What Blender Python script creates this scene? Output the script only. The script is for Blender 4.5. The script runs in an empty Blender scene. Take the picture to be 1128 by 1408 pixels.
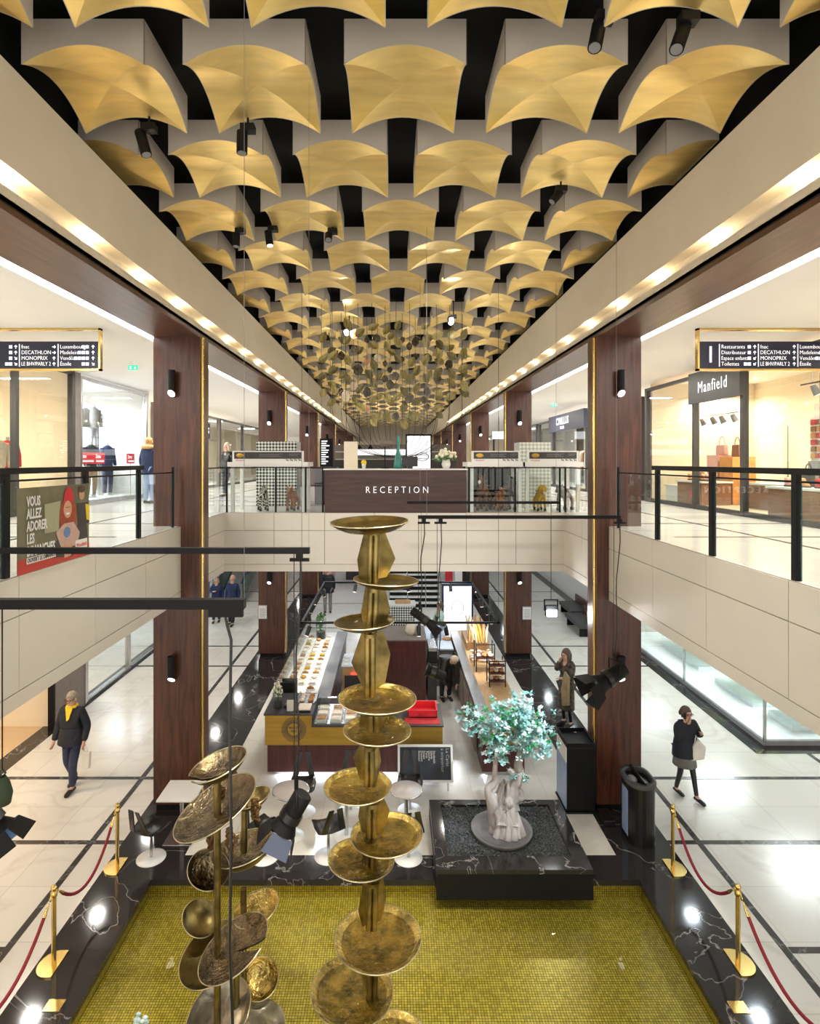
import bpy, bmesh, math, random
from mathutils import Vector, Matrix
random.seed(7)
C = bpy.context.scene.collection
SC = bpy.context.scene
PI = math.pi
# ------------------------------------------------------------------ camera, world, exposure
F = 798.0            # focal length in pixels of the 1128x1408 frame
ZC = 5.9             # camera height above the ground floor
VX, VY = 539.5, 634.0
cam = bpy.data.cameras.new('camera')
camo = bpy.data.objects.new('camera', cam); C.objects.link(camo)
camo.location = (0, 0, ZC); camo.rotation_euler = (PI / 2, 0, 0)
cam.sensor_fit = 'AUTO'; cam.sensor_width = 36.0; cam.lens = F / 1408 * 36
cam.shift_x = (564 - VX) / 1408; cam.shift_y = (VY - 704) / 1408
cam.clip_start = 0.05; cam.clip_end = 300
SC.camera = camo
w = bpy.data.worlds.new('world'); SC.world = w; w.use_nodes = True
w.node_tree.nodes['Background'].inputs[0].default_value = (1.0, 0.95, 0.87, 1)
w.node_tree.nodes['Background'].inputs[1].default_value = 1.22
SC.view_settings.view_transform = 'Standard'; SC.view_settings.look = 'None'
SC.view_settings.exposure = 0.55; SC.view_settings.gamma = 1.0
SC.view_settings.use_curve_mapping = False
try:
    SC.cycles.max_bounces = 7; SC.cycles.transparent_max_bounces = 16
    SC.cycles.diffuse_bounces = 4; SC.cycles.glossy_bounces = 4; SC.cycles.sample_clamp_indirect = 6
    SC.cycles.caustics_reflective = False; SC.cycles.caustics_refractive = False
except Exception: pass

def at(px, py, Y):   # picture position and depth -> point in the place
    return Vector(((px - VX) * Y / F, Y, ZC - (py - VY) * Y / F))

def area(name, loc, sx, sy, power, color=(1, .95, .86), rot=(0, 0, 0)):
    l = bpy.data.lights.new(name, 'AREA'); l.shape = 'RECTANGLE'; l.size = sx; l.size_y = sy
    l.energy = power; l.color = color
    o = bpy.data.objects.new(name, l); o.location = loc; o.rotation_euler = rot; C.objects.link(o); return o
def spot(name, loc, target, power, color, ang=40, blend=.4, r=.03):
    l = bpy.data.lights.new(name, 'SPOT'); l.energy = power; l.color = color
    l.spot_size = math.radians(ang); l.spot_blend = blend; l.shadow_soft_size = r
    o = bpy.data.objects.new(name, l); o.location = loc; C.objects.link(o)
    o.rotation_euler = (Vector(target) - Vector(loc)).to_track_quat('-Z', 'Y').to_euler(); return o
def point(name, loc, power, color=(1, .9, .75), r=.03):
    l = bpy.data.lights.new(name, 'POINT'); l.energy = power; l.color = color; l.shadow_soft_size = r
    o = bpy.data.objects.new(name, l); o.location = loc; C.objects.link(o); return o

WARM = (1, .88, .7); NEUT = (1, .95, .88); COOL = (.82, .92, 1)
# ground-floor gallery ceilings (level 3.55 m): ceiling light panels
for s, x, col in ((-1, -5.6, NEUT), (1, 5.7, COOL)):
    for y in (1, 3.2, 5.4, 7.6, 9.8, 12, 14.5, 17, 20, 23, 27, 32, 38):
        area('gallery_panel_light', (x + s * .5, y, 3.5), .22, .22, 14 if s < 0 else 10, col)
for x in (-1.8, 1.9):
    for y in (14.2, 17.6, 21.5, 26, 32, 38):
        area('bridge_panel_light', (x, y, 3.5), .25, .25, 22, (.9, .95, 1))
# upper galleries: ceiling panels
for x in (-5.8, 5.5):
    for y in (2.0, 6.0, 10, 14.5, 19, 24, 30, 37, 45, 54):
        area('upper_gallery_light', (x, y, 7.96), 1.2, .25, 62, (1, .96, .9))
# shop interiors
for x, y, z, p, col in ((-9.3, 6.5, 7.7, 130, WARM), (-9.3, 10.5, 7.7, 150, WARM), (-9.0, 15.5, 7.7, 240, (.86, .93, 1)), (-9.3, 21, 7.7, 150, NEUT), (-9.3, 28, 7.7, 150, NEUT),
                        (8.6, 8.5, 7.6, 110, (1, .87, .62)), (8.6, 12.0, 7.6, 120, (1, .87, .66)), (8.8, 15.8, 7.6, 110, (1, .87, .66)), (8.8, 20.5, 7.6, 140, NEUT), (8.8, 26, 7.6, 140, NEUT),
                        (-9.2, 9, 3.4, 170, (1, .8, .55)), (-9.2, 14.5, 3.4, 90, (1, .9, .8)), (-9.2, 20, 3.4, 110, COOL),
                        (9.3, 13.2, 3.4, 150, (.93, .98, 1)), (9.3, 16.5, 3.4, 150, (.93, .98, 1)), (9.3, 21, 3.4, 110, (.85, .95, 1)),
                        (0, 40, 7.6, 200, NEUT)):
    area('shop_light', (x, y, z), 1.3, 1.3, p * (1.15 if z > 5 else .6), col)

# ------------------------------------------------------------------ helpers
def woff(o):
    v = Vector((0, 0, 0))
    while o is not None: v += o.location; o = o.parent
    return v
def link(name, me, mats, parent=None):
    o = bpy.data.objects.new(name, me)
    for m in (mats if isinstance(mats, (list, tuple)) else [mats]): me.materials.append(m)
    C.objects.link(o)
    if parent is not None:
        off = woff(parent)
        if off.length > 1e-9: me.transform(Matrix.Translation(-off))
        o.parent = parent
    elif len(me.vertices):
        xs = [v.co for v in me.vertices]
        c = Vector(((min(v.x for v in xs) + max(v.x for v in xs)) / 2, (min(v.y for v in xs) + max(v.y for v in xs)) / 2, min(v.z for v in xs)))
        me.transform(Matrix.Translation(-c)); o.location = c
    return o
def tag(o, label=None, cat=None, group=None, kind=None):
    if label: o['label'] = label
    if cat: o['category'] = cat
    if group: o['group'] = group
    if kind: o['kind'] = kind
    return o
def thing(name, label, cat, loc=(0, 0, 0), group=None):
    o = bpy.data.objects.new(name, None); C.objects.link(o); o.location = loc; o.empty_display_size = .1
    return tag(o, label, cat, group)
def dup(root, loc=None, rotz=None, label=None, group=None):
    def cp(o, par):
        c = o.copy(); C.objects.link(c); c.parent = par
        for ch in list(o.children): cp(ch, c)
        return c
    r = cp(root, None)
    if loc is not None: r.location = loc
    if rotz is not None: r.rotation_euler = (0, 0, rotz)
    if label: r['label'] = label
    if group: r['group'] = group
    return r

class MB:
    def __init__(s): s.v = []; s.f = []; s.mi = []; s.sm = []; s.m = 0
    def add(s, vs, fs, smooth=False, M=None):
        n = len(s.v)
        for v in vs:
            v = Vector(v); s.v.append(M @ v if M is not None else v)
        for f in fs: s.f.append([n + i for i in f]); s.mi.append(s.m); s.sm.append(smooth)
        return s
    def box(s, x0, y0, z0, x1, y1, z1, M=None):
        x0, x1 = min(x0, x1), max(x0, x1); y0, y1 = min(y0, y1), max(y0, y1); z0, z1 = min(z0, z1), max(z0, z1)
        vs = [(x0, y0, z0), (x1, y0, z0), (x1, y1, z0), (x0, y1, z0), (x0, y0, z1), (x1, y0, z1), (x1, y1, z1), (x0, y1, z1)]
        return s.add(vs, [(0, 3, 2, 1), (4, 5, 6, 7), (0, 1, 5, 4), (1, 2, 6, 5), (2, 3, 7, 6), (3, 0, 4, 7)], False, M)
    def cbox(s, c, d, M=None):
        return s.box(c[0] - d[0] / 2, c[1] - d[1] / 2, c[2] - d[2] / 2, c[0] + d[0] / 2, c[1] + d[1] / 2, c[2] + d[2] / 2, M)
    def tube(s, pts, r, n=8, caps=True, smooth=True, flat=1.0):
        pts = [Vector(p) for p in pts]; rs = r if isinstance(r, (list, tuple)) else [r] * len(pts)
        vs = []; up = None
        for i, p in enumerate(pts):
            d = (pts[min(i + 1, len(pts) - 1)] - pts[max(i - 1, 0)])
            d = d.normalized() if d.length > 1e-9 else Vector((0, 0, 1))
            if up is None: up = Vector((0, 1, 0)) if abs(d.y) < .9 else Vector((1, 0, 0))
            a = d.cross(up); a = a.normalized() if a.length > 1e-6 else Vector((1, 0, 0))
            b = a.cross(d).normalized(); up = b
            for k in range(n):
                t = 2 * PI * k / n; vs.append(p + rs[i] * (math.cos(t) * a + flat * math.sin(t) * b))
        fs = []
        for i in range(len(pts) - 1):
            for k in range(n):
                k2 = (k + 1) % n; fs.append((i * n + k, i * n + k2, (i + 1) * n + k2, (i + 1) * n + k))
        s.add(vs, fs, smooth)
        if caps:
            s.add(vs[:n], [tuple(range(n))[::-1]]); s.add(vs[-n:], [tuple(range(n))])
        return s
    def lathe(s, prof, c=(0, 0, 0), n=24, M=None, smooth=True, a0=0, a1=2 * PI):
        full = abs(a1 - a0 - 2 * PI) < 1e-6; m = n if full else n + 1; vs = []
        for r, z in prof:
            for k in range(m):
                t = a0 + (a1 - a0) * k / n; vs.append((c[0] + r * math.cos(t), c[1] + r * math.sin(t), c[2] + z))
        fs = []
        for i in range(len(prof) - 1):
            for k in range(n):
                k2 = (k + 1) % m; fs.append((i * m + k, i * m + k2, (i + 1) * m + k2, (i + 1) * m + k))
        return s.add(vs, fs, smooth, M)
    def prism(s, poly, d, M=None):   # poly: 3d points, extruded by vector d
        n = len(poly); d = Vector(d); vs = [Vector(p) for p in poly] + [Vector(p) + d for p in poly]
        fs = [tuple(range(n))[::-1], tuple(range(n, 2 * n))] + [(i, (i + 1) % n, n + (i + 1) % n, n + i) for i in range(n)]
        return s.add(vs, fs, False, M)
    def ball(s, c, r, n=10, sc=(1, 1, 1), M=None):
        prof = [(max(1e-4, r * math.sin(PI * i / n)), -r * math.cos(PI * i / n)) for i in range(n + 1)]
        T = Matrix.Translation(Vector(c)) @ Matrix.Diagonal((sc[0], sc[1], sc[2], 1))
        if M is not None: T = M @ T
        return s.lathe(prof, (0, 0, 0), max(8, n), T)
    def mesh(s, name='mesh'):
        me = bpy.data.meshes.new(name); me.from_pydata([tuple(v) for v in s.v], [], s.f)
        me.polygons.foreach_set('material_index', s.mi); me.polygons.foreach_set('use_smooth', s.sm)
        me.update()
        bm = bmesh.new(); bm.from_mesh(me); bmesh.ops.recalc_face_normals(bm, faces=bm.faces); bm.to_mesh(me); bm.free()
        return me
    def build(s, name, mats, parent=None, bev=0):
        o = link(name, s.mesh(name), mats, parent)
        if bev:
            b = o.modifiers.new('bevel', 'BEVEL'); b.width = bev; b.segments = 2; b.limit_method = 'ANGLE'
        return o
def struct(name, mb, m, parent=None):
    o = mb.build(name, m, parent)
    if parent is None: o['kind'] = 'structure'
    return o
def B(x0, y0, z0, x1, y1, z1): return MB().box(x0, y0, z0, x1, y1, z1)

def text_verts(body, size, ext=.003, align='CENTER', spacing=1.0, shear=0, off=0):
    cu = bpy.data.curves.new('text', 'FONT'); cu.body = body; cu.size = size; cu.extrude = ext; cu.align_x = align; cu.align_y = 'CENTER'
    cu.space_character = spacing; cu.resolution_u = 2; cu.offset = off; cu.shear = shear
    o = bpy.data.objects.new('text', cu); me = bpy.data.meshes.new_from_object(o)
    vs = [v.co.copy() for v in me.vertices]; fs = [tuple(p.vertices) for p in me.polygons]
    bpy.data.objects.remove(o); bpy.data.curves.remove(cu); bpy.data.meshes.remove(me)
    return vs, fs
def text(mb, body, size, pos, face='front', sx=1.0, maxw=None, **k):
    vs, fs = text_verts(body, size, **k)
    if maxw:
        wd = max(v.x for v in vs) - min(v.x for v in vs)
        sx = min(sx, maxw / wd)
    R = {'front': Matrix.Rotation(PI / 2, 4, 'X'), 'right': Matrix.Rotation(PI / 2, 4, 'Z') @ Matrix.Rotation(PI / 2, 4, 'X'),   # faces +X
         'left': Matrix.Rotation(-PI / 2, 4, 'Z') @ Matrix.Rotation(PI / 2, 4, 'X'), 'up': Matrix.Identity(4)}[face] if isinstance(face, str) else face
    return mb.add(vs, fs, False, Matrix.Translation(Vector(pos)) @ R @ Matrix.Diagonal((sx, 1, 1, 1)))

# ------------------------------------------------------------------ materials (all procedural)
def nt(name):
    m = bpy.data.materials.new(name); m.use_nodes = True; t = m.node_tree; b = t.nodes['Principled BSDF']
    return m, t, b, t.nodes, t.links
def mat(name, col, rough=.5, metal=0, var=.08, scale=6, emit=0, spec=None, bump=0, bscale=40, ecol=None, coat=0, stretch=None):
    m, t, b, N, L = nt(name)
    tc = N.new('ShaderNodeTexCoord'); nz = N.new('ShaderNodeTexNoise'); nz.inputs['Scale'].default_value = scale; nz.inputs['Detail'].default_value = 5
    src = tc.outputs['Object']
    if stretch:
        mp = N.new('ShaderNodeMapping'); mp.inputs['Scale'].default_value = stretch; L.new(src, mp.inputs[0]); src = mp.outputs[0]
    L.new(src, nz.inputs['Vector'])
    r = N.new('ShaderNodeValToRGB'); r.color_ramp.elements[0].position = .3; r.color_ramp.elements[1].position = .7
    r.color_ramp.elements[0].color = tuple(max(0, c * (1 - var)) for c in col) + (1,)
    r.color_ramp.elements[1].color = tuple(min(1, c * (1 + var)) for c in col) + (1,)
    L.new(nz.outputs['Fac'], r.inputs[0]); L.new(r.outputs[0], b.inputs['Base Color'])
    b.inputs['Roughness'].default_value = rough; b.inputs['Metallic'].default_value = metal
    if spec is not None: b.inputs['Specular IOR Level'].default_value = spec
    if coat: b.inputs['Coat Weight'].default_value = coat; b.inputs['Coat Roughness'].default_value = .08
    if emit:
        b.inputs['Emission Color'].default_value = tuple(ecol or col) + (1,); b.inputs['Emission Strength'].default_value = emit
    if bump:
        n2 = N.new('ShaderNodeTexNoise'); n2.inputs['Scale'].default_value = bscale; n2.inputs['Detail'].default_value = 4; L.new(src, n2.inputs['Vector'])
        bp = N.new('ShaderNodeBump'); bp.inputs['Strength'].default_value = bump; bp.inputs['Distance'].default_value = .02
        L.new(n2.outputs['Fac'], bp.inputs['Height']); L.new(bp.outputs[0], b.inputs['Normal'])
    return m
def wood(name, c0, c1, axis='Z', rough=.32, scale=1.0):
    m, t, b, N, L = nt(name); tc = N.new('ShaderNodeTexCoord'); mp = N.new('ShaderNodeMapping')
    s = {'Z': (9, 9, .55), 'X': (.55, 9, 9), 'Y': (9, .55, 9)}[axis]
    mp.inputs['Scale'].default_value = tuple(q * scale for q in s); L.new(tc.outputs['Object'], mp.inputs[0])
    nz = N.new('ShaderNodeTexNoise'); nz.inputs['Scale'].default_value = 1.6; nz.inputs['Detail'].default_value = 9; nz.inputs['Roughness'].default_value = .62; nz.inputs['Distortion'].default_value = 1.1
    L.new(mp.outputs[0], nz.inputs['Vector'])
    r = N.new('ShaderNodeValToRGB'); r.color_ramp.elements[0].position = .32; r.color_ramp.elements[1].position = .68
    r.color_ramp.elements[0].color = c0 + (1,); r.color_ramp.elements[1].color = c1 + (1,)
    L.new(nz.outputs['Fac'], r.inputs[0]); L.new(r.outputs[0], b.inputs['Base Color']); b.inputs['Roughness'].default_value = rough
    return m
def marble(name, base, vein, dens=.5, scale=.6, rough=.1, width=.03, tile=None, tvar=.04, joint=None):
    m, t, b, N, L = nt(name); tc = N.new('ShaderNodeTexCoord'); mp = N.new('ShaderNodeMapping'); L.new(tc.outputs['Object'], mp.inputs[0])
    n1 = N.new('ShaderNodeTexNoise'); n1.inputs['Scale'].default_value = scale; n1.inputs['Detail'].default_value = 8; n1.inputs['Distortion'].default_value = 1.4
    L.new(mp.outputs[0], n1.inputs['Vector'])
    mt = N.new('ShaderNodeMath'); mt.operation = 'SUBTRACT'; mt.inputs[1].default_value = .5; L.new(n1.outputs['Fac'], mt.inputs[0])
    ab = N.new('ShaderNodeMath'); ab.operation = 'ABSOLUTE'; L.new(mt.outputs[0], ab.inputs[0])
    r = N.new('ShaderNodeValToRGB'); r.color_ramp.elements[0].position = 0; r.color_ramp.elements[1].position = width
    r.color_ramp.elements[0].color = (dens,) * 3 + (1,); r.color_ramp.elements[1].color = (0, 0, 0, 1); L.new(ab.outputs[0], r.inputs[0])
    n2 = N.new('ShaderNodeTexNoise'); n2.inputs['Scale'].default_value = 1.3; n2.inputs['Detail'].default_value = 3; L.new(mp.outputs[0], n2.inputs['Vector'])
    ms = N.new('ShaderNodeMath'); ms.operation = 'MULTIPLY'; L.new(r.outputs[0], ms.inputs[0]); L.new(n2.outputs['Fac'], ms.inputs[1])
    mx = N.new('ShaderNodeMix'); mx.data_type = 'RGBA'; mx.inputs[6].default_value = base + (1,); mx.inputs[7].default_value = vein + (1,)
    L.new(ms.outputs[0], mx.inputs[0]); out = mx.outputs[2]
    if tile:
        br = N.new('ShaderNodeTexBrick'); br.offset = 0; br.inputs['Scale'].default_value = 1; br.inputs['Brick Width'].default_value = tile[0]; br.inputs['Row Height'].default_value = tile[1]
        br.inputs['Mortar Size'].default_value = .006; br.inputs['Mortar Smooth'].default_value = .3
        br.inputs['Color1'].default_value = (1,) * 3 + (1,); br.inputs['Color2'].default_value = (1 - tvar,) * 3 + (1,); jc = joint if joint else .8; br.inputs['Mortar'].default_value = (jc,) * 3 + (1,)
        L.new(tc.outputs['Object'], br.inputs['Vector'])
        m2 = N.new('ShaderNodeMix'); m2.data_type = 'RGBA'; m2.blend_type = 'MULTIPLY'; m2.inputs[0].default_value = 1
        L.new(out, m2.inputs[6]); L.new(br.outputs['Color'], m2.inputs[7]); out = m2.outputs[2]
    L.new(out, b.inputs['Base Color']); b.inputs['Roughness'].default_value = rough
    return m
def glass(name, tint=(.93, .97, .96), refl=1.0, rough=0.0):
    m = bpy.data.materials.new(name); m.use_nodes = True; t = m.node_tree; N = t.nodes; L = t.links
    N.remove(N['Principled BSDF']); out = N['Material Output']
    tr = N.new('ShaderNodeBsdfTransparent'); tr.inputs[0].default_value = tint + (1,)
    gl = N.new('ShaderNodeBsdfGlossy'); gl.inputs['Roughness'].default_value = rough
    fr = N.new('ShaderNodeLayerWeight'); fr.inputs[0].default_value = .5
    pw = N.new('ShaderNodeMath'); pw.operation = 'POWER'; pw.inputs[1].default_value = 4.5; L.new(fr.outputs['Facing'], pw.inputs[0])
    ml = N.new('ShaderNodeMath'); ml.operation = 'MULTIPLY_ADD'; ml.inputs[1].default_value = .9 * min(1, refl); ml.inputs[2].default_value = .045 * refl; L.new(pw.outputs[0], ml.inputs[0]); ml.use_clamp = True
    mx = N.new('ShaderNodeMixShader'); L.new(ml.outputs[0], mx.inputs[0]); L.new(tr.outputs[0], mx.inputs[1]); L.new(gl.outputs[0], mx.inputs[2]); L.new(mx.outputs[0], out.inputs[0])
    return m, N, L, gl, fr
def emis(name, col, s, var=.05):
    return mat(name, col, .5, emit=s, var=var, ecol=col)

M = {}
M['wood'] = wood('dark_walnut_upright', (.033, .0085, .0042), (.125, .040, .020), 'Z')
M['woodx'] = wood('dark_walnut_level', (.024, .0085, .005), (.078, .030, .018), 'X')
M['woody'] = wood('dark_walnut_soffit', (.050, .018, .010), (.125, .052, .030), 'Y')
M['burg'] = wood('red_brown_panel', (.045, .010, .010), (.11, .028, .024), 'Z')
M['oak'] = wood('light_wood', (.42, .24, .10), (.62, .40, .20), 'Z', .45)
M['floor'] = marble('pale_marble_floor', (.77, .735, .67), (.46, .40, .32), .45, .55, .2, .05, (1.45, .93), .05, .72)
M['ufloor'] = marble('pale_marble_upper_floor', (.80, .78, .74), (.5, .45, .4), .4, .6, .2, .05, (1.3, 1.3), .03, .8)
M['stone'] = marble('kiosk_floor_stone', (.78, .74, .67), (.6, .55, .5), .5, .9, .18, .08, (1.3, 1.3), .04, .8)
M['dark'] = marble('black_veined_marble', (.026, .023, .024), (.75, .72, .70), .9, .62, .09, .0045, (1.25, 1.25), .3, .5)
M['line'] = marble('dark_stone_inlay', (.055, .05, .048), (.5, .5, .5), .6, 2, .15, .02)
M['panel'] = marble('cream_marble_panel', (.72, .67, .61), (.80, .74, .63), .5, .35, .22, .2)
M['joint'] = mat('panel_joint', (.32, .27, .22), .8)
M['fascia'] = mat('warm_white_plaster', (.80, .71, .57), .7, var=.03, scale=1.5)
M['white'] = mat('white_plaster', (.80, .78, .75), .7, var=.01, scale=2)
M['cream'] = mat('cream_shop_wall', (.80, .70, .54), .7, var=.03, scale=1.5)
M['black'] = mat('black_void', (.004, .004, .004), .9)
M['blackm'] = mat('satin_black_metal', (.007, .007, .008), .5, 0, spec=.2)
M['blackp'] = mat('black_plastic', (.010, .010, .011), .28)
M['steel'] = mat('brushed_steel', (.55, .55, .56), .25, 1)
M['whitem'] = mat('white_lacquer', (.82, .81, .79), .35, var=.01)
M['brass'] = mat('polished_brass', (.80, .57, .20), .22, 1, var=.06, scale=3)
M['brassb'] = mat('brushed_brass_panel', (.50, .31, .065), .38, 1, var=.14, scale=2, stretch=(.6, 6, 8))
M['aged'] = mat('aged_brass', (.24, .185, .07), .33, 1, var=.6, scale=5, bump=.2, bscale=14)
M['rimb'] = mat('pale_brass_rim', (.46, .40, .25), .3, .9, var=.3, scale=8)  # basin rims in a paler brass than the bowls
M['agedd'] = mat('dark_patina_bronze', (.19, .145, .085), .18, .95, var=.6, scale=7, bump=1, bscale=26)
M['hammer'] = mat('hammered_gold_basin', (.58, .44, .14), .2, 1, var=.65, scale=7, bump=1, bscale=30)
M['gold'] = mat('gold_leaf', (.90, .67, .26), .38, .75, var=.12, scale=2.0, stretch=(.8, 3.5, 3), bump=.05, bscale=5)
M['casing'] = mat('shaded_white_casing', (.50, .45, .39), .7, var=.04, scale=2)  # white boxes toned down to taupe, their shading is put into the colour
M['red'] = mat('red_velvet_rope', (.22, .005, .016), .7, var=.2, scale=40)
M['redp'] = mat('red_plastic', (.75, .03, .045), .4)
M['leafg'] = mat('teal_lit_leaf', (.26, .52, .50), .45, var=.5, scale=9)  # cyan tint of the tree's bluish light is put into the leaf colour
M['leafw'] = mat('aqua_lit_leaf_and_petal', (.62, .80, .80), .45, var=.3, scale=9)  # leaf tone with the bluish light painted in, also used for the ornament petals
M['bark'] = mat('pale_grey_bark', (.40, .36, .34), .85, var=.4, scale=7, bump=1.6, bscale=12, stretch=(1, 1, .3))
M['gravel'] = mat('dark_gravel', (.075, .08, .085), .25, var=.8, scale=50, bump=1, bscale=60)
M['stoneg'] = mat('grey_slate', (.13, .12, .125), .4, var=.25, scale=5)
M['skin'] = mat('skin', (.58, .33, .23), .5, var=.06)
M['glass'], *_ = glass('clear_glass', (.96, .985, .98))
M['glassg'], *_ = glass('green_edge_glass', (.30, .52, .50), 1.2)
M['led'] = emis('led_strip', (.93, .97, 1), 4.5)
M['lamp'] = emis('lamp_lens', (1, .94, .82), 2.5)
M['lampb'] = emis('bright_lamp_lens', (1, .97, .9), 120)
M['screen'] = emis('lit_white_screen', (.88, .90, .95), .7)
M['lit'] = emis('lit_letters', (.9, .9, .92), .8)
M['navy'] = mat('navy_sign_board', (.010, .013, .040), .35)
M['green'] = emis('green_exit_sign', (.02, .62, .26), .9)
def solid(name, col, rough=.7, **k): 
    M[name] = mat(name, col, rough, **k); return M[name]
solid('jacket', (.010, .012, .020), .75, var=.3); solid('denim', (.028, .035, .075), .8, var=.3); solid('navycloth', (.012, .022, .075), .8, var=.3)
solid('scarfy', (.85, .62, .03), .8, var=.12); solid('greyhair', (.30, .25, .19), .8, var=.3, scale=30); solid('brownhair', (.10, .065, .045), .7, var=.4, scale=30)
solid('shoe', (.012, .010, .010), .4); solid('greycloth', (.20, .19, .18), .85, var=.2); solid('tweed', (.075, .062, .045), .9, var=.9, scale=14)
solid('khaki', (.26, .20, .11), .85, var=.2); solid('canvas', (.74, .70, .62), .8, var=.06); solid('palegreen', (.50, .66, .55), .8); solid('beige', (.66, .54, .38), .8, var=.2)
solid('redcloth', (.55, .02, .03), .7, var=.2); solid('fur', (.50, .30, .12), .9, var=.5, scale=40); solid('brownleather', (.25, .10, .045), .4, var=.2)
solid('tan', (.58, .25, .07), .5, var=.15); solid('pink', (.62, .33, .28), .5); solid('grey', (.22, .22, .23), .5); solid('ceramic', (.80, .78, .74), .25, var=.03)
solid('crust', (.45, .22, .07), .7, var=.45, scale=14); solid('icing', (.82, .70, .58), .5, var=.15, scale=25); solid('goldfur', (.50, .30, .05), .9, var=.25, scale=20)
solid('brownfur', (.16, .065, .028), .9, var=.35, scale=20); solid('redfur', (.30, .10, .035), .9, var=.3, scale=20); solid('greyfur', (.17, .15, .14), .9, var=.35, scale=20)
solid('chalk', (.022, .026, .038), .6, var=.3); solid('blueglow', (.08, .18, .42), .4); solid('darkgrey', (.045, .042, .042), .5); solid('taupe', (.20, .165, .14), .6)
solid('leafyg', (.045, .15, .03), .6, var=.4, scale=12); solid('bloom', (.85, .80, .62), .6, var=.1)
# special materials: mosaic, water, zebra, checker
def mosaic():
    m, t, b, N, L = nt('olive_gold_mosaic'); tc = N.new('ShaderNodeTexCoord')
    outs = []
    br = N.new('ShaderNodeTexBrick'); br.offset = 0; br.inputs['Scale'].default_value = 1; br.inputs['Brick Width'].default_value = .033; br.inputs['Row Height'].default_value = .033
    br.inputs['Mortar Size'].default_value = .0035; br.inputs['Mortar Smooth'].default_value = .4; br.inputs['Bias'].default_value = -.1
    br.inputs['Color1'].default_value = (.66, .55, .10, 1); br.inputs['Color2'].default_value = (.38, .31, .045, 1); br.inputs['Mortar'].default_value = (.055, .04, .008, 1)
    mp = N.new('ShaderNodeMapping'); L.new(tc.outputs['Object'], mp.inputs[0])
    # walls: lay the pattern on whichever pair of axes the face spans
    ge = N.new('ShaderNodeNewGeometry'); sx = N.new('ShaderNodeSeparateXYZ'); L.new(ge.outputs['Normal'], sx.inputs[0])
    so = N.new('ShaderNodeSeparateXYZ'); L.new(mp.outputs[0], so.inputs[0])
    az = N.new('ShaderNodeMath'); az.operation = 'ABSOLUTE'; L.new(sx.outputs[2], az.inputs[0])
    up = N.new('ShaderNodeMath'); up.operation = 'GREATER_THAN'; up.inputs[1].default_value = .5; L.new(az.outputs[0], up.inputs[0])
    ax = N.new('ShaderNodeMath'); ax.operation = 'ABSOLUTE'; L.new(sx.outputs[0], ax.inputs[0])
    xw = N.new('ShaderNodeMath'); xw.operation = 'GREATER_THAN'; xw.inputs[1].default_value = .5; L.new(ax.outputs[0], xw.inputs[0])
    u = N.new('ShaderNodeMix'); L.new(xw.outputs[0], u.inputs[0]); L.new(so.outputs[0], u.inputs[2]); L.new(so.outputs[1], u.inputs[3])
    v = N.new('ShaderNodeMix'); L.new(up.outputs[0], v.inputs[0]); L.new(so.outputs[2], v.inputs[2]); L.new(so.outputs[1], v.inputs[3])
    cb = N.new('ShaderNodeCombineXYZ'); L.new(u.outputs[0], cb.inputs[0]); L.new(v.outputs[0], cb.inputs[1]); L.new(cb.outputs[0], br.inputs['Vector'])
    L.new(br.outputs['Color'], b.inputs['Base Color']); b.inputs['Roughness'].default_value = .3; b.inputs['Metallic'].default_value = .25
    return m
M['mosaic'] = mosaic()
def water():
    m, N, L, gl, fr = glass('shallow_water', (.90, .89, .74), 1.0)
    nz = N.new('ShaderNodeTexNoise'); nz.inputs['Scale'].default_value = 3.5; tc = N.new('ShaderNodeTexCoord'); L.new(tc.outputs['Object'], nz.inputs['Vector'])
    bp = N.new('ShaderNodeBump'); bp.inputs['Strength'].default_value = .12; bp.inputs['Distance'].default_value = .02; L.new(nz.outputs['Fac'], bp.inputs['Height'])
    L.new(bp.outputs[0], gl.inputs['Normal']); L.new(bp.outputs[0], fr.inputs['Normal'])
    return m
M['water'] = water()
def basinwater():
    m, N, L, gl, fr = glass('rippled_basin_water', (.80, .76, .52), 1.6, .03)
    nz = N.new('ShaderNodeTexNoise'); nz.inputs['Scale'].default_value = 26; nz.inputs['Detail'].default_value = 3; tc = N.new('ShaderNodeTexCoord'); L.new(tc.outputs['Object'], nz.inputs['Vector'])
    bp = N.new('ShaderNodeBump'); bp.inputs['Strength'].default_value = .7; bp.inputs['Distance'].default_value = .02; L.new(nz.outputs['Fac'], bp.inputs['Height'])
    L.new(bp.outputs[0], gl.inputs['Normal']); L.new(bp.outputs[0], fr.inputs['Normal'])
    return m
M['bwater'] = basinwater()
def checkm(name, c1, c2, scale):
    m, t, b, N, L = nt(name); tc = N.new('ShaderNodeTexCoord'); mp = N.new('ShaderNodeMapping'); mp.inputs['Rotation'].default_value = (0, PI / 4, 0); mp.inputs['Location'].default_value = (.013, .017, .011)
    L.new(tc.outputs['Object'], mp.inputs[0]); ch = N.new('ShaderNodeTexChecker'); ch.inputs['Scale'].default_value = scale
    ch.inputs[1].default_value = c1 + (1,); ch.inputs[2].default_value = c2 + (1,); L.new(mp.outputs[0], ch.inputs[0]); L.new(ch.outputs[0], b.inputs['Base Color']); b.inputs['Roughness'].default_value = .3
    return m
M['check'] = checkm('green_white_diamond_tile', (.80, .80, .76), (.02, .045, .035), 18)
M['checkp'] = checkm('pale_patterned_tile', (.80, .80, .74), (.42, .50, .44), 16)
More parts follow.
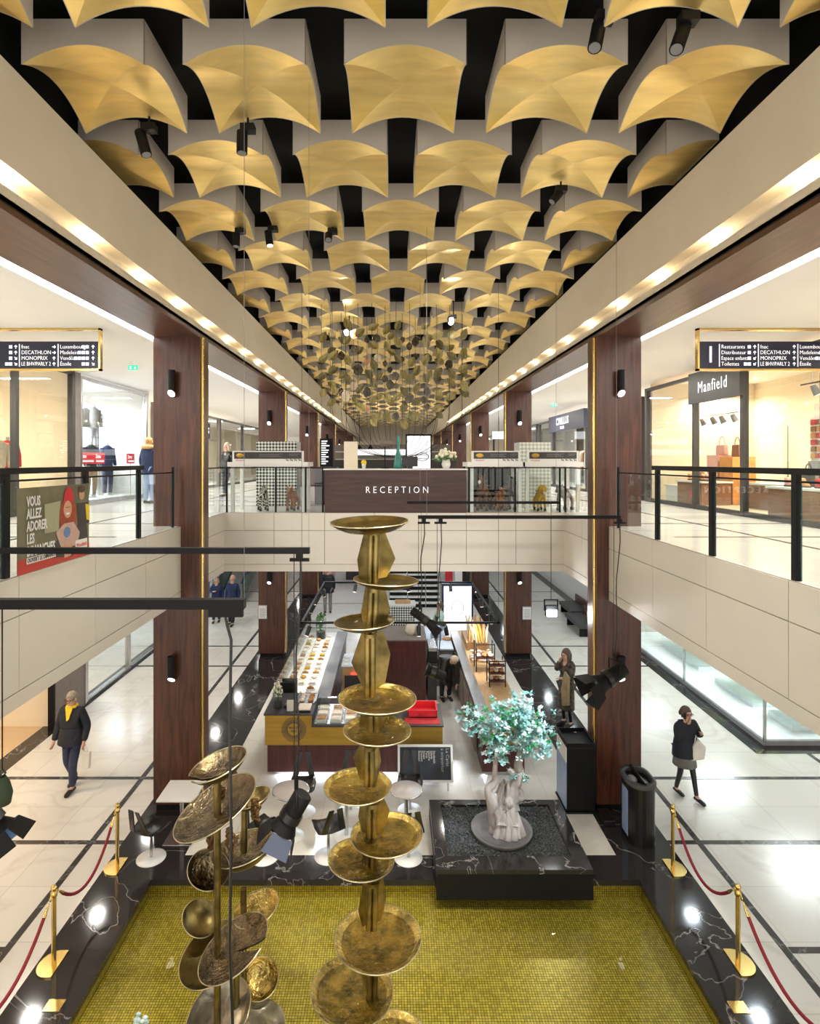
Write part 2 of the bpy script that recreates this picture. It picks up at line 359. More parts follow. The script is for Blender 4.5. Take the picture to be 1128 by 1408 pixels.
def zebra():
    m, t, b, N, L = nt('zebra_stripes'); tc = N.new('ShaderNodeTexCoord'); wv = N.new('ShaderNodeTexWave'); wv.inputs['Scale'].default_value = 9; wv.inputs['Distortion'].default_value = 3; wv.bands_direction = 'DIAGONAL'
    L.new(tc.outputs['Object'], wv.inputs[0]); r = N.new('ShaderNodeValToRGB'); r.color_ramp.elements[0].position = .45; r.color_ramp.elements[1].position = .55
    r.color_ramp.elements[0].color = (.02, .018, .015, 1); r.color_ramp.elements[1].color = (.72, .68, .60, 1); L.new(wv.outputs['Fac'], r.inputs[0]); L.new(r.outputs[0], b.inputs['Base Color']); b.inputs['Roughness'].default_value = .9
    return m
M['zebra'] = zebra()

# ------------------------------------------------------------------ the building
Z1 = 4.80; ZS = 3.55; ZT = 8.0
XL, XR = -3.60, 3.69          # faces of the parapets along the void
AL, AR = -3.25, 3.47          # faces of the beams above
YB = 12.4                     # face of the bridge
YE = 62
# ground floor
struct('floor', MB().box(-13, -2, -.2, -4.17, 46, 0).box(4.27, -2, -.2, 14, 46, 0).box(-3.1, 8.68, -.2, 3.35, 18.4, -.0), M['floor'])
struct('floor_kiosk', B(-3.1, 8.68, 0, 3.35, 18.4, .004), M['stone'])
struct('floor_far', B(-3.1, 18.4, -.2, 3.35, 46, .0), M['ufloor'])
struct('floor_border', MB().box(-4.17, -2, -.08, -3.40, 8.68, .006).box(3.48, -2, -.08, 4.27, 8.68, .006).box(-3.40, 8.17, -.08, 3.48, 8.68, .006)
       .box(-4.17, 8.68, -.08, -3.1, 46, .006).box(3.35, 8.68, -.08, 4.27, 46, .006), M['dark'])
# the pool
struct('floor_pool', MB().box(-3.46, -2, -.5, 3.54, 8.23, -.28).box(-3.56, -2, -.5, -3.46, 8.33, -.075).box(3.54, -2, -.5, 3.64, 8.33, -.075).box(-3.46, 8.23, -.5, 3.54, 8.33, -.075), M['mosaic'])
tag(MB().add([(-3.46, -2, -.13), (3.54, -2, -.13), (3.54, 8.23, -.13), (-3.46, 8.23, -.13)], [(0, 1, 2, 3)]).build('pool_water', M['water']), 'shallow clear water filling the mosaic pool', 'water')
mb = MB()
for y in (8.98, 10.8, 16.7, 18.5, 24.4, 26.2, 32.1):
    for a, b_ in ((-7.35, -4.17), (4.27, 7.35)): mb.box(a, y - .045, 0, b_, y + .045, .004)
for y in (5.2, 7.0, 3.4): 
    for a, b_ in ((-7.35, -4.70), (4.80, 13)): mb.box(a, y - .045, 0, b_, y + .045, .004)
mb.box(7.35, 8.98 - .045, 0, 13, 8.98 + .045, .004).box(7.35, 10.8 - .045, 0, 13, 10.8 + .045, .004)
mb.box(-4.70, -2, 0, -4.61, 46, .005).box(4.70, -2, 0, 4.79, 46, .005).box(8.35, 3, 0, 8.44, 11.75, .004)
for y in (20.5, 24, 28, 32): mb.box(-3.1, y, 0, 3.35, y + .06, .004)
struct('floor_inlay', mb, M['line'])
struct('floor_edge', MB().box(-7.75, -2, 0, -7.35, 46, .006).box(7.35, 11.7, 0, 7.70, 46, .006).box(7.70, 11.7, 0, 13, 12.02, .006), M['dark'])
# upper slab: galleries and bridge
struct('floor_upper', MB().box(-13, -2, ZS, XL + .0, YE, Z1).box(XR, -2, ZS, 14, YE, Z1).box(XL, YB, ZS, XR, YE, Z1), M['ufloor'])
mb = MB()
for y in (4.9, 8.4, 10.2, 16.1, 17.9, 23.8, 25.6, 31.5, 33.3):
    mb.box(-7.4, y - .03, Z1, XL - .4, y + .03, Z1 + .004).box(XR + .4, y - .03, Z1, 6.9, y + .03, Z1 + .004)
mb.box(-5.35, -2, Z1, -5.29, 50, Z1 + .004).box(5.3, -2, Z1, 5.36, 50, Z1 + .004)
for y in (14.2, 15.6): mb.box(-4.2, y, Z1, 4.2, y + .05, Z1 + .004)
struct('floor_upper_inlay', mb, M['line'])
# parapet cladding: panels with open joints on a darker backing
def cladding(name, fixed, axis, a0, a1, cuts, inward):
    zs = [ZS - .002, 3.70, 4.42, Z1 - .001]; cs = [a0] + [c for c in cuts if a0 < c < a1] + [a1]; g = .005
    back = MB(); pan = MB()
    for i in range(3):
        ys = cs if i > 0 else [a0, a1]
        for j in range(len(ys) - 1):
            lo, hi, z0, z1 = ys[j] + g, ys[j + 1] - g, zs[i] + (g if i else 0), zs[i + 1] - g
            if axis == 'Y': pan.box(min(fixed, fixed + inward * .03), lo, z0, max(fixed, fixed + inward * .03), hi, z1)
            else: pan.box(lo, fixed - .03, z0, hi, fixed, z1)
    if axis == 'Y': back.box(fixed, a0, ZS, fixed + inward * .012, a1, Z1)
    else: back.box(a0, fixed - .012, ZS, a1, fixed, Z1)
    o = struct(name, pan, M['panel']); back.build('joint_backing', M['joint'], o); return o
cladding('wall_left_parapet', XL, 'Y', -2, 9.8, [1.25, 2.68, 4.10, 5.55, 6.98, 8.40], 1)
cladding('wall_left_return', XL, 'Y', 10.2, YB, [11.2], 1)
cladding('wall_right_parapet', XR, 'Y', -2, 9.8, [1.2, 2.6, 3.98, 5.36, 6.76, 8.15], -1)
cladding('wall_right_return', XR, 'Y', 10.2, YB, [11.2], -1)
cladding('wall_bridge', YB, 'X', XL, XR, [-2.52, -1.44, -.38, .62, 1.58, 2.64], -1)
# columns
for k in range(6):
    y = 9.8 + 7.7 * k
    for s, x0, x1, nm in ((-1, -4.034, -3.25, 'left'), (1, 3.457, 4.206, 'right')):
        o = struct('column_%s' % nm, MB().box(x0, y, .1, x1, y + .4, ZT), M['wood'])
        MB().box(x0 + .04, y + .03, 0, x1 - .04, y + .37, .1).build('plinth', M['blackm'], o)
        xi = x1 if s < 0 else x0
        MB().tube([(xi - s * .012, y + .09, .1), (xi - s * .012, y + .09, ZT)], .028, 10).build('brass_strip', M['brass'], o)
        MB().box(xi, y + .13, .1, xi - s * .02, y + .40, ZT).build('edge_board', M['wood'], o)
# beams, fascias, gallery ceilings
for s, xa, nm in ((-1, AL, 'left'), (1, AR, 'right')):
    xo = -4.03 if s < 0 else 4.21
    struct('trim_beam_%s' % nm, MB().box(min(xo, xa), -2, ZT, max(xo, xa), YE, 8.06), M['woody'])
    struct('trim_shadow_gap_%s' % nm, MB().box(xa + s * .02, -2, 8.06, xo, YE, 8.09), M['black'])
    f = struct('wall_fascia_%s' % nm, MB().box(xa, -2, 8.09, xa + s * .03, YE, 8.21).box(xa, -2, 8.09, xa + s * .5, YE, 8.12).box(xa, -2, 8.40, xa + s * .3, YE, 9.27)
               .box(xa + s * .17, -2, 8.12, xa + s * .3, YE, 8.40), M['fascia'])
    struct('wall_void_%s' % nm, MB().box(xa + s * .3, -2, 8.12, xa + s * .34, YE, 9.95), M['black'])
    xs = xo + s * .17
    struct('ceiling_gallery_%s' % nm, MB().box(xs, -2, ZT, s * 14, YE, ZT + .08).box(xo, -2, 8.07, xs, YE, 8.10), M['white'])
    tag(MB().box(xo + s * .015, -1, 8.045, xs - s * .02, YE - 1, 8.065).build('led_strip', M['led']), 'long bright linear light in the slot of the %s gallery ceiling' % nm, 'strip light')
    for k in range(26):
        y = 5.05 + 1.37 * k - (2.74 if True else 0)
        point('groove_spot', (xa + s * .075, y, 8.31), 5, (1, .88, .62), .02)
struct('ceiling', B(-3.6, -2, 9.9, 3.9, YE, 9.95), M['black'])
struct('wall_far', B(-14, YE, 0, 14, YE + .1, 10), M['cream'])
struct('wall_far_ground', B(-14, 46, 0, 14, 46.1, ZS), M['white'])
# shop walls
for lvl, z0, z1 in (('upper', Z1, ZT), ('ground', 0, ZS)):
    struct('wall_left_%s' % lvl, MB().box(-11.6, -2, z0, -11.5, 50 if lvl == 'upper' else 46, z1), M['cream'])
    struct('wall_right_%s' % lvl, MB().box(11.6, -2, z0, 11.7, 50 if lvl == 'upper' else 46, z1), M['cream'])

# ------------------------------------------------------------------ gold ceiling
def ordinal(n):
    w_ = ['first', 'second', 'third', 'fourth', 'fifth', 'sixth', 'seventh', 'eighth', 'ninth', 'tenth', 'eleventh', 'twelfth', 'thirteenth', 'fourteenth', 'fifteenth', 'sixteenth', 'seventeenth', 'eighteenth', 'nineteenth', 'twentieth']
    return w_[n - 1] if n <= 20 else 'twentieth'
HS = .515; RISE = .165; ZB = 9.25; ZTOP = 9.63
def vault_mb(u0=-1, u1=1):
    mb = MB(); n = 8; m = 16
    def h(u, v): return RISE * max(1 - u * u, 1 - v * v)
    full = u0 <= -1 and u1 >= 1
    if full:
        for q in range(4):
            R = Matrix.Rotation(q * PI / 2, 4, 'Z'); vs = []
            for i in range(n + 1):
                s_ = max(i / n, 1e-3)
                for j in range(m + 1):
                    t_ = -1 + 2 * j / m; vs.append((t_ * s_ * HS, s_ * HS, RISE * (1 - (t_ * s_) ** 2)))
            mb.add(vs, [(i * (m + 1) + j, i * (m + 1) + j + 1, (i + 1) * (m + 1) + j + 1, (i + 1) * (m + 1) + j) for i in range(n) for j in range(m)], True, R)
    else:
        N_ = 20; vs = []
        for i in range(N_ + 1):
            u = u0 + (u1 - u0) * i / N_
            for j in range(N_ + 1):
                v = -1 + 2 * j / N_; vs.append((u * HS, v * HS, h(u, v)))
        mb.add(vs, [(i * (N_ + 1) + j, i * (N_ + 1) + j + 1, (i + 1) * (N_ + 1) + j + 1, (i + 1) * (N_ + 1) + j) for i in range(N_) for j in range(N_)], True)
    return mb
def casing_mb(u0=-1, u1=1):
    mb = MB(); n = 16; H = ZTOP - ZB; th = .006
    for ax, c, a, b_ in (('v', -1, u0, u1), ('v', 1, u0, u1), ('u', u0, -1, 1), ('u', u1, -1, 1)):
        vs = []
        for i in range(n + 1):
            p = a + (b_ - a) * i / n
            u, v = (p, c) if ax == 'v' else (c, p)
            zb = RISE * max(1 - u * u, 1 - v * v) if abs(c) == 1 else RISE * max(1 - u * u, 1 - v * v)
            for w_, z in ((0, zb - .002), (0, H), (1, H), (1, zb - .002)):
                du = dv = 0
                if ax == 'v': dv = w_ * th / HS * (1 if c > 0 else -1)
                else: du = w_ * th / HS * (1 if c == u1 else -1)
                vs.append(((u + du) * HS, (v + dv) * HS, z))
        fs = []
        for i in range(n):
            for k in range(4): fs.append((i * 4 + k, i * 4 + (k + 1) % 4, (i + 1) * 4 + (k + 1) % 4, (i + 1) * 4 + k))
        mb.add(vs, fs)
    mb.box(u0 * HS, -HS, H - .01, u1 * HS, HS, H)
    return mb
protos = {}
def baffle(kind, x, y, label):
    if kind not in protos:
        rng = {'full': (-1, 1), 'cutl': (-.14 / HS, 1), 'cutr': (-1, .06 / HS)}[kind]
        t = thing('gold_ceiling_box', label, 'ceiling box', (0, 0, 0), 'gold vaulted ceiling boxes')
        casing_mb(*rng).build('casing', M['casing'], t); vault_mb(*rng).build('gold_vault', M['gold'], t)
        hg = MB(); sx = (rng[0] + rng[1]) / 2
        hg.tube([(sx * HS, 0, ZTOP - ZB), (sx * HS, 0, 9.9 - ZB)], .012, 6)
        hg.build('hanger', M['blackm'], t)
        protos[kind] = t
    else: t = dup(protos[kind], None, None, label)
    t.location = (x, y, ZB)
for k in range(38):
    y0 = 2.0 + 1.45 * k + HS          # centre of row
    even = (k % 2 == 1)
    xs = [(-3.29 - .0, 'cutl')] if even else []
    xs += [(.11 + 1.362 * (j + .5 if even else j), 'full') for j in (range(-2, 2) if even else range(-2, 3))]
    if even: xs += [(.11 + 1.362 * 2.5 - .0, 'cutr')]
    for j, (x, kd) in enumerate(xs):
        if kd == 'cutl': x = .11 - 1.362 * 2.5
        lab = ('gold vaulted ceiling box, %s from the left in the %s row from the camera' % (ordinal(j + 1), ordinal(k + 1))) if k < 20 else 'small gold vaulted ceiling box far down the hall beyond the hanging leaves'
        baffle(kd, x, y0, lab)
# ceiling spotlights on short tracks
def track_spot(px, py, Y, L, r, tilt, label, lit=False):
    p = at(px, py, Y)
    t = thing('track_spotlight', label, 'spotlight', p, 'ceiling spotlights')
    d = Vector((math.sin(tilt[0]), -math.sin(tilt[1]), -math.cos(tilt[0]))).normalized()
    a = p - d * L / 2; b = p + d * L / 2
    MB().tube([a, b], r, 16).build('lamp_body', M['blackm'], t)
    MB().tube([b, b + d * .004], r * .8, 16).build('lens', M['lamp'] if lit else M['grey'], t)
    MB().cbox((p.x + .06, p.y, a.z + .03), (.14, .10, .07)).tube([(p.x + .06, p.y, a.z + .03), (p.x + .06, p.y, 9.9)], .012, 6).build('bracket', M['blackm'], t)
track_spot(197, 197, 5.9, .26, .055, (.3, .1), 'black cylinder ceiling spotlight below the leftmost box of the second gold row')
track_spot(333, 196, 5.9, .22, .055, (0, .05), 'black cylinder ceiling spotlight beside the left hanging wire')
track_spot(821, 50, 4.5, .24, .055, (-.25, .3), 'black cylinder ceiling spotlight at top right, left of a pair')
track_spot(936, 52, 4.5, .26, .055, (-.4, .3), 'black cylinder ceiling spotlight at top right, right of a pair')
track_spot(765, 271, 7.3, .17, .05, (-.7, .1), 'small black ceiling spotlight among the gold boxes right of centre')
track_spot(370, 328, 8.6, .22, .055, (.15, .1), 'small lit black ceiling spotlight left of centre', True)
track_spot(325, 330, 8.6, .2, .055, (0, .1), 'small dark ceiling spotlight just left of the lit one')
track_spot(452, 326, 8.6, .12, .055, (0, .6), 'tiny round ceiling spotlight at centre left')
track_spot(620, 441, 12.75, .16, .07, (0, 1.1), 'glaring ceiling spotlight behind the hanging leaves on the right', True)
track_spot(477, 457, 13.9, .14, .06, (0, 1.1), 'glaring ceiling spotlight behind the hanging leaves on the left', True)
for px, py, Y in ((620, 441, 12.75), (477, 457, 13.9)):
    p = at(px, py, Y); MB().ball((p.x, p.y - .16, p.z - .02), .05, 8).build('bulb', M['lampb'], [o for o in C.objects if o.name.startswith('track_spotlight') and (o.location - p).length < .01][0])
# wall lights on the columns: slanted cylinders
def wall_light(x, y, z, label, s=1.0):
    t = thing('wall_light', label, 'wall light', (x, y, z), 'slanted cylinder wall lights on the columns')
    r = .062 * s; n = 20; top = z + .22 * s; vs = []
    yc = y - r - .05
    for zz in ('t', 'b'):
        for k in range(n):
            a = 2 * PI * k / n; px, py_ = x + r * math.cos(a), yc + r * math.sin(a)
            vs.append((px, py_, top if zz == 't' else z - .17 * s + (yc - py_) * .9))
    mb = MB().add(vs, [(k, (k + 1) % n, n + (k + 1) % n, n + k) for k in range(n)], True).add(vs[:n], [tuple(range(n))])
    mb.cbox((x, y - .03, z), (.05, .07, .10)); mb.build('lamp_body', M['blackm'], t)
    vs2 = [(v[0] * 1, v[1], v[2] - .002) for v in vs[n:]]; c = Vector((x, yc, z - .17 * s))
    vs2 = [tuple(c + (Vector(v) - c) * .93) for v in vs2]
    MB().add(vs2, [tuple(range(n))]).build('lens', M['lamp'], t)
for k in range(5):
    y = 9.8 + 7.7 * k
    for s, x, nm in ((-1, -3.69, 'left'), (1, 3.83, 'right')):
        for z, lv in ((7.2, 'upper'), (2.42, 'lower')):
            if lv == 'lower' and k > 2: continue
            wall_light(x, y, z, 'black slanted wall light on the %s row column, %s from the front, %s floor' % (nm, ordinal(k + 1), lv), 1 + .0 * k)
# notices on second-column fronts
for px0, px1, py0, py1, nm in ((355, 367.5, 832, 851, 'left'), (718.5, 731, 834, 852, 'right')):
    a = at(px0, py1, 17.47); b = at(px1, py0, 17.47)
    t = thing('notice_panel', 'small white framed notice on the second %s column below the bridge' % nm, 'notice', (a.x, 17.49, a.z))
    MB().box(a.x, 17.46, a.z, b.x, 17.5, b.z).build('frame', M['grey'], t); MB().box(a.x + .015, 17.45, a.z + .015, b.x - .015, 17.46, b.z - .015).build('paper', M['whitem'], t)
    mt_ = MB()
    for i in range(7): mt_.box(a.x + .05, 17.447, a.z + .06 + i * .04, b.x - .05, 17.45, a.z + .07 + i * .04)
    mt_.build('print', M['grey'], t)
# ------------------------------------------------------------------ railings
def post(parent, x, y, z0=Z1 - .06, z1=5.80, sx=.05, sy=.07, m='blackm'):
    return MB().box(x - sx / 2, y - sy / 2, z0, x + sx / 2, y + sy / 2, z1).build('post', M[m], parent)
def side_railing(s, X, ys, yend, label):
    t = thing('glass_railing', label, 'railing', (X, ys[-1], Z1))
    xo = X + s * .03
    MB().box(xo - .05, -1, 5.775, xo + .05, ys[-1] + .08, 5.835).build('handrail', M['blackm'], t)
    MB().box(xo - .012, -1, 5.70, xo + .012, yend, 5.72).build('rail_bar', M['blackm'], t)
    for y in ys: post(t, xo, y)
    post(t, xo, yend, sx=.03, sy=.03)
    cuts = [-1] + ys + [yend]
    for i in range(len(cuts) - 1):
        a, b = cuts[i] + .05, cuts[i + 1] - .07
        g = MB().box(xo - .006, a, Z1 + .01, xo + .006, b, 5.69).build('glass_pane', M['glass'], t)
        MB().box(xo - .007, b, Z1 + .01, xo + .007, b + .012, 5.69).build('pane_edge', M['glassg'], g)
    return t
side_railing(-1, XL, [-.2, 1.3, 2.7, 4.1, 5.44, 6.86, 8.30], 9.6, 'glass railing with black posts along the left upper gallery, poster on it')
side_railing(1, XR, [-.2, 1.2, 2.6, 3.98, 5.34, 6.74, 8.13], 9.55, 'glass railing with black posts along the right upper gallery')
def bridge_rail(x0, x1, xs, label, side):
    t = thing('bridge_railing', label, 'railing', ((x0 + x1) / 2, YB, Z1))
    y = YB + .06
    MB().box(x0, y - .012, 5.745, x1, y + .012, 5.77).build('rail_bar', M['blackm'], t)
    for x in xs: post(t, x, y, Z1, 5.76, .035, .03)
    MB().box(x0, y - .005, Z1 + .01, x1, y + .005, 5.74).build('glass_pane', M['glass'], t)
    X = XL - .03 if side < 0 else XR + .03
    MB().box(X - .012, 10.35, 5.745, X + .012, y, 5.77).build('side_bar', M['blackm'], t)
    post(t, X, 10.7, Z1, 5.76, .035, .12)
    MB().box(X - .005, 10.35, Z1 + .01, X + .005, y, 5.74).build('side_pane', M['glass'], t)
bridge_rail(XL - .03, -1.47, [-3.55, -2.5, -1.86, -1.49], 'glass railing on the bridge left of the reception desk', -1)
bridge_rail(1.62, XR + .03, [1.65, 2.64, 3.60, 3.72], 'glass railing on the bridge right of the reception desk', 1)
for s, X in ((-1, -3.32), (1, 3.6)): pass

# poster on the left railing: a flat printed sheet
def pp(y, z): return (0, y, z)
pt = thing('poster', 'printed advertising poster of a laughing red-haired child hung on the left glass railing', 'poster', (XL + .05, 6.2, 4.72))
XP = XL + .045; y0, y1, z0, z1 = 5.50, 6.80, 4.81, 5.64
MB().box(XP - .004, y0, z0, XP, y1, z1).build('sheet', solid('poster_green', (.17, .16, .09), .35, var=.35, scale=2), pt)
def flat(name, pts, m, lay=1): 
    return MB().prism([(XP + .0012 * lay, y0 + (y1 - y0) * u, z0 + (z1 - z0) * v) for u, v in pts], (.001, 0, 0)).build(name, M[m] if isinstance(m, str) else m, pt)
def ell(cu, cv, ru, rv, n=18, a=0): return [(cu + ru * math.cos(2 * PI * i / n + a), cv + rv * math.sin(2 * PI * i / n + a)) for i in range(n)]
flat('red_ground', [(0, 0), (1, 0), (1, .17), (0, .17)], solid('poster_red', (.50, .035, .02), .4), 1)
flat('seat_shape', [(.30, .12), (.72, .04), (.98, .20), (.95, .5), (.72, .40), (.5, .30)], solid('poster_dark', (.045, .035, .03), .4), 2)
flat('pale_window', [(.33, .42), (.52, .42), (.55, .80), (.33, .78)], solid('poster_pale', (.36, .36, .22), .5), 2)
flat('long_hair', ell(.66, .60, .13, .24), solid('poster_hair', (.33, .055, .02), .6, var=.3, scale=12), 3)
flat('dress', [(.48, .40), (.60, .50), (.74, .50), (.84, .34), (.80, .18), (.56, .18)], solid('poster_skin2', (.56, .36, .30), .5), 4)
flat('blue_print', ell(.64, .38, .05, .07), solid('poster_blue', (.12, .22, .45), .5), 5)
flat('face', ell(.65, .68, .062, .115), solid('poster_skin', (.62, .33, .20), .5), 5)
flat('smile', [(.62, .635), (.68, .635), (.67, .61), (.63, .61)], 'whitem', 6)
flat('eyes', [(.615, .70), (.685, .70), (.685, .712), (.615, .712)], 'brownleather', 6)
flat('red_beanie', [(.585, .77), (.60, .90), (.64, .97), (.70, .96), (.74, .86), (.73, .76), (.66, .80)], solid('poster_hat', (.60, .02, .03), .6), 6)
flat('legs', [(.60, .22), (.72, .22), (.70, .06), (.60, .05)], 'poster_skin', 5) if False else flat('legs', [(.60, .22), (.72, .22), (.70, .06), (.60, .05)], M['poster_skin'], 5)
flat('man_body', [(.80, .74), (.97, .74), (1.0, .45), (.82, .42)], solid('poster_coat', (.06, .045, .05), .6), 4)
flat('yellow_sleeve', [(.93, .72), (1.0, .70), (1.0, .48), (.95, .5)], M['scarfy'], 5)
flat('man_face', ell(.87, .86, .045, .08), M['poster_skin'], 5); flat('man_hair', ell(.87, .93, .055, .05), M['brownhair'], 6)
tb = MB()
for i, wd in enumerate(('VOUS', 'ALLEZ', 'ADORER', 'LES', 'DIMANCHES.')):
    text(tb, wd, .135, (XP + .009, y0 + .13, z1 - .14 - i * .122), 'right', .62, align='LEFT', off=.004, ext=.001)
tb.build('headline', M['whitem'], pt)
tb = MB().box(XP + .006, y0 + .13, z0 + .085, XP + .007, y0 + .62, z0 + .145); tb.build('caption_box', M['whitem'], pt)
text(MB(), 'OUVERT LE DIMANCHE', .06, (XP + .009, y0 + .14, z0 + .115), 'right', .8, align='LEFT', ext=.001, off=.001).build('caption', M['poster_dark'] if 'poster_dark' in M else M['black'], pt)
MB().box(XP + .006, y1 - .30, z0 + .08, XP + .007, y1 - .05, z0 + .20).build('logo_box', M['whitem'], pt)
text(MB(), 'Westfield', .062, (XP + .009, y1 - .175, z0 + .14), 'right', .9, ext=.001).build('logo', M['redp'], pt)

# ------------------------------------------------------------------ hanging direction signs
M['pict'] = emis('pictogram_lilac', (.75, .78, .95), .7)
def arrow(mb, x, z, y, s, ang):
    ca, sa = math.cos(ang), math.sin(ang)
    def r(u, v): return (x + s * (u * ca - v * sa), y, z + s * (u * sa + v * ca))
    for poly in ([(-.5, -.09), (.4, -.09), (.4, .09), (-.5, .09)], [(.5, 0), (.1, .42), (-.04, .30), (.26, 0)], [(.5, 0), (.26, 0), (-.04, -.30), (.1, -.42)]):
        mb.prism([r(*p) for p in poly], (0, -.002, 0))
UP, RT, DR, DL = PI / 2, 0, -PI / 4, -3 * PI / 4
def sign(px0, px1, Y, label, cols):
    a = at(px0, 510, Y); b = at(px1, 452, Y)
    t = thing('hanging_sign', label, 'sign', ((a.x + b.x) / 2, Y, a.z)); zt = at(0, 470, Y).z; zb = at(0, 508, Y).z
    fr = MB().box(a.x, Y - .04, a.z, b.x, Y + .04, a.z + .03).box(a.x, Y - .04, b.z - .03, b.x, Y + .04, b.z).box(a.x, Y - .04, a.z, a.x + .03, Y + .04, b.z).box(b.x - .03, Y - .04, a.z, b.x, Y + .04, b.z)
    fr.build('brass_frame', M['brass'], t)
    for x in (a.x + .3, b.x - .3): MB().tube([(x, Y, b.z - .01), (x, Y, ZT)], .012, 6).build('suspension_rod', M['brass'], t)
    MB().box(a.x + .03, Y - .03, zb, b.x - .03, Y + .03, zt).build('board', M['navy'], t)
    yf = Y - .032; k = Y / F
    def X(px): return (px - VX) * k
    def Z(py): return ZC - (py - VY) * k
    items = []
    def newp(nm):
        m_ = MB(); items.append((nm, m_)); return m_
    for c in cols:
        if c[0] == 'bar': newp('divider').box(X(c[1]) - .006, yf - .002, Z(504.5), X(c[1]) + .006, yf, Z(473.5))
        elif c[0] == 'num': text(newp('level_number'), c[2], .36, (X(c[1]), yf, Z(489)), 'front', .8, ext=.001, off=.004)
        elif c[0] == 'list':
            for i, wd in enumerate(c[2]): text(newp('text_line'), wd, .088, (X(c[1]), yf, Z(477.5 + i * 7.8)), 'front', .9, maxw=.46 if c[2] is BR else .42, align='LEFT', ext=.001, off=-.0012)
        elif c[0] == 'arr':
            for i, an in enumerate(c[2]): arrow(newp('arrow'), X(c[1]), Z(477.5 + i * 7.8), yf, .058, an)
        elif c[0] == 'pic':
            for i, nn in enumerate(c[2]):
                for q in range(nn):
                    x = X(c[1]) - q * .062; z = Z(477.5 + i * 7.8)
                    newp('pictogram').box(x - .025, yf - .002, z - .025, x + .025, yf, z + .025)
    for nm, m_ in items: m_.build(nm, M['pict'] if nm == 'pictogram' else M['lit'], t)
BR = ('fnac', 'DECATHLON', 'MONOPRIX', 'LE BHV/PARLY 2'); ST = ('Luxembourg', 'Madeleine', 'Vendôme', 'Étoile'); SV = ('Restaurants', 'Distributeur', 'Espace enfants', 'Toilettes')
sign(958, 1176, 9.2, 'navy direction sign in a brass frame above the right gallery, large 1 at its left',
     [('num', 976, '1'), ('bar', 988), ('list', 990.5, SV), ('pic', 1029, (1, 1, 1, 2)), ('arr', 1036.5, (UP, UP, DL, DL)), ('bar', 1041.5), ('list', 1044, BR), ('arr', 1090.5, (UP,) * 4), ('bar', 1095.5),
      ('list', 1098, ST), ('pic', 1138, (2, 3, 4, 2)), ('arr', 1146, (UP, UP, UP, DR))])
sign(-80, 139.5, 9.2, 'navy direction sign in a brass frame above the left gallery',
     [('num', -62, '1'), ('bar', -50), ('list', -47, SV), ('pic', 16.5, (1, 1, 1, 2)), ('arr', 23.5, (UP, UP, DR, DR)), ('bar', 28.5), ('list', 31, BR), ('arr', 76, (RT, RT, UP, UP)), ('bar', 81.5),
      ('list', 84, ST), ('pic', 121.5, (2, 3, 4, 2)), ('arr', 129.5, (UP, UP, UP, DR))])
for px, py, Y, nm in ((183, 505.5, 12, 'left'), (762, 557, 20, 'right')):
    p = at(px, py, Y); t = thing('exit_sign', 'small green running-figure exit sign hung from the %s gallery ceiling' % nm, 'exit sign', p)
    MB().cbox(p, (.19, .03, .10)).build('sign_face', M['green'], t); MB().tube([(p.x, p.y, p.z + .05), (p.x, p.y, ZT)], .008, 6).build('rod', M['whitem'], t)
    lt = MB(); arrow(lt, p.x + .05, p.z, p.y - .016, .06, -PI / 2); lt.cbox((p.x - .04, p.y - .016, p.z), (.03, .002, .06)); lt.build('pictogram', M['lit'], t)

# ------------------------------------------------------------------ shop fronts
def mull(parent, X, y, z0, z1, w_=.10, m='darkgrey'): return MB().box(X - .06, y - w_ / 2, z0, X + .06, y + w_ / 2, z1).build('mullion', M[m], parent)
def front(name, label, X, ya, yb, z0, z1, mulls, glassm='glass', sill=.10, m='darkgrey', group=None):
    t = thing(name, label, 'shop window', (X, (ya + yb) / 2, z0), group)
    MB().box(X - .05, ya, z0, X + .05, yb, z0 + sill).build('sill', M[m], t); MB().box(X - .05, ya, z1 - .08, X + .05, yb, z1).build('head_rail', M[m], t)
    for y in mulls: mull(t, X, y, z0, z1, m=m)
    ys = [ya] + [y for y in mulls if ya < y < yb] + [yb]
    for i in range(len(ys) - 1):
        if ys[i + 1] - ys[i] > .2: MB().box(X - .006, ys[i] + .05, z0 + sill, X + .006, ys[i + 1] - .05, z1 - .08).build('glass_pane', M[glassm], t)
    return t
# right upper: shoe shop
front('storefront', 'glass front of the shoe shop on the right upper gallery', 7.0, 7.2, 15.9, Z1, 7.88, [7.2, 11.53, 13.38, 15.9])
sb = thing('shop_sign', 'dark sign band of the shoe shop with white serif letters', 'sign', (6.96, 12.45, 7.22))
MB().box(6.86, 11.46, 7.20, 6.935, 13.44, 7.9).build('sign_band', M['darkgrey'], sb)
text(MB(), 'Manfield', .36, (6.855, 12.45, 7.53), 'left', .78, spacing=1.2, off=-.002).build('lettering', M['lit'], sb)
struct('wall_shop_partition_front', B(7.1, 15.85, Z1, 11.5, 15.95, ZT), M['cream'])
struct('wall_shop_back', B(9.9, 4, Z1, 10, 15.9, ZT), M['cream'])
struct('trim_shop_floor', B(7.06, 2, Z1, 9.9, 15.85, Z1 + .06), M['beige'])
def counter(x0, y0, x1, y1, z, label, m='oakr', top='whitem', grp=None):
    t = thing('display_counter', label, 'display counter', ((x0 + x1) / 2, (y0 + y1) / 2, Z1 + .06), grp)
    MB().box(x0, y0, Z1 + .06, x1, y1, z - .04).build('body', M[m], t, .01); MB().box(x0 - .03, y0 - .03, z - .04, x1 + .03, y1 + .03, z).build('top', M[top], t); return t
M['oakr'] = wood('red_oak_display', (.20, .085, .04), (.34, .16, .075), 'Y', .5)
counter(7.25, 8.1, 7.95, 11.2, 5.42, 'long low brown counter with white top in the right half of the shoe shop window')
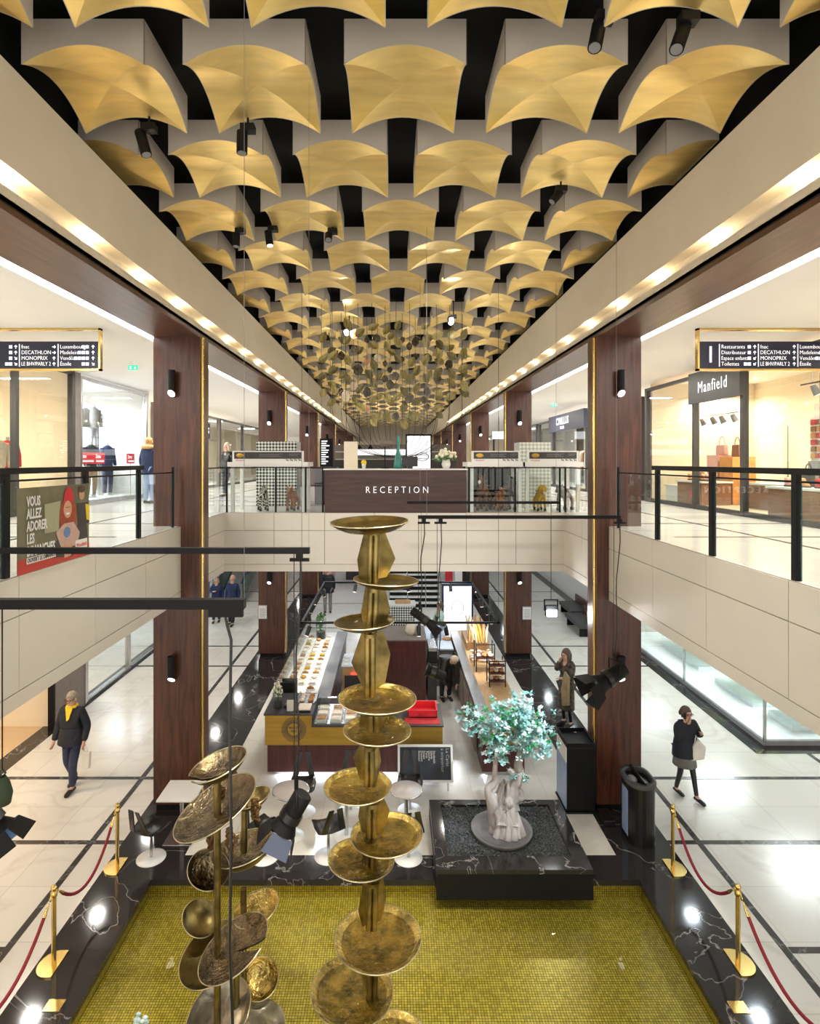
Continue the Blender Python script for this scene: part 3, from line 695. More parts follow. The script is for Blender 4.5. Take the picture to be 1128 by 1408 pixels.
counter(7.25, 13.6, 7.95, 14.75, 5.42, 'low brown display block in the shoe shop window, left of the door')
counter(7.9, 11.9, 8.8, 12.9, 5.42, 'brown counter inside the shoe shop doorway')
counter(7.3, 14.85, 7.7, 15.5, 5.28, 'small white box counter at the left end of the shoe shop window', 'whitem')
st = MB().tube([(7.24, 14.0, 5.1), (7.243, 14.0, 5.1)], .11, 24).build('round_sticker', M['redp']); tag(st, 'round red sticker on the brown display block', 'sticker')
def shelf(x0, y0, x1, y1, z, label):
    t = thing('wall_shelf', label, 'shelf', ((x0 + x1) / 2, (y0 + y1) / 2, z)); MB().box(x0, y0, z - .03, x1, y1, z).build('board', M['whitem'], t)
    MB().box(x1 - .02, y0, z - .25, x1, y0 + .03, z).build('bracket', M['steel'], t)
    for yy in (y0 + .02, y1 - .02): MB().tube([(x0 + .02, yy, z), (x0 + .02, yy, ZT)], .006, 5).build('hanging_wire', M['steel'], t)
    return t
shelf(8.0, 8.2, 8.4, 10.9, 5.95, 'white hanging shelf of low shoes in the shoe shop window')
shelf(8.0, 8.2, 8.4, 10.9, 6.32, 'upper hanging shelf with a row of ankle boots in the shoe shop')
def ankle_boot(x, y, z, m, label, s=1.0, grp='ankle boots on the hanging shelf'):
    t = thing('ankle_boot', label, 'shoe', (x, y, z), grp)
    pr = [(-.05, .0), (-.055, .17), (-.03, .19), (.04, .17), (.06, .10), (.16, .055), (.19, .02), (.19, 0)]
    MB().prism([(x - .04, y - q[0] * s, z + .02 + q[1] * s) for q in pr], (.08, 0, 0)).build('upper', M[m], t, .012)
    MB().prism([(x - .045, y - q[0] * s, z + q[1]) for q in [(-.06, 0), (-.06, .025), (.20, .025), (.20, 0)]], (.09, 0, 0)).build('sole', M['shoe'], t)
for i, (y, m, nm) in enumerate(((9.95, 'greycloth', 'leftmost'), (9.62, 'navycloth', 'second from the left'), (9.3, 'darkgrey', 'third from the left'), (8.98, 'tweed', 'rightmost'))):
    ankle_boot(8.2, y, 6.32, m, 'ankle boot on the upper hanging shelf of the shoe shop, %s' % nm, 1.2)
for i, y in enumerate((10.35, 10.05, 9.75, 9.4, 9.0, 8.6)):
    ankle_boot(8.2, y, 5.95, ('shoe', 'brownleather')[i % 2], 'low dark shoe on the lower hanging shelf, %s from the left' % ordinal(i + 1), .7, 'low shoes on the lower hanging shelf')
for i, y in enumerate((11.0, 10.6, 10.2, 9.8, 9.4, 9.0, 8.6)):
    ankle_boot(7.5, y, 5.42, ('pink', 'tan', 'redcloth', 'brownleather')[i % 4], 'shoe on the long white counter top of the shoe shop, %s from the left' % ordinal(i + 1), .8, 'shoes on the long counter')
for i, y in enumerate((14.6, 14.3, 14.0, 13.8)):
    ankle_boot(7.5, y, 5.42, ('tan', 'pink')[i % 2], 'shoe on the brown display block left of the door, %s from the left' % ordinal(i + 1), .8, 'shoes on the display block')
def handbag(x, y, z, w_, h, m, label, handle=True):
    t = thing('handbag', label, 'handbag', (x, y, z))
    MB().prism([(x - .06, y - w_ / 2, z), (x - .06, y + w_ / 2, z), (x - .06, y + w_ * .42, z + h), (x - .06, y - w_ * .42, z + h)], (.12, 0, 0)).build('bag_body', M[m], t, .03)
    if handle: MB().tube([(x, y + w_ * .3 * math.cos(a), z + h + w_ * .5 * math.sin(a)) for a in [PI * i / 10 for i in range(11)]], .012, 6).build('handle', M[m], t)
def plinth(x, y, z0, z1, w_, m, label):
    o = MB().box(x - w_ / 2, y - w_ / 2, z0, x + w_ / 2, y + w_ / 2, z1).build('display_plinth', M[m], None, .008); tag(o, label, 'plinth')
plinth(8.3, 14.6, Z1 + .06, 6.05, .5, 'pink', 'tall pinkish plinth carrying a handbag in the shoe shop'); plinth(8.3, 13.95, Z1 + .06, 6.0, .55, 'tan', 'tall tan plinth beside the pinkish one in the shoe shop')
handbag(8.3, 14.6, 6.05, .42, .26, 'pink', 'pink handbag with a round handle on the pinkish plinth'); handbag(8.3, 13.95, 6.0, .34, .30, 'brownleather', 'brown handbag on the tan plinth')
handbag(8.2, 10.70, 5.955, .24, .16, 'grey', 'grey travel bag at the left end of the hanging shoe shelf')
handbag(7.55, 14.2, 5.42, .24, .22, 'brownleather', 'small brown bag standing on the low brown block')
for i, y in enumerate((10.8, 10.35, 9.2, 8.6)): handbag(7.75, y, 5.42, .26, .30, ('shoe', 'brownleather', 'tan', 'darkgrey')[i], 'bag standing behind the shoes on the long counter, %s from the left' % ordinal(i + 1))
rk = thing('wallet_rack', 'tall narrow rack of red and brown wallets beside the shop door', 'rack', (8.2, 11.15, Z1 + .06))
MB().box(8.1, 10.95, Z1 + .06, 8.3, 11.3, 5.9).build('rack_base', M['steel'], rk); MB().box(8.16, 10.95, 5.9, 8.24, 11.3, 6.75).build('rack_board', M['whitem'], rk)
for i in range(6):
    for j in range(2): MB().cbox((8.14, 11.04 + j * .17, 6.0 + i * .13), (.03, .13, .10)).build('wallet', M[('redcloth', 'tan', 'brownleather')[(i + j) % 3]], rk)
def rail_lights(x, ys, z, label, grp):
    t = thing('track_rail', label, 'light track', (x, ys[0], z)); MB().box(x - .02, min(ys) - .3, z, x + .02, max(ys) + .3, z + .03).build('rail', M['steel'], t)
    for yy in (min(ys), max(ys)): MB().tube([(x, yy, z), (x, yy, ZT)], .008, 5).build('rod', M['steel'], t)
    for i, y in enumerate(ys):
        h = MB().tube([(x, y, z - .02), (x + .08, y - .03, z - .20)], [.05, .075], 12).build('spot_head', M['grey'], t); MB().tube([(x + .08, y - .03, z - .20), (x + .082, y - .031, z - .205)], .06, 12).build('lens', M['lamp'], h)
rail_lights(7.9, [10.9, 10.2, 9.6, 9.0], 7.35, 'ceiling light track with four spots in the right part of the shoe shop', '')
rail_lights(9.0, [11.2, 10.0, 8.9], 7.2, 'deeper ceiling light track with three spots in the shoe shop', '')
rail_lights(8.2, [15.4, 14.9, 14.5, 14.0], 7.05, 'ceiling light track with four spots left of the shoe shop door', '')
tag(MB().box(9.6, 12.2, 6.0, 9.62, 13.2, 7.2).build('wall_picture', M['pink']), 'pale pink picture on the back wall seen through the shoe shop door', 'picture')
dr = thing('shop_door', 'open glass door with a tall steel handle in the shoe shop entrance', 'door', (7.2, 11.7, Z1))
MB().box(7.05, 11.62, Z1 + .02, 8.0, 11.64, 7.18).build('door_glass', M['glass'], dr); MB().tube([(7.9, 11.58, 5.3), (7.9, 11.58, 6.6)], .015, 8).build('handle', M['steel'], dr)
MB().box(7.02, 11.6, Z1 + .02, 7.06, 11.66, 7.2).build('door_frame', M['darkgrey'], dr)

# right upper, farther: children's clothing shop
front('storefront', 'glass front of the clothing shop beyond the right column', 7.0, 16.2, 27.5, Z1, 7.7, [16.2, 20.8, 25.1, 27.5])
sb = thing('shop_sign', 'dark blue-grey sign band with white letters of the clothing shop beyond the right column', 'sign', (6.9, 23, 7.1))
MB().box(6.80, 20.6, 7.12, 6.935, 25.2, 7.78).build('sign_band', solid('slateblue', (.055, .06, .10), .5), sb)
t_ = text(MB(), 'CYRILLUS', .40, (6.79, 23.2, 7.50), 'left', 1.0, off=.006); text(t_, 'PARIS', .16, (6.79, 23.2, 7.24), 'left', 1.3, off=.002); t_.build('lettering', M['lit'], sb)
struct('wall_shop_back_far', B(9.9, 16, Z1, 10, 30, ZT), M['white'])
for i, y in enumerate((18.5, 22, 26)):
    rkk = thing('clothes_rail', 'clothes rail with hanging garments inside the right clothing shop, %s from the front' % ordinal(i + 1), 'clothes rail', (8.6, y, Z1))
    MB().tube([(8.6, y - .7, Z1), (8.6, y - .7, 6.4), (8.6, y + .7, 6.4), (8.6, y + .7, Z1)], .02, 6).build('rail_frame', M['blackm'], rkk)
    for j in range(8): MB().prism([(8.4, y - .55 + j * .15, 5.5), (8.8, y - .55 + j * .15, 5.5), (8.75, y - .55 + j * .15, 6.25), (8.6, y - .55 + j * .15, 6.38), (8.45, y - .55 + j * .15, 6.25)], (0, .05, 0)).build('garment', M[('canvas', 'navycloth', 'tan', 'pink', 'whitem')[j % 5]], rkk)
front('storefront', 'distant glass shop front on the right upper gallery', 7.0, 28, 44, Z1, 7.7, [28, 32, 36, 40, 44])
struct('wall_shop_back_farther', B(9.5, 30.2, Z1, 9.6, 46, ZT), M['white'])
scr = thing('hanging_screen', 'small hanging information screens beside the third right column', 'screen', (5.2, 27.5, 6.9))
MB().box(4.75, 27.45, 6.95, 5.35, 27.52, 7.3).build('panel', M['screen'], scr); MB().tube([(5.05, 27.5, 7.3), (5.05, 27.5, ZT)], .015, 6).build('rod', M['blackm'], scr)

# left upper: clothing shops
front('storefront', 'glass front of the beige shop on the left upper gallery, dark frames', -7.5, 6.5, 13.6, Z1, 8.0, [6.5, 8.9, 11.52, 13.55], m='darkgrey')
front('storefront', 'bright glass shop front with mannequins on the left upper gallery', -7.5, 13.9, 17.6, Z1, 7.95, [13.9, 17.6], m='steel')
MBp = B(-7.56, 13.62, Z1, -7.44, 13.86, 8.0); tag(MBp.build('shop_pilaster', M['taupe']), 'narrow taupe pilaster between the two left shop fronts', 'pilaster')
struct('wall_shop_left_partition', B(-11.5, 13.65, Z1, -7.6, 13.75, ZT), M['cream']); struct('wall_shop_left_partition_far', B(-11.5, 17.7, Z1, -7.45, 17.8, ZT), M['white'])
struct('wall_shop_left_back', B(-10.6, 5, Z1, -10.5, 13.6, ZT), M['cream'])
struct('wall_shop_left_white', B(-9.9, 13.8, Z1, -9.8, 17.6, ZT), M['white'])
tag(B(-10.4, 9.5, 6.4, -8.6, 9.6, 7.9).build('hanging_banner', M['grey']), 'grey panel hanging inside the beige left shop', 'banner')
tag(MB().box(-8.9, 10.4, Z1, -8.3, 11.2, 6.9).build('shop_pillar', M['taupe']), 'taupe block pillar inside the left beige shop', 'pillar')
def mannequin(x, y, z, rot, top, pants, label, head=False):
    t = thing('mannequin', label, 'mannequin', (0, 0, 0), 'shop mannequins')
    b = MB()
    for s in (-1, 1):
        b.tube([(s * .09, 0, .86), (s * .10, -.02, .45), (s * .10, 0, .08)], [.085, .065, .05], 10)
    b.build('trousers', M[pants], t)
    c = MB().tube([(0, 0, .80), (0, 0, .95), (0, 0, 1.15), (0, 0, 1.33), (0, 0, 1.42)], [.17, .165, .18, .20, .07], 14, flat=.62)
    for s in (-1, 1): c.tube([(s * .17, 0, 1.34), (s * .24, .02, 1.1), (s * .22, -.06, .86)], [.065, .055, .045], 8)
    c.build('jacket', M[top], t)
    MB().tube([(0, 0, 1.40), (0, 0, 1.5)], .045, 8).build('neck_cap', M['steel'], t)
    MB().lathe([(.001, .02), (.16, .02), (.16, 0), (.001, 0)], (0, 0, 0), 20).box(-.07, -.1, .02, .07, .06, .09).build('base', M['steel'], t)
    t.location = (x, y, z); t.rotation_euler = (0, 0, rot)
mannequin(-8.1, 15.6, Z1 + .12, 1.2, 'jacket', 'khaki', 'headless mannequin in a dark quilted jacket and khaki trousers in the left shop window')
mannequin(-8.1, 16.5, Z1 + .12, 1.2, 'navycloth', 'denim', 'headless mannequin in a navy jacket and dark trousers, right one in the left window')
mannequin(-8.7, 16.9, Z1 + 1.25, 1.2, 'greycloth', 'grey', 'mannequin in a grey sweatshirt on the raised display in the left window')
mannequin(-8.1, 11.9, Z1 + .12, 1.2, 'beige', 'redcloth', 'mannequin in a beige jacket in the dark-framed left shop window')
mannequin(-8.3, 12.5, Z1 + .12, 1.0, 'redcloth', 'redcloth', 'red dressed figure in the dark-framed left shop window')
tag(B(-9.0, 16.5, Z1 + .12, -8.4, 17.3, Z1 + 1.25).build('display_plinth', M['whitem']), 'white plinth raising the sweatshirt mannequin', 'plinth')
tag(B(-9.7, 13.95, Z1, -7.6, 17.5, Z1 + .12).build('window_platform', M['whitem']), 'low white platform inside the bright left shop window', 'platform')
tag(B(-9.7, 9, Z1, -7.6, 13.4, Z1 + .12).build('window_platform', M['beige']), 'low beige platform inside the dark-framed left shop window', 'platform')
for i, (y, wd) in enumerate(((14.5, .8), (15.15, .5), (16.95, .45))):
    o = thing('sale_sign', 'red sale sign with white lettering in the bright left window, %s from the left' % ordinal(i + 1), 'sign', (-7.62, y, 5.85))
    MB().box(-7.66, y - wd / 2, 5.83, -7.63, y + wd / 2, 6.12).build('board', M['redp'], o); MB().tube([(-7.65, y, Z1 + .12), (-7.65, y, 5.83)], .01, 6).build('stand', M['steel'], o)
    text(MB(), '2ème', .15, (-7.625, y - wd * .2, 6.02), 'right', .8, ext=.001).box(-7.628, y - wd * .4, 5.88, -7.625, y + wd * .4, 5.92).build('lettering', M['lit'], o)
for i, (y, z, m) in enumerate(((14.15, 7.3, 'greycloth'), (14.65, 7.3, 'canvas'), (15.15, 7.35, 'grey'), (15.65, 7.25, 'navycloth'), (16.15, 7.35, 'greycloth'), (14.15, 6.5, 'denim'), (14.65, 6.55, 'canvas'), (15.15, 6.6, 'greycloth'))):
    gx = -8.6 if i < 5 else -9.2
    o = thing('hanging_garment', 'garment hung on wires in the bright left shop window, %s of eight' % ordinal(i + 1), 'garment', (-8.6, y, z - .4), 'garments hung in the bright left window')
    MB().prism([(gx, y - .22, z - .5), (gx, y + .22, z - .5), (gx, y + .20, z - .02), (gx, y + .08, z + .05), (gx, y - .08, z + .05), (gx, y - .20, z - .02)], (.07, 0, 0)).build('cloth', M[m], o, .02)
    MB().tube([(gx + .03, y, z), (gx + .03, y, ZT)], .006, 5).build('wire', M['steel'], o)
tag(text(B(-7.56, 15.0, 6.9, -7.555, 15.25, 6.9 + .001), '2', .30, (-7.55, 15.1, 7.0), 'right').build('window_number', M['blackm']), 'black figure 2 on the bright left shop window', 'number')
# farther left
front('storefront', 'glass front of a shop just beyond the first left column', -7.5, 18.2, 25, Z1, 7.75, [18.2, 21.2, 25], m='taupe')
front('storefront', 'glass front of the farther shop on the left upper gallery', -7.5, 25.2, 36, Z1, 7.75, [25.2, 29, 33, 36], m='darkgrey')
struct('wall_shop_left_far_back', B(-10.2, 18, Z1, -10.1, 45, ZT), M['cream'])
sb = thing('shop_sign', 'white lit letters on a dark sign beside the second left column', 'sign', (-7.3, 23, 7.0))
MB().box(-7.46, 22.2, 6.75, -7.0, 22.3, 7.35).build('sign_board', M['navy'], sb); text(MB(), 'JULES', .30, (-7.2, 22.19, 7.05), 'front', .55, off=.01).build('lettering', M['lit'], sb)
for i, y in enumerate((19.5, 20.6, 23, 24)): 
    mannequin(-8.2, y, Z1, 1.2, ('greycloth', 'tan', 'redcloth', 'navycloth')[i], ('denim', 'greycloth', 'denim', 'khaki')[i], 'distant mannequin in the left shop beyond the first column, %s from the front' % ordinal(i + 1))
# directory totem on the upper far left
tt = thing('directory_totem', 'black directory totem with lit white lines left of the reception desk', 'directory', (-2.6, 22, Z1))
p0 = at(440, 640, 22); p1 = at(458, 603, 22)
MB().box(p0.x, 22, Z1, p1.x, 22.1, p1.z).build('panel', M['blackm'], tt)
mb = MB()
for i in range(11): mb.box(p0.x + .06, 21.98, p1.z - .12 - i * .085, p0.x + .06 + random.uniform(.15, .38), 22.0, p1.z - .08 - i * .085)
mb.build('listing', M['lit'], tt)
# restaurant and big screen at the back of the hall
bs = thing('advertising_screen', 'large lit white advertising screen in a black frame behind the reception', 'screen', at(575, 640, 20))
a = at(558, 646, 20); b = at(594, 597, 20)
MB().box(a.x, 20, Z1, b.x, 20.15, b.z).build('frame', M['blackm'], bs); MB().box(a.x + .05, 19.98, Z1 + .3, b.x - .05, 20, b.z - .06).build('display', M['screen'], bs)
mb = MB().lathe([(.24, 0), (.24, .004), (.20, .004), (.20, 0)], (0, 0, 0), 28, Matrix.Translation(((a.x + b.x) / 2 + .12, 19.97, 6.05)) @ Matrix.Rotation(PI / 2, 4, 'X') @ Matrix.Diagonal((1, .6, 1, 1)))
for i in range(3): mb.box((a.x + b.x) / 2 - .04, 19.972, 5.98 + i * .06, (a.x + b.x) / 2 + .28, 19.98, 6.0 + i * .06)
mb.build('emblem', M['grey'], bs)
bar = thing('restaurant_bar', 'dark restaurant counter with back shelves far behind the reception', 'bar', (0, 27, Z1))
MB().box(-3, 27, Z1, 3.0, 27.6, 5.95).build('counter', M['darkgrey'], bar); MB().box(-3, 30, Z1, 3, 30.2, 6.75).build('back_wall', M['taupe'], bar)
for i in range(3): MB().box(-2.9, 29.6, 5.6 + i * .38, 2.9, 30, 5.63 + i * .38).build('shelf', M['whitem'], bar)
MB().box(-1.9, 29.55, 6.2, .9, 29.6, 6.5).build('menu_board', M['screen'], bar)
for i in range(16):
    x = -2.7 + i * .36; o = MB().lathe([(.0, 0), (.05, 0), (.05, .18), (.018, .24), (.018, .3), (0, .3)], (x, 29.8, 5.63), 10).build('bottle', M[('redcloth', 'shoe', 'canvas', 'leafyg', 'tan')[i % 5]]); tag(o, 'bottle on the distant restaurant back shelf, %s from the left' % ordinal(i + 1), 'bottle', 'bottles behind the restaurant bar')
for i, x in enumerate((-2.1, -1.5, -1.0)):
    t = thing('pendant_lamp', 'small dark pendant lamp above the distant bar, %s from the left' % ordinal(i + 1), 'lamp', (x, 26.5, 6.5), 'pendants above the restaurant bar')
    MB().lathe([(.02, .2), (.05, .16), (.12, 0), (.10, 0), (.02, .14)], (x, 26.5, 6.45), 14).build('shade', M['blackm'], t); MB().tube([(x, 26.5, 6.6), (x, 26.5, 9.9)], .01, 5).build('cord', M['blackm'], t)

# ------------------------------------------------------------------ reception desk
rd = thing('reception_desk', 'dark walnut reception desk with white RECEPTION letters on the bridge edge', 'reception desk', (.07, YB + .3, Z1))
MB().box(-1.44, YB - .02, Z1 - .02, 1.58, YB + .7, 5.71).build('front_panel', M['woodx'], rd); MB().box(-1.47, YB - .05, 5.71, 1.61, YB + .75, 5.735).build('top', M['whitem'], rd)
text(MB(), 'RECEPTION', .205, (.105, YB - .035, 5.28), 'front', .86, spacing=1.6, off=-.004, ext=.012).build('lettering', M['lit'], rd)
def onbridge(px, py, Y): return at(px, py, Y)
t = MB().box(-1.06, 12.75, 5.735, -.76, 12.80, 6.33).build('standing_panel', M['fascia']); tag(t, 'plain white standing panel on the left part of the reception desk', 'panel')
t = thing('glass_vase', 'tall narrow teal glass vase on the reception desk', 'vase', (.13, 12.8, 5.735))
solid('teal', (.035, .22, .20), .12); MB().lathe([(0, 0), (.09, 0), (.10, .08), (.07, .28), (.035, .38), (.03, .62), (.035, .72)], (.13, 12.8, 5.735), 20).build('body', M['teal'], t)
t = thing('monitor', 'black monitor back on the reception desk', 'monitor', (.38, 12.7, 5.735)); MB().box(.22, 12.7, 5.78, .56, 12.73, 6.0).build('screen_back', M['blackp'], t, .01); MB().box(.33, 12.68, 5.735, .45, 12.8, 5.80).build('stand', M['blackp'], t)
t = thing('reading_lamp', 'dark oval desk lamp above the reception desk', 'lamp', (-.1, 12.9, 5.735)); MB().ball((-.16, 12.85, 6.30), .17, 12, (1, 1, .45)).build('shade', M['taupe'], t); MB().tube([(-.16, 12.85, 5.735), (-.16, 12.85, 6.25)], .012, 8).build('stem', M['blackm'], t); MB().tube([(-.16, 12.85, 5.735), (-.16, 12.85, 5.75)], .09, 16).build('base', M['blackm'], t)
t = thing('flower_vase', 'white vase with a bunch of cream flowers on the reception desk', 'flowers', (1.18, 12.7, 5.735))
MB().lathe([(0, 0), (.07, 0), (.10, .09), (.08, .2), (.085, .2)], (1.18, 12.7, 5.735), 18).build('vase', M['ceramic'], t)
fl = MB(); lf = MB()
for i in range(46):
    a = random.uniform(0, 2 * PI); r = random.uniform(0, .24); c = Vector((1.16 + r * math.cos(a), 12.7 + .6 * r * math.sin(a), 6.03 + .14 * random.random() - r * .35))
    fl.ball(c, random.uniform(.025, .045), 6)
for i in range(24):
    a = random.uniform(0, 2 * PI); r = random.uniform(.08, .26); c = Vector((1.16 + r * math.cos(a), 12.7 + .6 * r * math.sin(a), 5.97 + .1 * random.random() - r * .3)); lf.ball(c, .04, 5, (1, .3, .5))
fl.build('blossoms', M['bloom'], t); lf.build('leaves', M['leafyg'], t)
t = thing('flower_vase', 'small yellow plant in a glass on the left of the reception desk', 'flowers', (-.62, 12.7, 5.735)); MB().lathe([(0, 0), (.04, 0), (.05, .1)], (-.62, 12.7, 5.735), 12).build('vase', M['ceramic'], t); MB().ball((-.62, 12.7, 5.87), .06, 8).build('blossoms', M['scarfy'], t)

# ------------------------------------------------------------------ animal ride stands
def anim_stand(x0, x1, label, dz=0):
    t = thing('display_stand', label, 'display stand', ((x0 + x1) / 2, 12.75, Z1), 'ride-on animal display stands'); y0, y1 = 12.52, 13.35
    for x in (x0, x1): MB().box(x - .035, y0, Z1, x + .035, y0 + .07, 5.78).build('leg', M['whitem'], t)
    for x in (x0, x1): MB().box(x - .035, y1 - .07, Z1, x + .035, y1, 5.78).build('leg', M['whitem'], t)
    MB().box(x0 - .10, y0 - .03, 5.78, x1 + .10, y1, 5.88).build('shelf', M['whitem'], t)
    MB().box(x0 - .0, y0, 5.88, x1 + .0, y0 + .10, 6.12).build('header_board', M['whitem'], t)
    MB().box(x0 + .04, y0 - .006, 5.95, x1 - .04, y0, 6.095).build('dark_panel', M['darkgrey'], t)
    MB().ball((x0 + .17, y0 - .008, 6.022), .085, 12, (1, .06, .55)).build('gold_emblem', M['brassb'], t)
    mb = MB()
    for i, (a, b, z) in enumerate(((.38, .72, 6.05), (.38, .66, 6.025), (.38, .7, 6.0), (.80, .95, 6.05), (.80, .92, 6.02))):
        L_ = x1 - x0; mb.box(x0 + a * L_, y0 - .008, z, x0 + b * L_, y0 - .006, z + .008)
    mb.build('small_print', M['grey'], t)
    text(MB(), 'Westfield', .05, (x0 + .17, y0 - .004, 5.915), 'front', ext=.001).build('logo', M['redp'], t)
    an = MB()
    for i in range(4):
        x = x1 - .36 + i * .09; an.box(x, y0 - .004, 5.915, x + .045, y0, 5.93).box(x, y0 - .004, 5.895, x + .008, y0, 5.915).box(x + .037, y0 - .004, 5.895, x + .045, y0, 5.915).box(x - .012, y0 - .004, 5.925, x + .006, y0, 5.945)
    an.build('animal_icons', M['blackm'], t)
anim_stand(-3.45, -1.92, 'white ride-on animal stand with dark header left of the reception desk')
anim_stand(1.72, 2.76, 'white ride-on animal stand with dark header just right of the reception desk')
anim_stand(2.92, 4.02, 'white ride-on animal stand at the far right of the bridge')
t = MB().box(3.05, 13.9, Z1, 3.8, 14.5, 6.35).build('tiled_pillar', M['checkp']); tag(t, 'pale patterned tile pillar behind the right animal stands', 'pillar')
t = MB().box(-3.35, 14.3, Z1 + .12, -2.35, 14.9, 6.38).box(-3.36, 14.29, Z1, -2.34, 14.91, Z1 + .12).build('tiled_pillar', M['check']); tag(t, 'pillar with green and white diamond tiles behind the zebra', 'pillar')
tag(MB().box(-1.95, 14.6, Z1, -1.4, 15.3, 5.75).build('wrapped_display', solid('darkviolet', (.035, .02, .045), .5)), 'dark violet display block behind the brown goat', 'display block')
tag(MB().box(1.7, 14.0, Z1, 2.85, 14.1, 5.75).build('dark_screen', M['blackm']), 'dark screen behind the brown ride-on horse', 'screen')

def skin(V, E, R, sub=2, root=0):
    me = bpy.data.meshes.new('t'); me.from_pydata(V, E, []); o = bpy.data.objects.new('t', me); C.objects.link(o)
    md = o.modifiers.new('s', 'SKIN'); md.use_smooth_shade = True
    if not me.skin_vertices: 
        bm = bmesh.new(); bm.from_mesh(me); bm.verts.layers.skin.verify(); bm.to_mesh(me); bm.free()
    for i, d in enumerate(me.skin_vertices[0].data):
        r = R[i]; d.radius = r if isinstance(r, tuple) else (r, r); d.use_root = (i == root)
    s = o.modifiers.new('u', 'SUBSURF'); s.levels = sub; s.render_levels = sub
    dg = bpy.context.evaluated_depsgraph_get(); dg.update()
    m2 = bpy.data.meshes.new_from_object(o.evaluated_get(dg)); bpy.data.objects.remove(o); bpy.data.meshes.remove(me)
    for p in m2.polygons: p.use_smooth = True
    return m2
def put(parent, name, me, m):
    me.name = name; me.materials.clear(); return link(name, me, m, parent)
# ride-on animals: facing -Y; h = height at the back
def animal(x, y, rot, s, m, label, mane=None, head_up=.3, horns=False, lion=False, face=None, cat='toy animal'):
    t = thing('ride_on_animal', label, cat, (0, 0, 0), 'ride-on toy animals')
    V = [(0, .0, .42), (0, -.16, .44), (0, .2, .43), (0, -.26, .56), (0, -.32, .42 + head_up), (0, -.44, .38 + head_up), (0, -.52, .34 + head_up)]
    E = [(0, 1), (0, 2), (1, 3), (3, 4), (4, 5), (5, 6)]; R = [.105, .11, .10, (.075, .09), .07, .052, .038]
    for sx in (-1, 1):
        for (b0, yy, kn) in ((1, -.18, -.02), (2, .22, .03)):
            i = len(V); V += [(sx * .085, yy, .34), (sx * .095, yy + kn, .2), (sx * .095, yy, .05)]; R += [.052, .035, .03]; E += [(b0, i), (i, i + 1), (i + 1, i + 2)]
        i = len(V); V += [(sx * .05, -.30, .47 + head_up), (sx * .075, -.29, .54 + head_up)]; R += [.022, .012]; E += [(4, i), (i, i + 1)]
    i = len(V); V += [(0, .32, .40), (0, .36, .24)]; R += [.03, .02]; E += [(2, i), (i, i + 1)]
    put(t, 'animal_body', skin(V, E, R, 2), M[m])
    for sx in (-1, 1):
        for yy in (-.18, .22):
            MB().tube([(sx * .095 - .03, yy, .045), (sx * .095 + .03, yy, .045)], .045, 12).build('wheel', M['blackp'], t)
    MB().tube([(-.12, -.22, .52 + head_up * .5), (.12, -.22, .52 + head_up * .5)], .014, 8).build('handlebar', M['blackp'], t)
    MB().ball((-.045, -.40, .43 + head_up), .012, 6).ball((.045, -.40, .43 + head_up), .012, 6).build('eyes', M['blackp'], t)
    if mane: MB().prism([(-.02, -.24, .50), (-.02, -.20, .60), (-.02, -.24, .52 + head_up), (-.02, -.34, .50 + head_up), (-.02, -.32, .44 + head_up)], (.04, 0, 0)).build('mane', M[mane], t, .01)
    if horns: MB().tube([(-.03, -.30, .50 + head_up), (-.06, -.26, .60 + head_up), (-.10, -.24, .64 + head_up)], [.012, .009, .004], 6).tube([(.03, -.30, .50 + head_up), (.06, -.26, .60 + head_up), (.10, -.24, .64 + head_up)], [.012, .009, .004], 6).build('horns', M['beige'], t)
    if lion: MB().ball((0, -.28, .46 + head_up), .13, 10, (1, .5, 1)).build('lion_mane', M['goldfur'], t)
    if face: MB().ball((0, -.49, .37 + head_up), .045, 8, (.8, .9, 1)).build('muzzle', M[face], t)
    MB().box(-.09, -.06, .525, .09, .16, .555).build('saddle', M['brownleather'], t, .01)
    t.location = (x, y, Z1); t.rotation_euler = (0, 0, rot); t.scale = (s, s, s)
animal(-2.88, 12.95, .35, .82, 'zebra', 'small striped zebra ride-on toy left of the brown goat', 'shoe', .16, face='shoe')
animal(-2.22, 12.95, -.1, .80, 'redfur', 'brown horned goat ride-on toy on the left of the bridge', None, .16, True)
animal(2.05, 12.98, -.35, 1.02, 'brownfur', 'dark brown horse ride-on toy, tallest, right of the desk', 'shoe', .26, face='canvas')
animal(2.38, 12.9, .1, .78, 'redfur', 'small chestnut pony ride-on toy between horse and donkey', 'canvas', .16)
animal(2.60, 13.0, .1, .98, 'greyfur', 'grey donkey ride-on toy beside the small pony', 'shoe', .26)
animal(3.28, 12.9, .0, .80, 'goldfur', 'golden yellow lion ride-on toy on the right of the bridge', None, .14, lion=True, face='canvas')
animal(3.86, 12.98, -.7, .88, 'greyfur', 'dark grey donkey ride-on toy at the right end of the bridge', 'shoe', .14)
t = thing('topiary_tree', 'narrow dark conifer beside the left column on the bridge', 'plant', (-3.62 - .35, 11.6, Z1))
MB().lathe([(0, 0), (.13, 0), (.16, .25), (.14, .25)], (-3.95, 11.5, Z1), 16).build('pot', M['darkgrey'], t)
mb = MB()
for i in range(260):
    z = random.uniform(.25, 1.05); r = .17 * (1 - (z - .25) * .75) * random.uniform(.8, 1.05); a = random.uniform(0, 2 * PI)
    mb.ball((-3.95 + r * math.cos(a), 11.5 + r * math.sin(a), Z1 + z), .03, 4, (1, 1, .6))
mb.build('foliage', M['leafyg'], t)

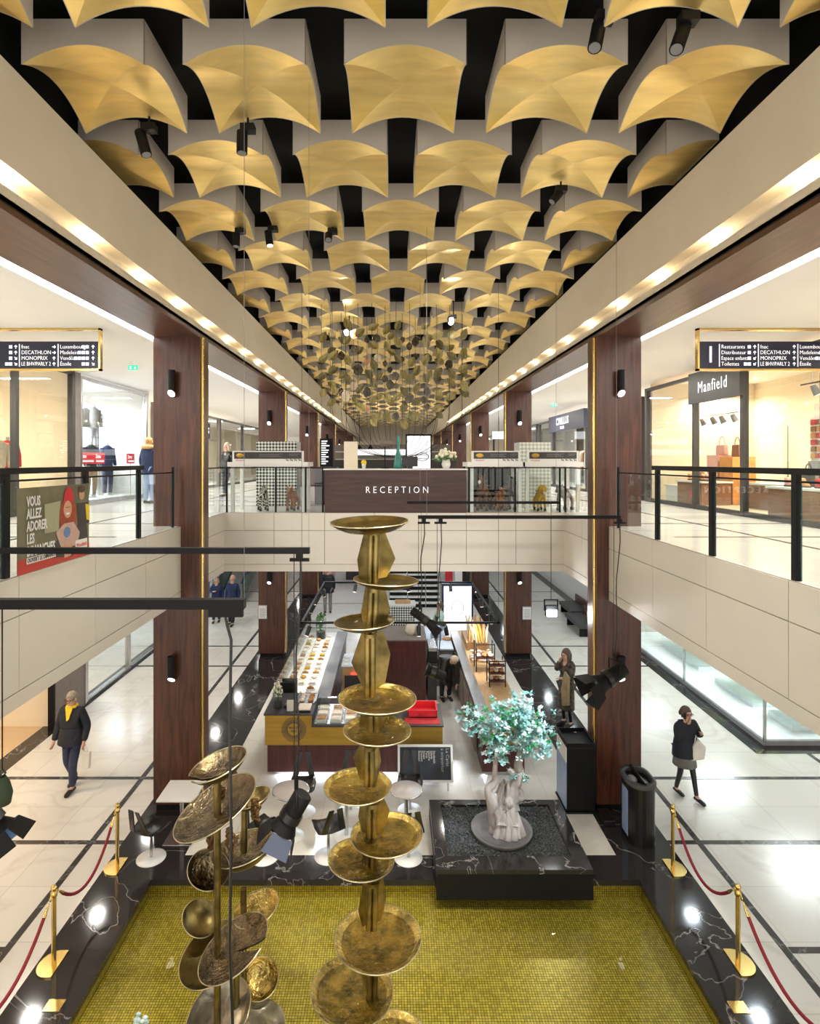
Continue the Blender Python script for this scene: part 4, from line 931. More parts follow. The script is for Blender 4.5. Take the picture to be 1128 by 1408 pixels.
# ------------------------------------------------------------------ hanging leaf sculpture
ls = thing('leaf_sculpture', 'hanging sculpture of brass leaves and agate slices on thin wires above the reception', 'hanging sculpture', (.15, 13.5, 6.4))
def leaf_mesh(c, s, rot, ry):
    n = 12; vs = []; Rm = Matrix.Translation(c) @ Matrix.Rotation(ry, 4, 'Z') @ Matrix.Rotation(rot, 4, 'Y')
    prof = [(0, -.5), (.22, -.34), (.31, -.12), (.29, .08), (.20, .27), (.08, .42), (0, .5)]
    mb = MB(); pts = []
    for x, z in prof: pts.append((x, z))
    for i in range(len(prof) - 1):
        (x0, z0), (x1, z1) = prof[i], prof[i + 1]
        for sg in (-1, 1):
            mb.add([(0, 0, z0 * s), (sg * x0 * s, -.05 * s * (x0 > 0), z0 * s), (sg * x1 * s, -.05 * s * (x1 > 0), z1 * s), (0, 0, z1 * s)], [(0, 1, 2, 3)], False, Rm)
    mb.tube([Rm @ Vector((0, -.003, -.6 * s)), Rm @ Vector((0, -.003, .5 * s))], .004, 5)
    return mb
M['leafb'] = mat('aged_brass_leaf', (.28, .235, .10), .38, .8, var=.4, scale=12, bump=.4, bscale=60, stretch=(3, 1, .6))
M['leafb2'] = mat('dark_brass_leaf', (.17, .15, .075), .4, .8, var=.4, scale=12, bump=.4, bscale=60, stretch=(3, 1, .6))
M['agate'] = mat('dark_agate', (.07, .055, .038), .2, var=.8, scale=14); M['agatel'] = mat('pale_agate', (.75, .62, .45), .25, var=.3, scale=10); M['agatep'] = mat('pink_agate', (.70, .36, .22), .25, var=.3, scale=10); M['rim'] = mat('slice_rim_brass', (.7, .58, .3), .25, 1)
xsc = [-1.55 + .284 * i for i in range(12)]
wires = []; lf = []
nl = 0; na = 0
for i, x in enumerate(xsc):
    for j in range(2):
        Y = 12.9 + .9 * j + random.uniform(-.1, .1); xx = x + (.09 if j % 2 else -.04) + random.uniform(-.03, .03)
        wires.append((xx, Y))
        zlo = 6.62 + .55 * abs((i - 5.5) / 5.5) ** 2 + random.uniform(0, .2); z = 9.0 - random.uniform(0, .35)
        while z > zlo:
            edge = i in (0, 11)
            if (random.random() < .68 or edge) and nl < 98:
                m = M['leafb'] if random.random() < .6 else M['leafb2']
                leaf_mesh(Vector((xx + .04, Y, z)), random.uniform(.23, .30), random.choice((-1, 1)) * random.uniform(.3, 1.2), random.uniform(-.25, .25)).build('leaf', m, ls); nl += 1
            elif na < 46:
                r = random.uniform(.06, .115); n = 14; c = Vector((xx, Y, z)); mb = MB(); tilt = Matrix.Translation(c) @ Matrix.Rotation(random.uniform(-.5, .5), 4, 'Z')
                pts = [(r * random.uniform(.78, 1.1) * math.cos(2 * PI * k / n), 0, 1.15 * r * random.uniform(.8, 1.1) * math.sin(2 * PI * k / n)) for k in range(n)]
                u = random.random(); m = M['agate'] if u < .72 else (M['agatel'] if u < .9 else M['agatep'])
                ag = mb.prism(pts, (0, .012, 0), tilt).build('agate_slice', m, ls); na += 1
                if random.random() < .4:
                    MB().tube([c + Vector((1.35 * r * math.cos(2 * PI * k / 20), -.005, 1.35 * r * math.sin(2 * PI * k / 20))) for k in range(21)], .005, 5, caps=False).build('brass_ring', M['rim'], ag)
            z -= random.uniform(.33, .5)
cx, cy, cz = .12, 13.6, 5.98
for n_, (x, Y) in enumerate(wires):
    zl = 6.7 + .25 * abs(x - .1); pts = [(x, Y, 9.9), (x, Y, zl)]
    for k in range(1, 9):
        u = k / 8; pts.append((x + (cx - x) * (1 - math.cos(u * PI / 2)), Y + (cy - Y) * u, zl + (cz - zl) * math.sin(u * PI / 2)))
    MB().tube(pts, .0045, 4).build('wire', M['blackm'], ls)
MB().tube([(cx, cy, cz - .22), (cx, cy, cz + .06)], [.06, .03], 12).build('wire_hub', M['blackm'], ls)
MB().tube([(cx, cy, Z1), (cx, cy, cz - .2)], .02, 8).build('anchor_post', M['blackm'], ls)
# ------------------------------------------------------------------ ground-floor shops
struct('floor_display_shop', B(7.7, 12.02, 0, 11.5, 19.6, .10), solid('plinthgrey', (.34, .34, .36), .4)); struct('floor_display_shop_top', B(7.72, 12.04, .10, 11.5, 19.6, .13), solid('palecyan', (.90, .95, .96), .35))
t = thing('shop_glazing', 'tall frameless glass walls of the bright pale-cyan shop, right ground floor', 'glass wall', (7.7, 12, .10))
MB().box(7.70, 12.0, .13, 7.71, 19.6, ZS).build('side_glass', M['glass'], t); MB().box(7.7, 12.0, .13, 11.5, 12.01, ZS).build('front_glass', M['glass'], t)
for y in (12.0, 15.3, 19.6): MB().box(7.68, y - .02, .10, 7.73, y + .02, ZS).build('glass_joint', M['steel'], t)
struct('wall_display_shop', B(11.3, 12.1, .13, 11.45, 19.6, ZS), M['whitem'])
solid('cyanbox', (.82, .92, .94), .3)
for i, (x0, y0, x1, y1, z) in enumerate(((8.55, 12.4, 9.6, 13.2, .95), (8.45, 13.6, 9.6, 15.2, .9), (8.45, 16.0, 9.6, 18.2, .9))):
    c = thing('glass_showcase', 'pale blue glass showcase in the bright right shop, %s from the front' % ordinal(i + 1), 'showcase', ((x0 + x1) / 2, (y0 + y1) / 2, .13))
    MB().box(x0, y0, .13, x1, y1, z * .25).build('base', M['cyanbox'], c); MB().box(x0, y0, z * .25, x1, y1, z).build('glass_box', M['glass'], c); MB().box(x0, y0, z, x1, y1, z + .03).build('top', M['whitem'], c)
tag(MB().box(10.4, 15.6, .13, 10.5, 18.8, 2.6).build('yellow_wall_panel', solid('palelime', (.75, .85, .35), .6)), 'pale yellow-green panel inside the bright right shop', 'panel')
tag(MB().tube([(7.69, 19.2, .75), (7.685, 19.2, .75)], .16, 24).build('round_sticker', M['redp']), 'round red sticker on the far end of the bright right shop glass', 'sticker')
struct('wall_right_ground_far', MB().box(7.7, 19.7, 0, 7.8, 46, ZS), M['white'])
# pale furniture far right
for i, (x, y) in enumerate(((6.9, 22.0), (6.6, 20.2))):
    t = thing('waiting_bench', ('dark bench with brown cushions under the right bridge edge, farther one', 'dark low bench under the right bridge edge, nearer one')[i], 'bench', (x, y, 0))
    MB().box(x - .35, y - .8, .28, x + .35, y + .8, .42).build('seat', M['darkgrey'], t, .02); MB().box(x + .28, y - .8, .42, x + .36, y + .8, .7).build('backrest', M['burg'], t, .02)
    for yy in (y - .7, y + .7): MB().box(x - .3, yy - .03, 0, x + .3, yy + .03, .28).build('leg', M['blackm'], t)
# left ground shops
t = front('storefront', 'glass shop front on the left ground floor behind the walking man', -7.47, 14.1, 24, 0, ZS, [14.1, 16.4, 18.7, 24], m='steel')
t = thing('sliding_door_panel', 'brown closed door panel beside the warm shop entrance on the left ground floor', 'door', (-7.47, 13.0, 0))
MB().box(-7.52, 12.75, 0, -7.42, 14.0, ZS).build('leaf', M['taupe'], t); MB().box(-7.54, 12.70, 0, -7.40, 12.75, ZS).build('jamb', M['blackm'], t); MB().box(-7.54, 14.0, 0, -7.40, 14.06, ZS).build('jamb', M['steel'], t)
struct('floor_entrance', B(-11.5, 2, 0, -7.75, 12.9, .004), marble('warm_beige_floor', (.72, .52, .32), (.8, .62, .42), .4, .5, .2, .15, (.9, .9), .05, .85))
struct('wall_ground_left_inner', B(-11.5, 12.9, 0, -7.56, 13.0, ZS), M['cream'])
tag(MB().box(-8.6, 11.3, 0, -8.1, 11.6, .16).build('low_plinth', M['darkgrey'], None, .01), 'low dark display plinth in the warm entrance at left', 'plinth')
struct('wall_ground_left_back', B(-9.9, 13.1, 0, -9.8, 30, ZS), M['white'])
# far ground floor: stairs, totem, escalator, checkered stand
t = thing('staircase', 'far dark staircase with white step edges under the bridge', 'stairs', (.6, 24, 0))
nb = MB(); db = MB()
for i in range(14):
    db.box(-.1, 23.4 + .3 * i, .17 * i, 1.95, 27.6, .17 * (i + 1) - .03); nb.box(-.1, 23.39 + .3 * i, .17 * (i + 1) - .03, 1.95, 23.72 + .3 * i, .17 * (i + 1))
db.build('risers', M['blackm'], t); nb.build('treads', M['whitem'], t)
for x in (-.12, .62, 1.35, 1.97): MB().tube([(x, 23.3, .9), (x, 27.3, 3.2)], .02, 6).tube([(x, 23.35, 0), (x, 23.35, .93)], .02, 6).build('handrail', M['steel'], t)
t = thing('screen_totem', 'tall lit white advertising totem in a dark blue frame behind the kiosk', 'advertising totem', (2.0, 18.4, 0))
a = at(608, 890, 18.4); b = at(651, 803, 18.4)
MB().box(a.x, 18.4, 0, b.x, 18.55, b.z).build('frame', solid('darkblue', (.015, .018, .05), .35), t); MB().box(a.x + .06, 18.385, .32, b.x - .06, 18.4, b.z - .07).build('display', M['screen'], t)
cxm = (a.x + b.x) / 2
MB().tube([(cxm + .19 * math.cos(2 * PI * k / 24), 18.38, 1.25 + .24 * math.sin(2 * PI * k / 24)) for k in range(25)], .012, 5, caps=False).build('face_outline', M['fascia'], t)
t = thing('tiled_stand', 'white stand with dark diamond tiles and trays on top, behind the kiosk block', 'stand', (-.2, 17.5, 0))
a = at(534, 856, 17.2); b = at(566, 826, 17.2)
MB().box(-.12, 19.0, 0, .75, 19.6, 1.15).build('tiled_box', M['check'], t); MB().box(-.14, 18.98, 1.15, .77, 19.62, 1.2).build('top', M['whitem'], t)
MB().box(.1, 19.1, 1.2, .6, 19.4, 1.28).build('tray', M['oak'], t)
for i, (x, y, m) in enumerate(((2.35, 24, 'redcloth'), (2.75, 24, 'whitem'))):
    tag(MB().box(x - .15, y, 0, x + .15, y + .1, 2.3).build('roll_up_banner', M[m]), ('red and black roll-up banner right of the far stairs', 'white roll-up banner right of the far stairs')[i], 'banner')
t = thing('escalator', 'escalator flank at the far left under the bridge', 'escalator', (-6.3, 25, 0))
MB().prism([(-7.2, 24, 0), (-7.2, 33, 4.2), (-7.2, 33, 4.9), (-7.2, 24, .9)], (.06, 0, 0)).build('glass_flank', M['glassg'], t); MB().prism([(-6.2, 24, 0), (-6.2, 33, 4.2), (-6.2, 33, 4.9), (-6.2, 24, .9)], (.06, 0, 0)).build('glass_flank', M['glassg'], t)
MB().prism([(-7.1, 23.6, 0), (-7.1, 33, 4.2), (-7.1, 33, 3.6), (-7.1, 25, 0)], (.85, 0, 0)).build('steps', M['grey'], t)
MB().tube([(-7.17, 23.8, .9), (-7.17, 33, 4.95)], .05, 8).build('handrail', M['navy'], t); MB().tube([(-6.17, 23.8, .9), (-6.17, 33, 4.95)], .05, 8).build('handrail', M['navy'], t)
tag(MB().box(-3.15, 26.2, 0, -2.75, 28, 2.6).build('advert_panel', solid('pinkposter', (.68, .40, .42), .5, var=.4, scale=3)), 'pinkish advertising panel left of the man seen from behind', 'panel')
struct('wall_ground_bay', B(-2.2, 34, 0, 2.4, 34.1, ZS), M['white'])
tag(MB().box(-2.3, 28.8, 0, -.5, 29.6, 2.4).build('dark_stall', M['darkgrey'], None, .02), 'dark stall far behind the man seen from behind', 'stall')

# ------------------------------------------------------------------ kiosk
YF = 10.8
k1 = thing('kiosk_counter', 'long front bakery counter with brass band and sunburst emblem over red-brown base', 'counter', (-.7, YF, 0))
MB().box(-2.33, YF + .03, .10, .90, YF + .95, .62).build('base_panel', M['burg'], k1)
MB().box(-2.20, YF + .12, 0, .80, YF + .85, .10).build('recessed_plinth', M['steel'], k1)
MB().box(-2.37, YF, .615, -1.50, YF + .02, 1.17).box(-1.50, YF, .615, .94, YF + .02, .955).box(-2.37, YF + .02, .615, -2.35, YF + .95, 1.17).box(.92, YF + .02, .615, .94, YF + .95, .955).build('brass_band', M['brassb'], k1)
MB().box(-2.35, YF + .02, .62, .92, YF + .93, .95).build('carcass', M['darkgrey'], k1)
MB().box(-2.39, YF - .02, 1.17, -1.48, YF + .97, 1.20).box(-2.35, YF + .02, .95, -1.50, YF + .95, 1.17).build('raised_top', M['darkgrey'], k1)
MB().box(-1.50, YF - .02, .955, .96, YF + .97, .985).build('low_top', M['darkgrey'], k1)
em = MB(); cx_, cz_ = -1.83, .905
for i in range(44):
    a = 2 * PI * i / 44; r0, r1 = .115, .235; ca, sa = math.cos(a), math.sin(a); w_ = .0065
    em.prism([(cx_ + r0 * ca - w_ * sa, YF - .003, cz_ + r0 * sa + w_ * ca), (cx_ + r0 * ca + w_ * sa, YF - .003, cz_ + r0 * sa - w_ * ca), (cx_ + r1 * ca + w_ * sa, YF - .003, cz_ + r1 * sa - w_ * ca), (cx_ + r1 * ca - w_ * sa, YF - .003, cz_ + r1 * sa + w_ * ca)], (0, .003, 0))
text(em, 'MAISON', .062, (cx_, YF - .002, cz_ + .03), 'front', .75, ext=.001, off=.001); text(em, 'PRET', .062, (cx_, YF - .002, cz_ - .035), 'front', .8, ext=.001, off=.001)
em.build('sunburst_emblem', M['darkgrey'], k1)
# left arm with pastry display
k2 = thing('display_counter', 'left arm of the kiosk, a lit pastry display counter running to the back', 'counter', (-1.9, 13.8, 0))
MB().box(-2.33, 11.85, .10, -1.30, 16.4, 1.0).build('base_panel', M['burg'], k2); MB().box(-2.2, 11.9, 0, -1.4, 16.3, .10).build('plinth', M['steel'], k2)
MB().box(-2.36, 11.82, 1.0, -1.55, 16.45, 1.04).build('display_bed', M['whitem'], k2); MB().box(-1.55, 11.82, .98, -1.27, 16.45, 1.08).build('serving_ledge', M['grey'], k2)
MB().box(-2.37, 11.82, 1.04, -2.355, 16.45, 1.42).box(-2.37, 11.82, 1.40, -1.9, 16.45, 1.412).build('sneeze_guard', M['glass'], k2)
# right arm with bread
k3 = thing('bread_counter', 'right arm of the kiosk with light wood top carrying breads', 'counter', (2.1, 13.5, 0))
MB().box(1.68, YF + .03, .10, 2.47, 16.5, .62).build('base_panel', M['burg'], k3); MB().box(1.75, YF + .1, 0, 2.4, 16.4, .10).build('plinth', M['steel'], k3)
MB().box(1.66, YF, .62, 2.49, 16.5, 1.03).build('brass_band', M['brassb'], k3); MB().box(1.64, YF - .02, 1.03, 1.86, 16.55, 1.07).build('steel_ledge', M['steel'], k3); MB().box(1.86, YF - .02, 1.03, 2.52, 16.55, 1.07).build('top', M['oak'], k3)
for i in range(5): MB().box(1.62, 11.4 + i * .95, .2, 1.66, 12.2 + i * .95, .95).build('cupboard_door', M['taupe'], k3)
# central block and back counter
k4 = thing('kiosk_block', 'tall red-brown square block in the middle of the kiosk', 'block', (0, 14.9, 0))
MB().box(-.78, 14.3, 0, .83, 15.5, 1.47).build('body', M['burg'], k4); MB().box(-.80, 14.28, 1.47, .85, 15.52, 1.50).build('top', M['taupe'], k4)
solid('reddim', (.16, .035, .02), .5); text(MB(), 'KOKO', .14, (.15, 14.295, 1.25), 'front', ext=.001, off=-.002).build('lettering', M['reddim'], k4)
k5 = thing('back_counter', 'pale blue-grey back counter with till, right of the red-brown block', 'counter', (1.3, 15.9, 0))
MB().box(.95, 15.2, 0, 1.60, 17.2, .95).build('body', M['taupe'], k5); MB().box(.93, 15.18, .95, 1.61, 17.22, .99).build('top', solid('palebluetop', (.55, .65, .80), .25), k5)
k6 = thing('oven_unit', 'low wooden oven unit with a red digital display behind the front counter', 'oven', (-1.0, 13.4, 0))
MB().box(-1.15, 13.4, 0, -.45, 14.2, 1.15).build('cabinet', M['oak'], k6); MB().box(-1.1, 13.38, .55, -.5, 13.4, .95).build('dark_opening', M['darkgrey'], k6); MB().box(-.95, 13.37, .98, -.75, 13.38, 1.02).build('digital_display', emis('red_digits', (1, .05, .03), 2), k6); MB().box(-1.17, 13.38, 1.15, -.43, 14.22, 1.18).build('top', M['palebluetop'], k6)
for i in range(7):
    x = -1.08 + (i % 3) * .24; y = 13.5 + (i // 3) * .24; tag(MB().lathe([(0, 0), (.09, 0), (.10, .012), (0, .01)], (x, y, 1.18), 16).build('plate', M['ceramic']), 'small white plate on the oven unit, %s counted from the front left' % ordinal(i + 1), 'plate', 'plates on the oven unit')
# glass case with pots on the low counter
gc = thing('glass_food_case', 'glass display case with rows of food boxes set into the front counter', 'display case', (-.85, 11.3, .985))
MB().box(-1.48, YF + .02, .985, -.35, YF + .9, 1.0).build('tray_floor', M['steel'], gc); MB().box(-1.48, YF + .01, 1.0, -.35, YF + .018, 1.12).build('front_glass', M['glass'], gc); MB().box(-1.48, YF + .45, 1.14, -.35, YF + .9, 1.147).build('top_glass', M['glass'], gc)
MB().box(-.70, YF + .04, 1.0, -.37, YF + .12, 1.06).build('label_holder', M['blackp'], gc)
for i in range(4):
    for j in range(3):
        x = -1.33 + i * .27; y = YF + .14 + j * .24
        b_ = thing('food_box', 'clear food box in the glass case, %s in row %s from the front' % (ordinal(i + 1), ('one', 'two', 'three')[j]), 'food box', (x, y, 1.0), 'food boxes in the glass case')
        MB().box(x - .10, y - .09, 1.0, x + .10, y + .09, 1.06).build('box', M['whitem'], b_, .008); MB().box(x - .085, y - .075, 1.06, x + .085, y + .075, 1.075).build('filling', M['icing' if (i + j) % 3 else 'crust'], b_, .006)
# pastries on the left display: rows of plates with goods
random.seed(3); n_ = 0
for r in range(14):
    for c in range(3):
        y = 12.05 + r * .30; x = -2.22 + c * .24
        if r < 2 and c < 2: continue
        k = random.choice(['crust', 'icing', 'canvas', 'goldfur', 'crust', 'icing']); n_ += 1
        p = thing('pastry', 'pastry on white paper, %s from the aisle in the %s row of the left display' % (ordinal(c + 1), ordinal(r + 1)), 'pastry', (x, y, 1.04), 'pastries in the left display')
        MB().lathe([(0, 0), (.10, 0), (.105, .012), (0, .012)], (x, y, 1.04), 14).build('paper_plate', M['whitem'], p)
        g = MB()
        if r % 3 == 0: g.ball((x, y, 1.085), .07, 8, (1, 1, .6))
        elif r % 3 == 1: g.tube([(x - .07, y, 1.07), (x, y + .015, 1.085), (x + .07, y, 1.07)], [.02, .04, .02], 8)
        else: g.box(x - .06, y - .06, 1.05, x + .06, y + .06, 1.10)
        g.build('bun', M[k], p)
def vase_plant(x, y, z, label, s=1.0, fl='bloom'):
    t = thing('glass_vase_plant', label, 'plant', (x, y, z))
    MB().lathe([(0, .01), (.105 * s, .01), (.105 * s, .42 * s), (.10 * s, .42 * s), (.10 * s, .02)], (x, y, z), 24).build('glass_vase', M['glass'], t)
    MB().tube([(x, y, z + .01), (x, y, z + .15 * s)], .095 * s, 18).build('soil', M['darkgrey'], t)
    st = MB(); lf = MB()
    for i in range(22):
        a = random.uniform(0, 2 * PI); r = random.uniform(.02, .10) * s; h = random.uniform(.3, .52) * s
        st.tube([(x, y, z + .14 * s), (x + r * .5 * math.cos(a), y + r * .5 * math.sin(a), z + h * .7), (x + r * math.cos(a), y + r * math.sin(a), z + h)], .004, 4)
        lf.ball((x + r * math.cos(a), y + r * math.sin(a), z + h), .022 * s, 6); 
        for q in range(3): lf.ball((x + r * math.cos(a + q) * 1.1, y + r * math.sin(a + q) * 1.1, z + h - .03 * q - .01), .014 * s, 5)
    st.build('stems', M['leafyg'], t); lf.build('blossoms', M[fl], t)
vase_plant(-2.19, YF + .30, 1.20, 'white-flowered plant in a glass cylinder on the front left counter corner', .9)
vase_plant(-1.95, 15.9, 1.04, 'tall green-leaved plant on the far end of the left display', 1.3, 'leafyg')
tag(MB().box(-1.98, YF + .10, 1.20, -1.86, YF + .14, 1.40).build('menu_card', M['canvas'], None, .004), 'small white card standing on the raised front counter', 'card')
t = thing('serving_tray', 'wooden tray with cut bread on the raised front counter', 'tray', (-1.66, YF + .25, 1.2)); MB().box(-1.80, YF + .05, 1.20, -1.52, YF + .38, 1.225).build('tray_base', M['blackp'], t); MB().box(-1.78, YF + .07, 1.225, -1.54, YF + .36, 1.25).build('bread_slices', M['icing'], t, .01)
t = thing('serving_tray', 'silver tray of small pastries behind the wooden tray', 'tray', (-1.66, YF + .68, 1.2)); MB().box(-1.84, YF + .44, 1.20, -1.5, YF + .9, 1.215).box(-1.86, YF + .42, 1.215, -1.84, YF + .92, 1.25).box(-1.5, YF + .42, 1.215, -1.48, YF + .92, 1.25).build('tray_base', M['steel'], t)
for i in range(6): MB().ball((-1.76 + (i % 2) * .17, YF + .52 + (i // 2) * .13, 1.24), .055, 7, (1, 1, .6)).build('bun', M['crust' if i % 2 else 'icing'], t)
t = thing('card_terminal', 'small black terminal beside the white card on the counter', 'card reader', (-2.03, YF + .32, 1.2)); MB().box(-2.07, YF + .24, 1.20, -1.97, YF + .4, 1.235).build('body', M['blackp'], t, .008); MB().box(-2.055, YF + .32, 1.235, -1.985, YF + .39, 1.24).build('display', M['grey'], t)
t = thing('till_monitor', 'dark till screens standing behind the glass cylinder plant', 'till', (-2.1, 11.95, 1.08))
for i, yy in enumerate((11.9, 12.12)): MB().box(-2.3, yy, 1.09 + .0, -1.98, yy + .03, 1.36).build('screen', M['blackp'], t, .006)
MB().box(-2.2, 11.88, 1.04, -2.05, 12.18, 1.09).build('stand', M['steel'], t)
# red crate
rc = thing('plastic_crate', 'bright red plastic crate on the right end of the front counter', 'crate', (.58, 11.3, .985))
x0, x1, y0_, y1_, z0_, z1_ = .30, .86, 11.12, 11.55, .99, 1.13
mb = MB().box(x0, y0_, z0_, x1, y1_, z0_ + .01)
mb.box(x0, y0_, z0_, x1, y0_ + .012, z1_).box(x0, y1_ - .012, z0_, x1, y1_, z1_).box(x0, y0_, z0_, x0 + .012, y1_, z1_).box(x1 - .012, y0_, z0_, x1, y1_, z1_)
mb.build('basket', M['redp'], rc); MB().box(x0 - .012, y0_ - .012, z1_ - .02, x1 + .012, y0_, z1_).box(x0 - .012, y1_, z1_ - .02, x1 + .012, y1_ + .012, z1_).box(x0 - .012, y0_, z1_ - .02, x0, y1_, z1_).box(x1, y0_, z1_ - .02, x1 + .012, y1_, z1_).build('rim', M['redp'], rc); MB().box(.50, y0_ - .016, 1.03, .66, y0_ - .012, 1.07).build('grip_hole', M['redcloth'], rc)
tag(MB().box(.24, 10.84, .985, .90, 11.08, .995).build('crate_reflection', M['redcloth']), 'painted dark red reflection of the red crate on the counter', 'painted reflection')  # thin red sheet painted in as the crate's reflection in the counter top
# bread racks
def rack(x, y, w_, h, label, tiers, z=1.07):
    t = thing('bread_rack', label, 'rack', (x, y, z)); r = .012
    for sx in (0, w_): MB().tube([(x + sx, y, z), (x + sx, y, z + h), (x + sx, y + .35, z + h), (x + sx, y + .35, z)], r, 6).build('wire_side', M['blackm'], t)
    MB().tube([(x, y, z + h), (x + w_, y, z + h)], r, 6).build('cross_bar', M['blackm'], t)
    for i in range(tiers):
        zz = z + h * (i + .6) / (tiers + .3); MB().box(x, y, zz, x + w_, y + .35, zz + .015).build('shelf', M['burg'], t)
        for q in range(3): MB().ball((x + w_ * (q + .5) / 3, y + .17, zz + .045), .06, 7, (1, 1.6, .6)).build('loaf', M['crust' if (q + i) % 2 else 'icing'], t)
rack(2.08, 12.4, .34, .55, 'black wire rack with three red-brown shelves nearest the tree', 3)
rack(1.93, 13.3, .42, .62, 'black wire rack with a name frame on the bread counter', 1)
t = thing('bread_basket', 'heap of long golden baguettes and dried wheat at the back of the bread counter', 'bread', (2.2, 15.3, 1.07))
MB().box(1.9, 14.8, 1.07, 2.48, 15.9, 1.27).build('crate', M['oak'], t)
for i in range(16):
    x = 1.97 + (i % 8) * .062; y = 14.95 + (i // 8) * .42; dx = random.uniform(-.1, .12); MB().tube([(x, y - .2, 1.28), (x + dx * .3, y, 1.48 + random.uniform(0, .06)), (x + dx, y + .25, 1.68 + random.uniform(-.05, .08))], [.02, .036, .02], 7).build('baguette', M[random.choice(['crust', 'goldfur', 'beige'])], t)
t = thing('crumpled_paper', 'pile of wrapped rolls on the light wood counter before the baguettes', 'bread rolls', (2.15, 14.3, 1.07))
for i in range(26):
    x = random.uniform(1.92, 2.45); y = random.uniform(13.85, 14.7); MB().ball((x, y, 1.11 + random.uniform(0, .07)), random.uniform(.035, .06), 5, (1.3, .8, .7)).build('roll', M[random.choice(['icing', 'canvas', 'crust', 'whitem'])], t)
# items on the block and back counter
t = thing('stone_jar', 'rounded cream jar on the red-brown block', 'jar', (.48, 14.7, 1.5)); MB().lathe([(0, 0), (.10, .0), (.15, .10), (.13, .22), (.08, .27), (.07, .30), (0, .30)], (.48, 14.75, 1.5), 20).build('body', solid('creamstone', (.72, .64, .50), .6), t); MB().tube([(.48, 14.75, 1.8), (.48, 14.75, 1.82)], .085, 16).build('lid', M['creamstone'], t)
tag(MB().box(.64, 14.6, 1.5, .72, 14.68, 1.78).build('dark_flask', M['blackp'], None, .01), 'dark upright flask beside the cream jar', 'flask')
t = thing('till_screen', 'small tilted grey till screen on the back counter', 'till', (1.12, 15.4, .99)); MB().box(1.02, 15.45, 1.12, 1.32, 15.48, 1.32).build('screen', M['palebluetop'], t, .006); MB().box(1.13, 15.42, .99, 1.2, 15.5, 1.15).build('stand', M['grey'], t)
t = thing('coffee_machine', 'black coffee machine with chrome parts left of the bending barista', 'coffee machine', (1.05, 14.6, 0)); MB().box(.88, 14.3, 0, 1.10, 15.1, .9).build('cabinet', M['darkgrey'], t); MB().box(.88, 14.35, .9, 1.12, 15.1, 1.25).build('body', M['blackp'], t, .02); MB().box(.9, 14.33, 1.2, 1.1, 15.08, 1.28).build('chrome_top', M['steel'], t)
for i in range(3): MB().tube([(1.13, 14.5 + i * .2, 1.0), (1.2, 14.5 + i * .2, 1.0)], .025, 8).build('group_head', M['steel'], t)
for i in range(4): tag(MB().lathe([(0, 0), (.03, 0), (.038, .07), (.033, .07), (0, .01)], (1.15 + i * .1, 16.3 - .1 * (i % 2), .99), 12).build('cup', M['ceramic']), 'white cup on the pale back counter, %s from the left' % ordinal(i + 1), 'cup', 'cups on the back counter')
tag(MB().lathe([(0, 0), (.13, 0), (.15, .02), (0, .015)], (1.52, 16.0, .99), 18).build('plate', M['tan']), 'round tan plate on the pale back counter', 'plate')
# suspended light frame over the kiosk
t = thing('kiosk_light_frame', 'black suspended rectangular light frame with small spots above the kiosk', 'light frame', (.2, 14, 2.5))
zf = 2.54; fr = [(-1.87, 12.0), (2.2, 12.0), (2.2, 16.0), (-1.87, 16.0)]
for i in range(4):
    (xa, ya), (xb, yb) = fr[i], fr[(i + 1) % 4]; MB().box(min(xa, xb) - .02, min(ya, yb) - .02, zf, max(xa, xb) + .02, max(ya, yb) + .02, zf + .04).build('bar', M['blackm'], t)
for x, y in fr: MB().tube([(x, y, zf), (x, y, zf + 7.3 if y < 12.3 else ZS)], .004, 4).build('cable', M['blackm'], t)
sp = [(-1.7, 12.0), (-.4, 12.0), (.55, 12.0), (1.1, 12.0)] + [(-1.87, 13 + i * .8) for i in range(4)] + [(2.2, 12.9 + i * .75) for i in range(4)] + [(-1.0, 16.0), (.4, 16.0), (1.6, 16.0)]
for i, (x, y) in enumerate(sp):
    d = Vector((random.uniform(-.5, .5), random.uniform(-.6, .2), -1)).normalized(); a = Vector((x, y, zf - .05)); s_ = MB().tube([a, a + d * .20], .045, 10).tube([(x, y, zf), a], .012, 6).build('spot_head', M['blackp'], t)
    MB().tube([a + d * .2, a + d * .205], .038, 10).build('lens', M['lamp'], s_)
for x, y, tx, ty, p in ((-1.87, 13.0, -2.1, 12.9, 70), (-1.87, 14.2, -2.1, 14.2, 70), (-1.87, 15.4, -2.1, 15.4, 70), (2.2, 13.3, 2.15, 13.3, 60), (2.2, 14.8, 2.15, 14.8, 60), (-.4, 12.0, -.9, 11.2, 50), (1.1, 12.0, .5, 11.2, 30)):
    spot('kiosk_spot', (x, y, zf - .28), (tx, ty, 1), p, (1, .92, .78), 75, .7, .04)
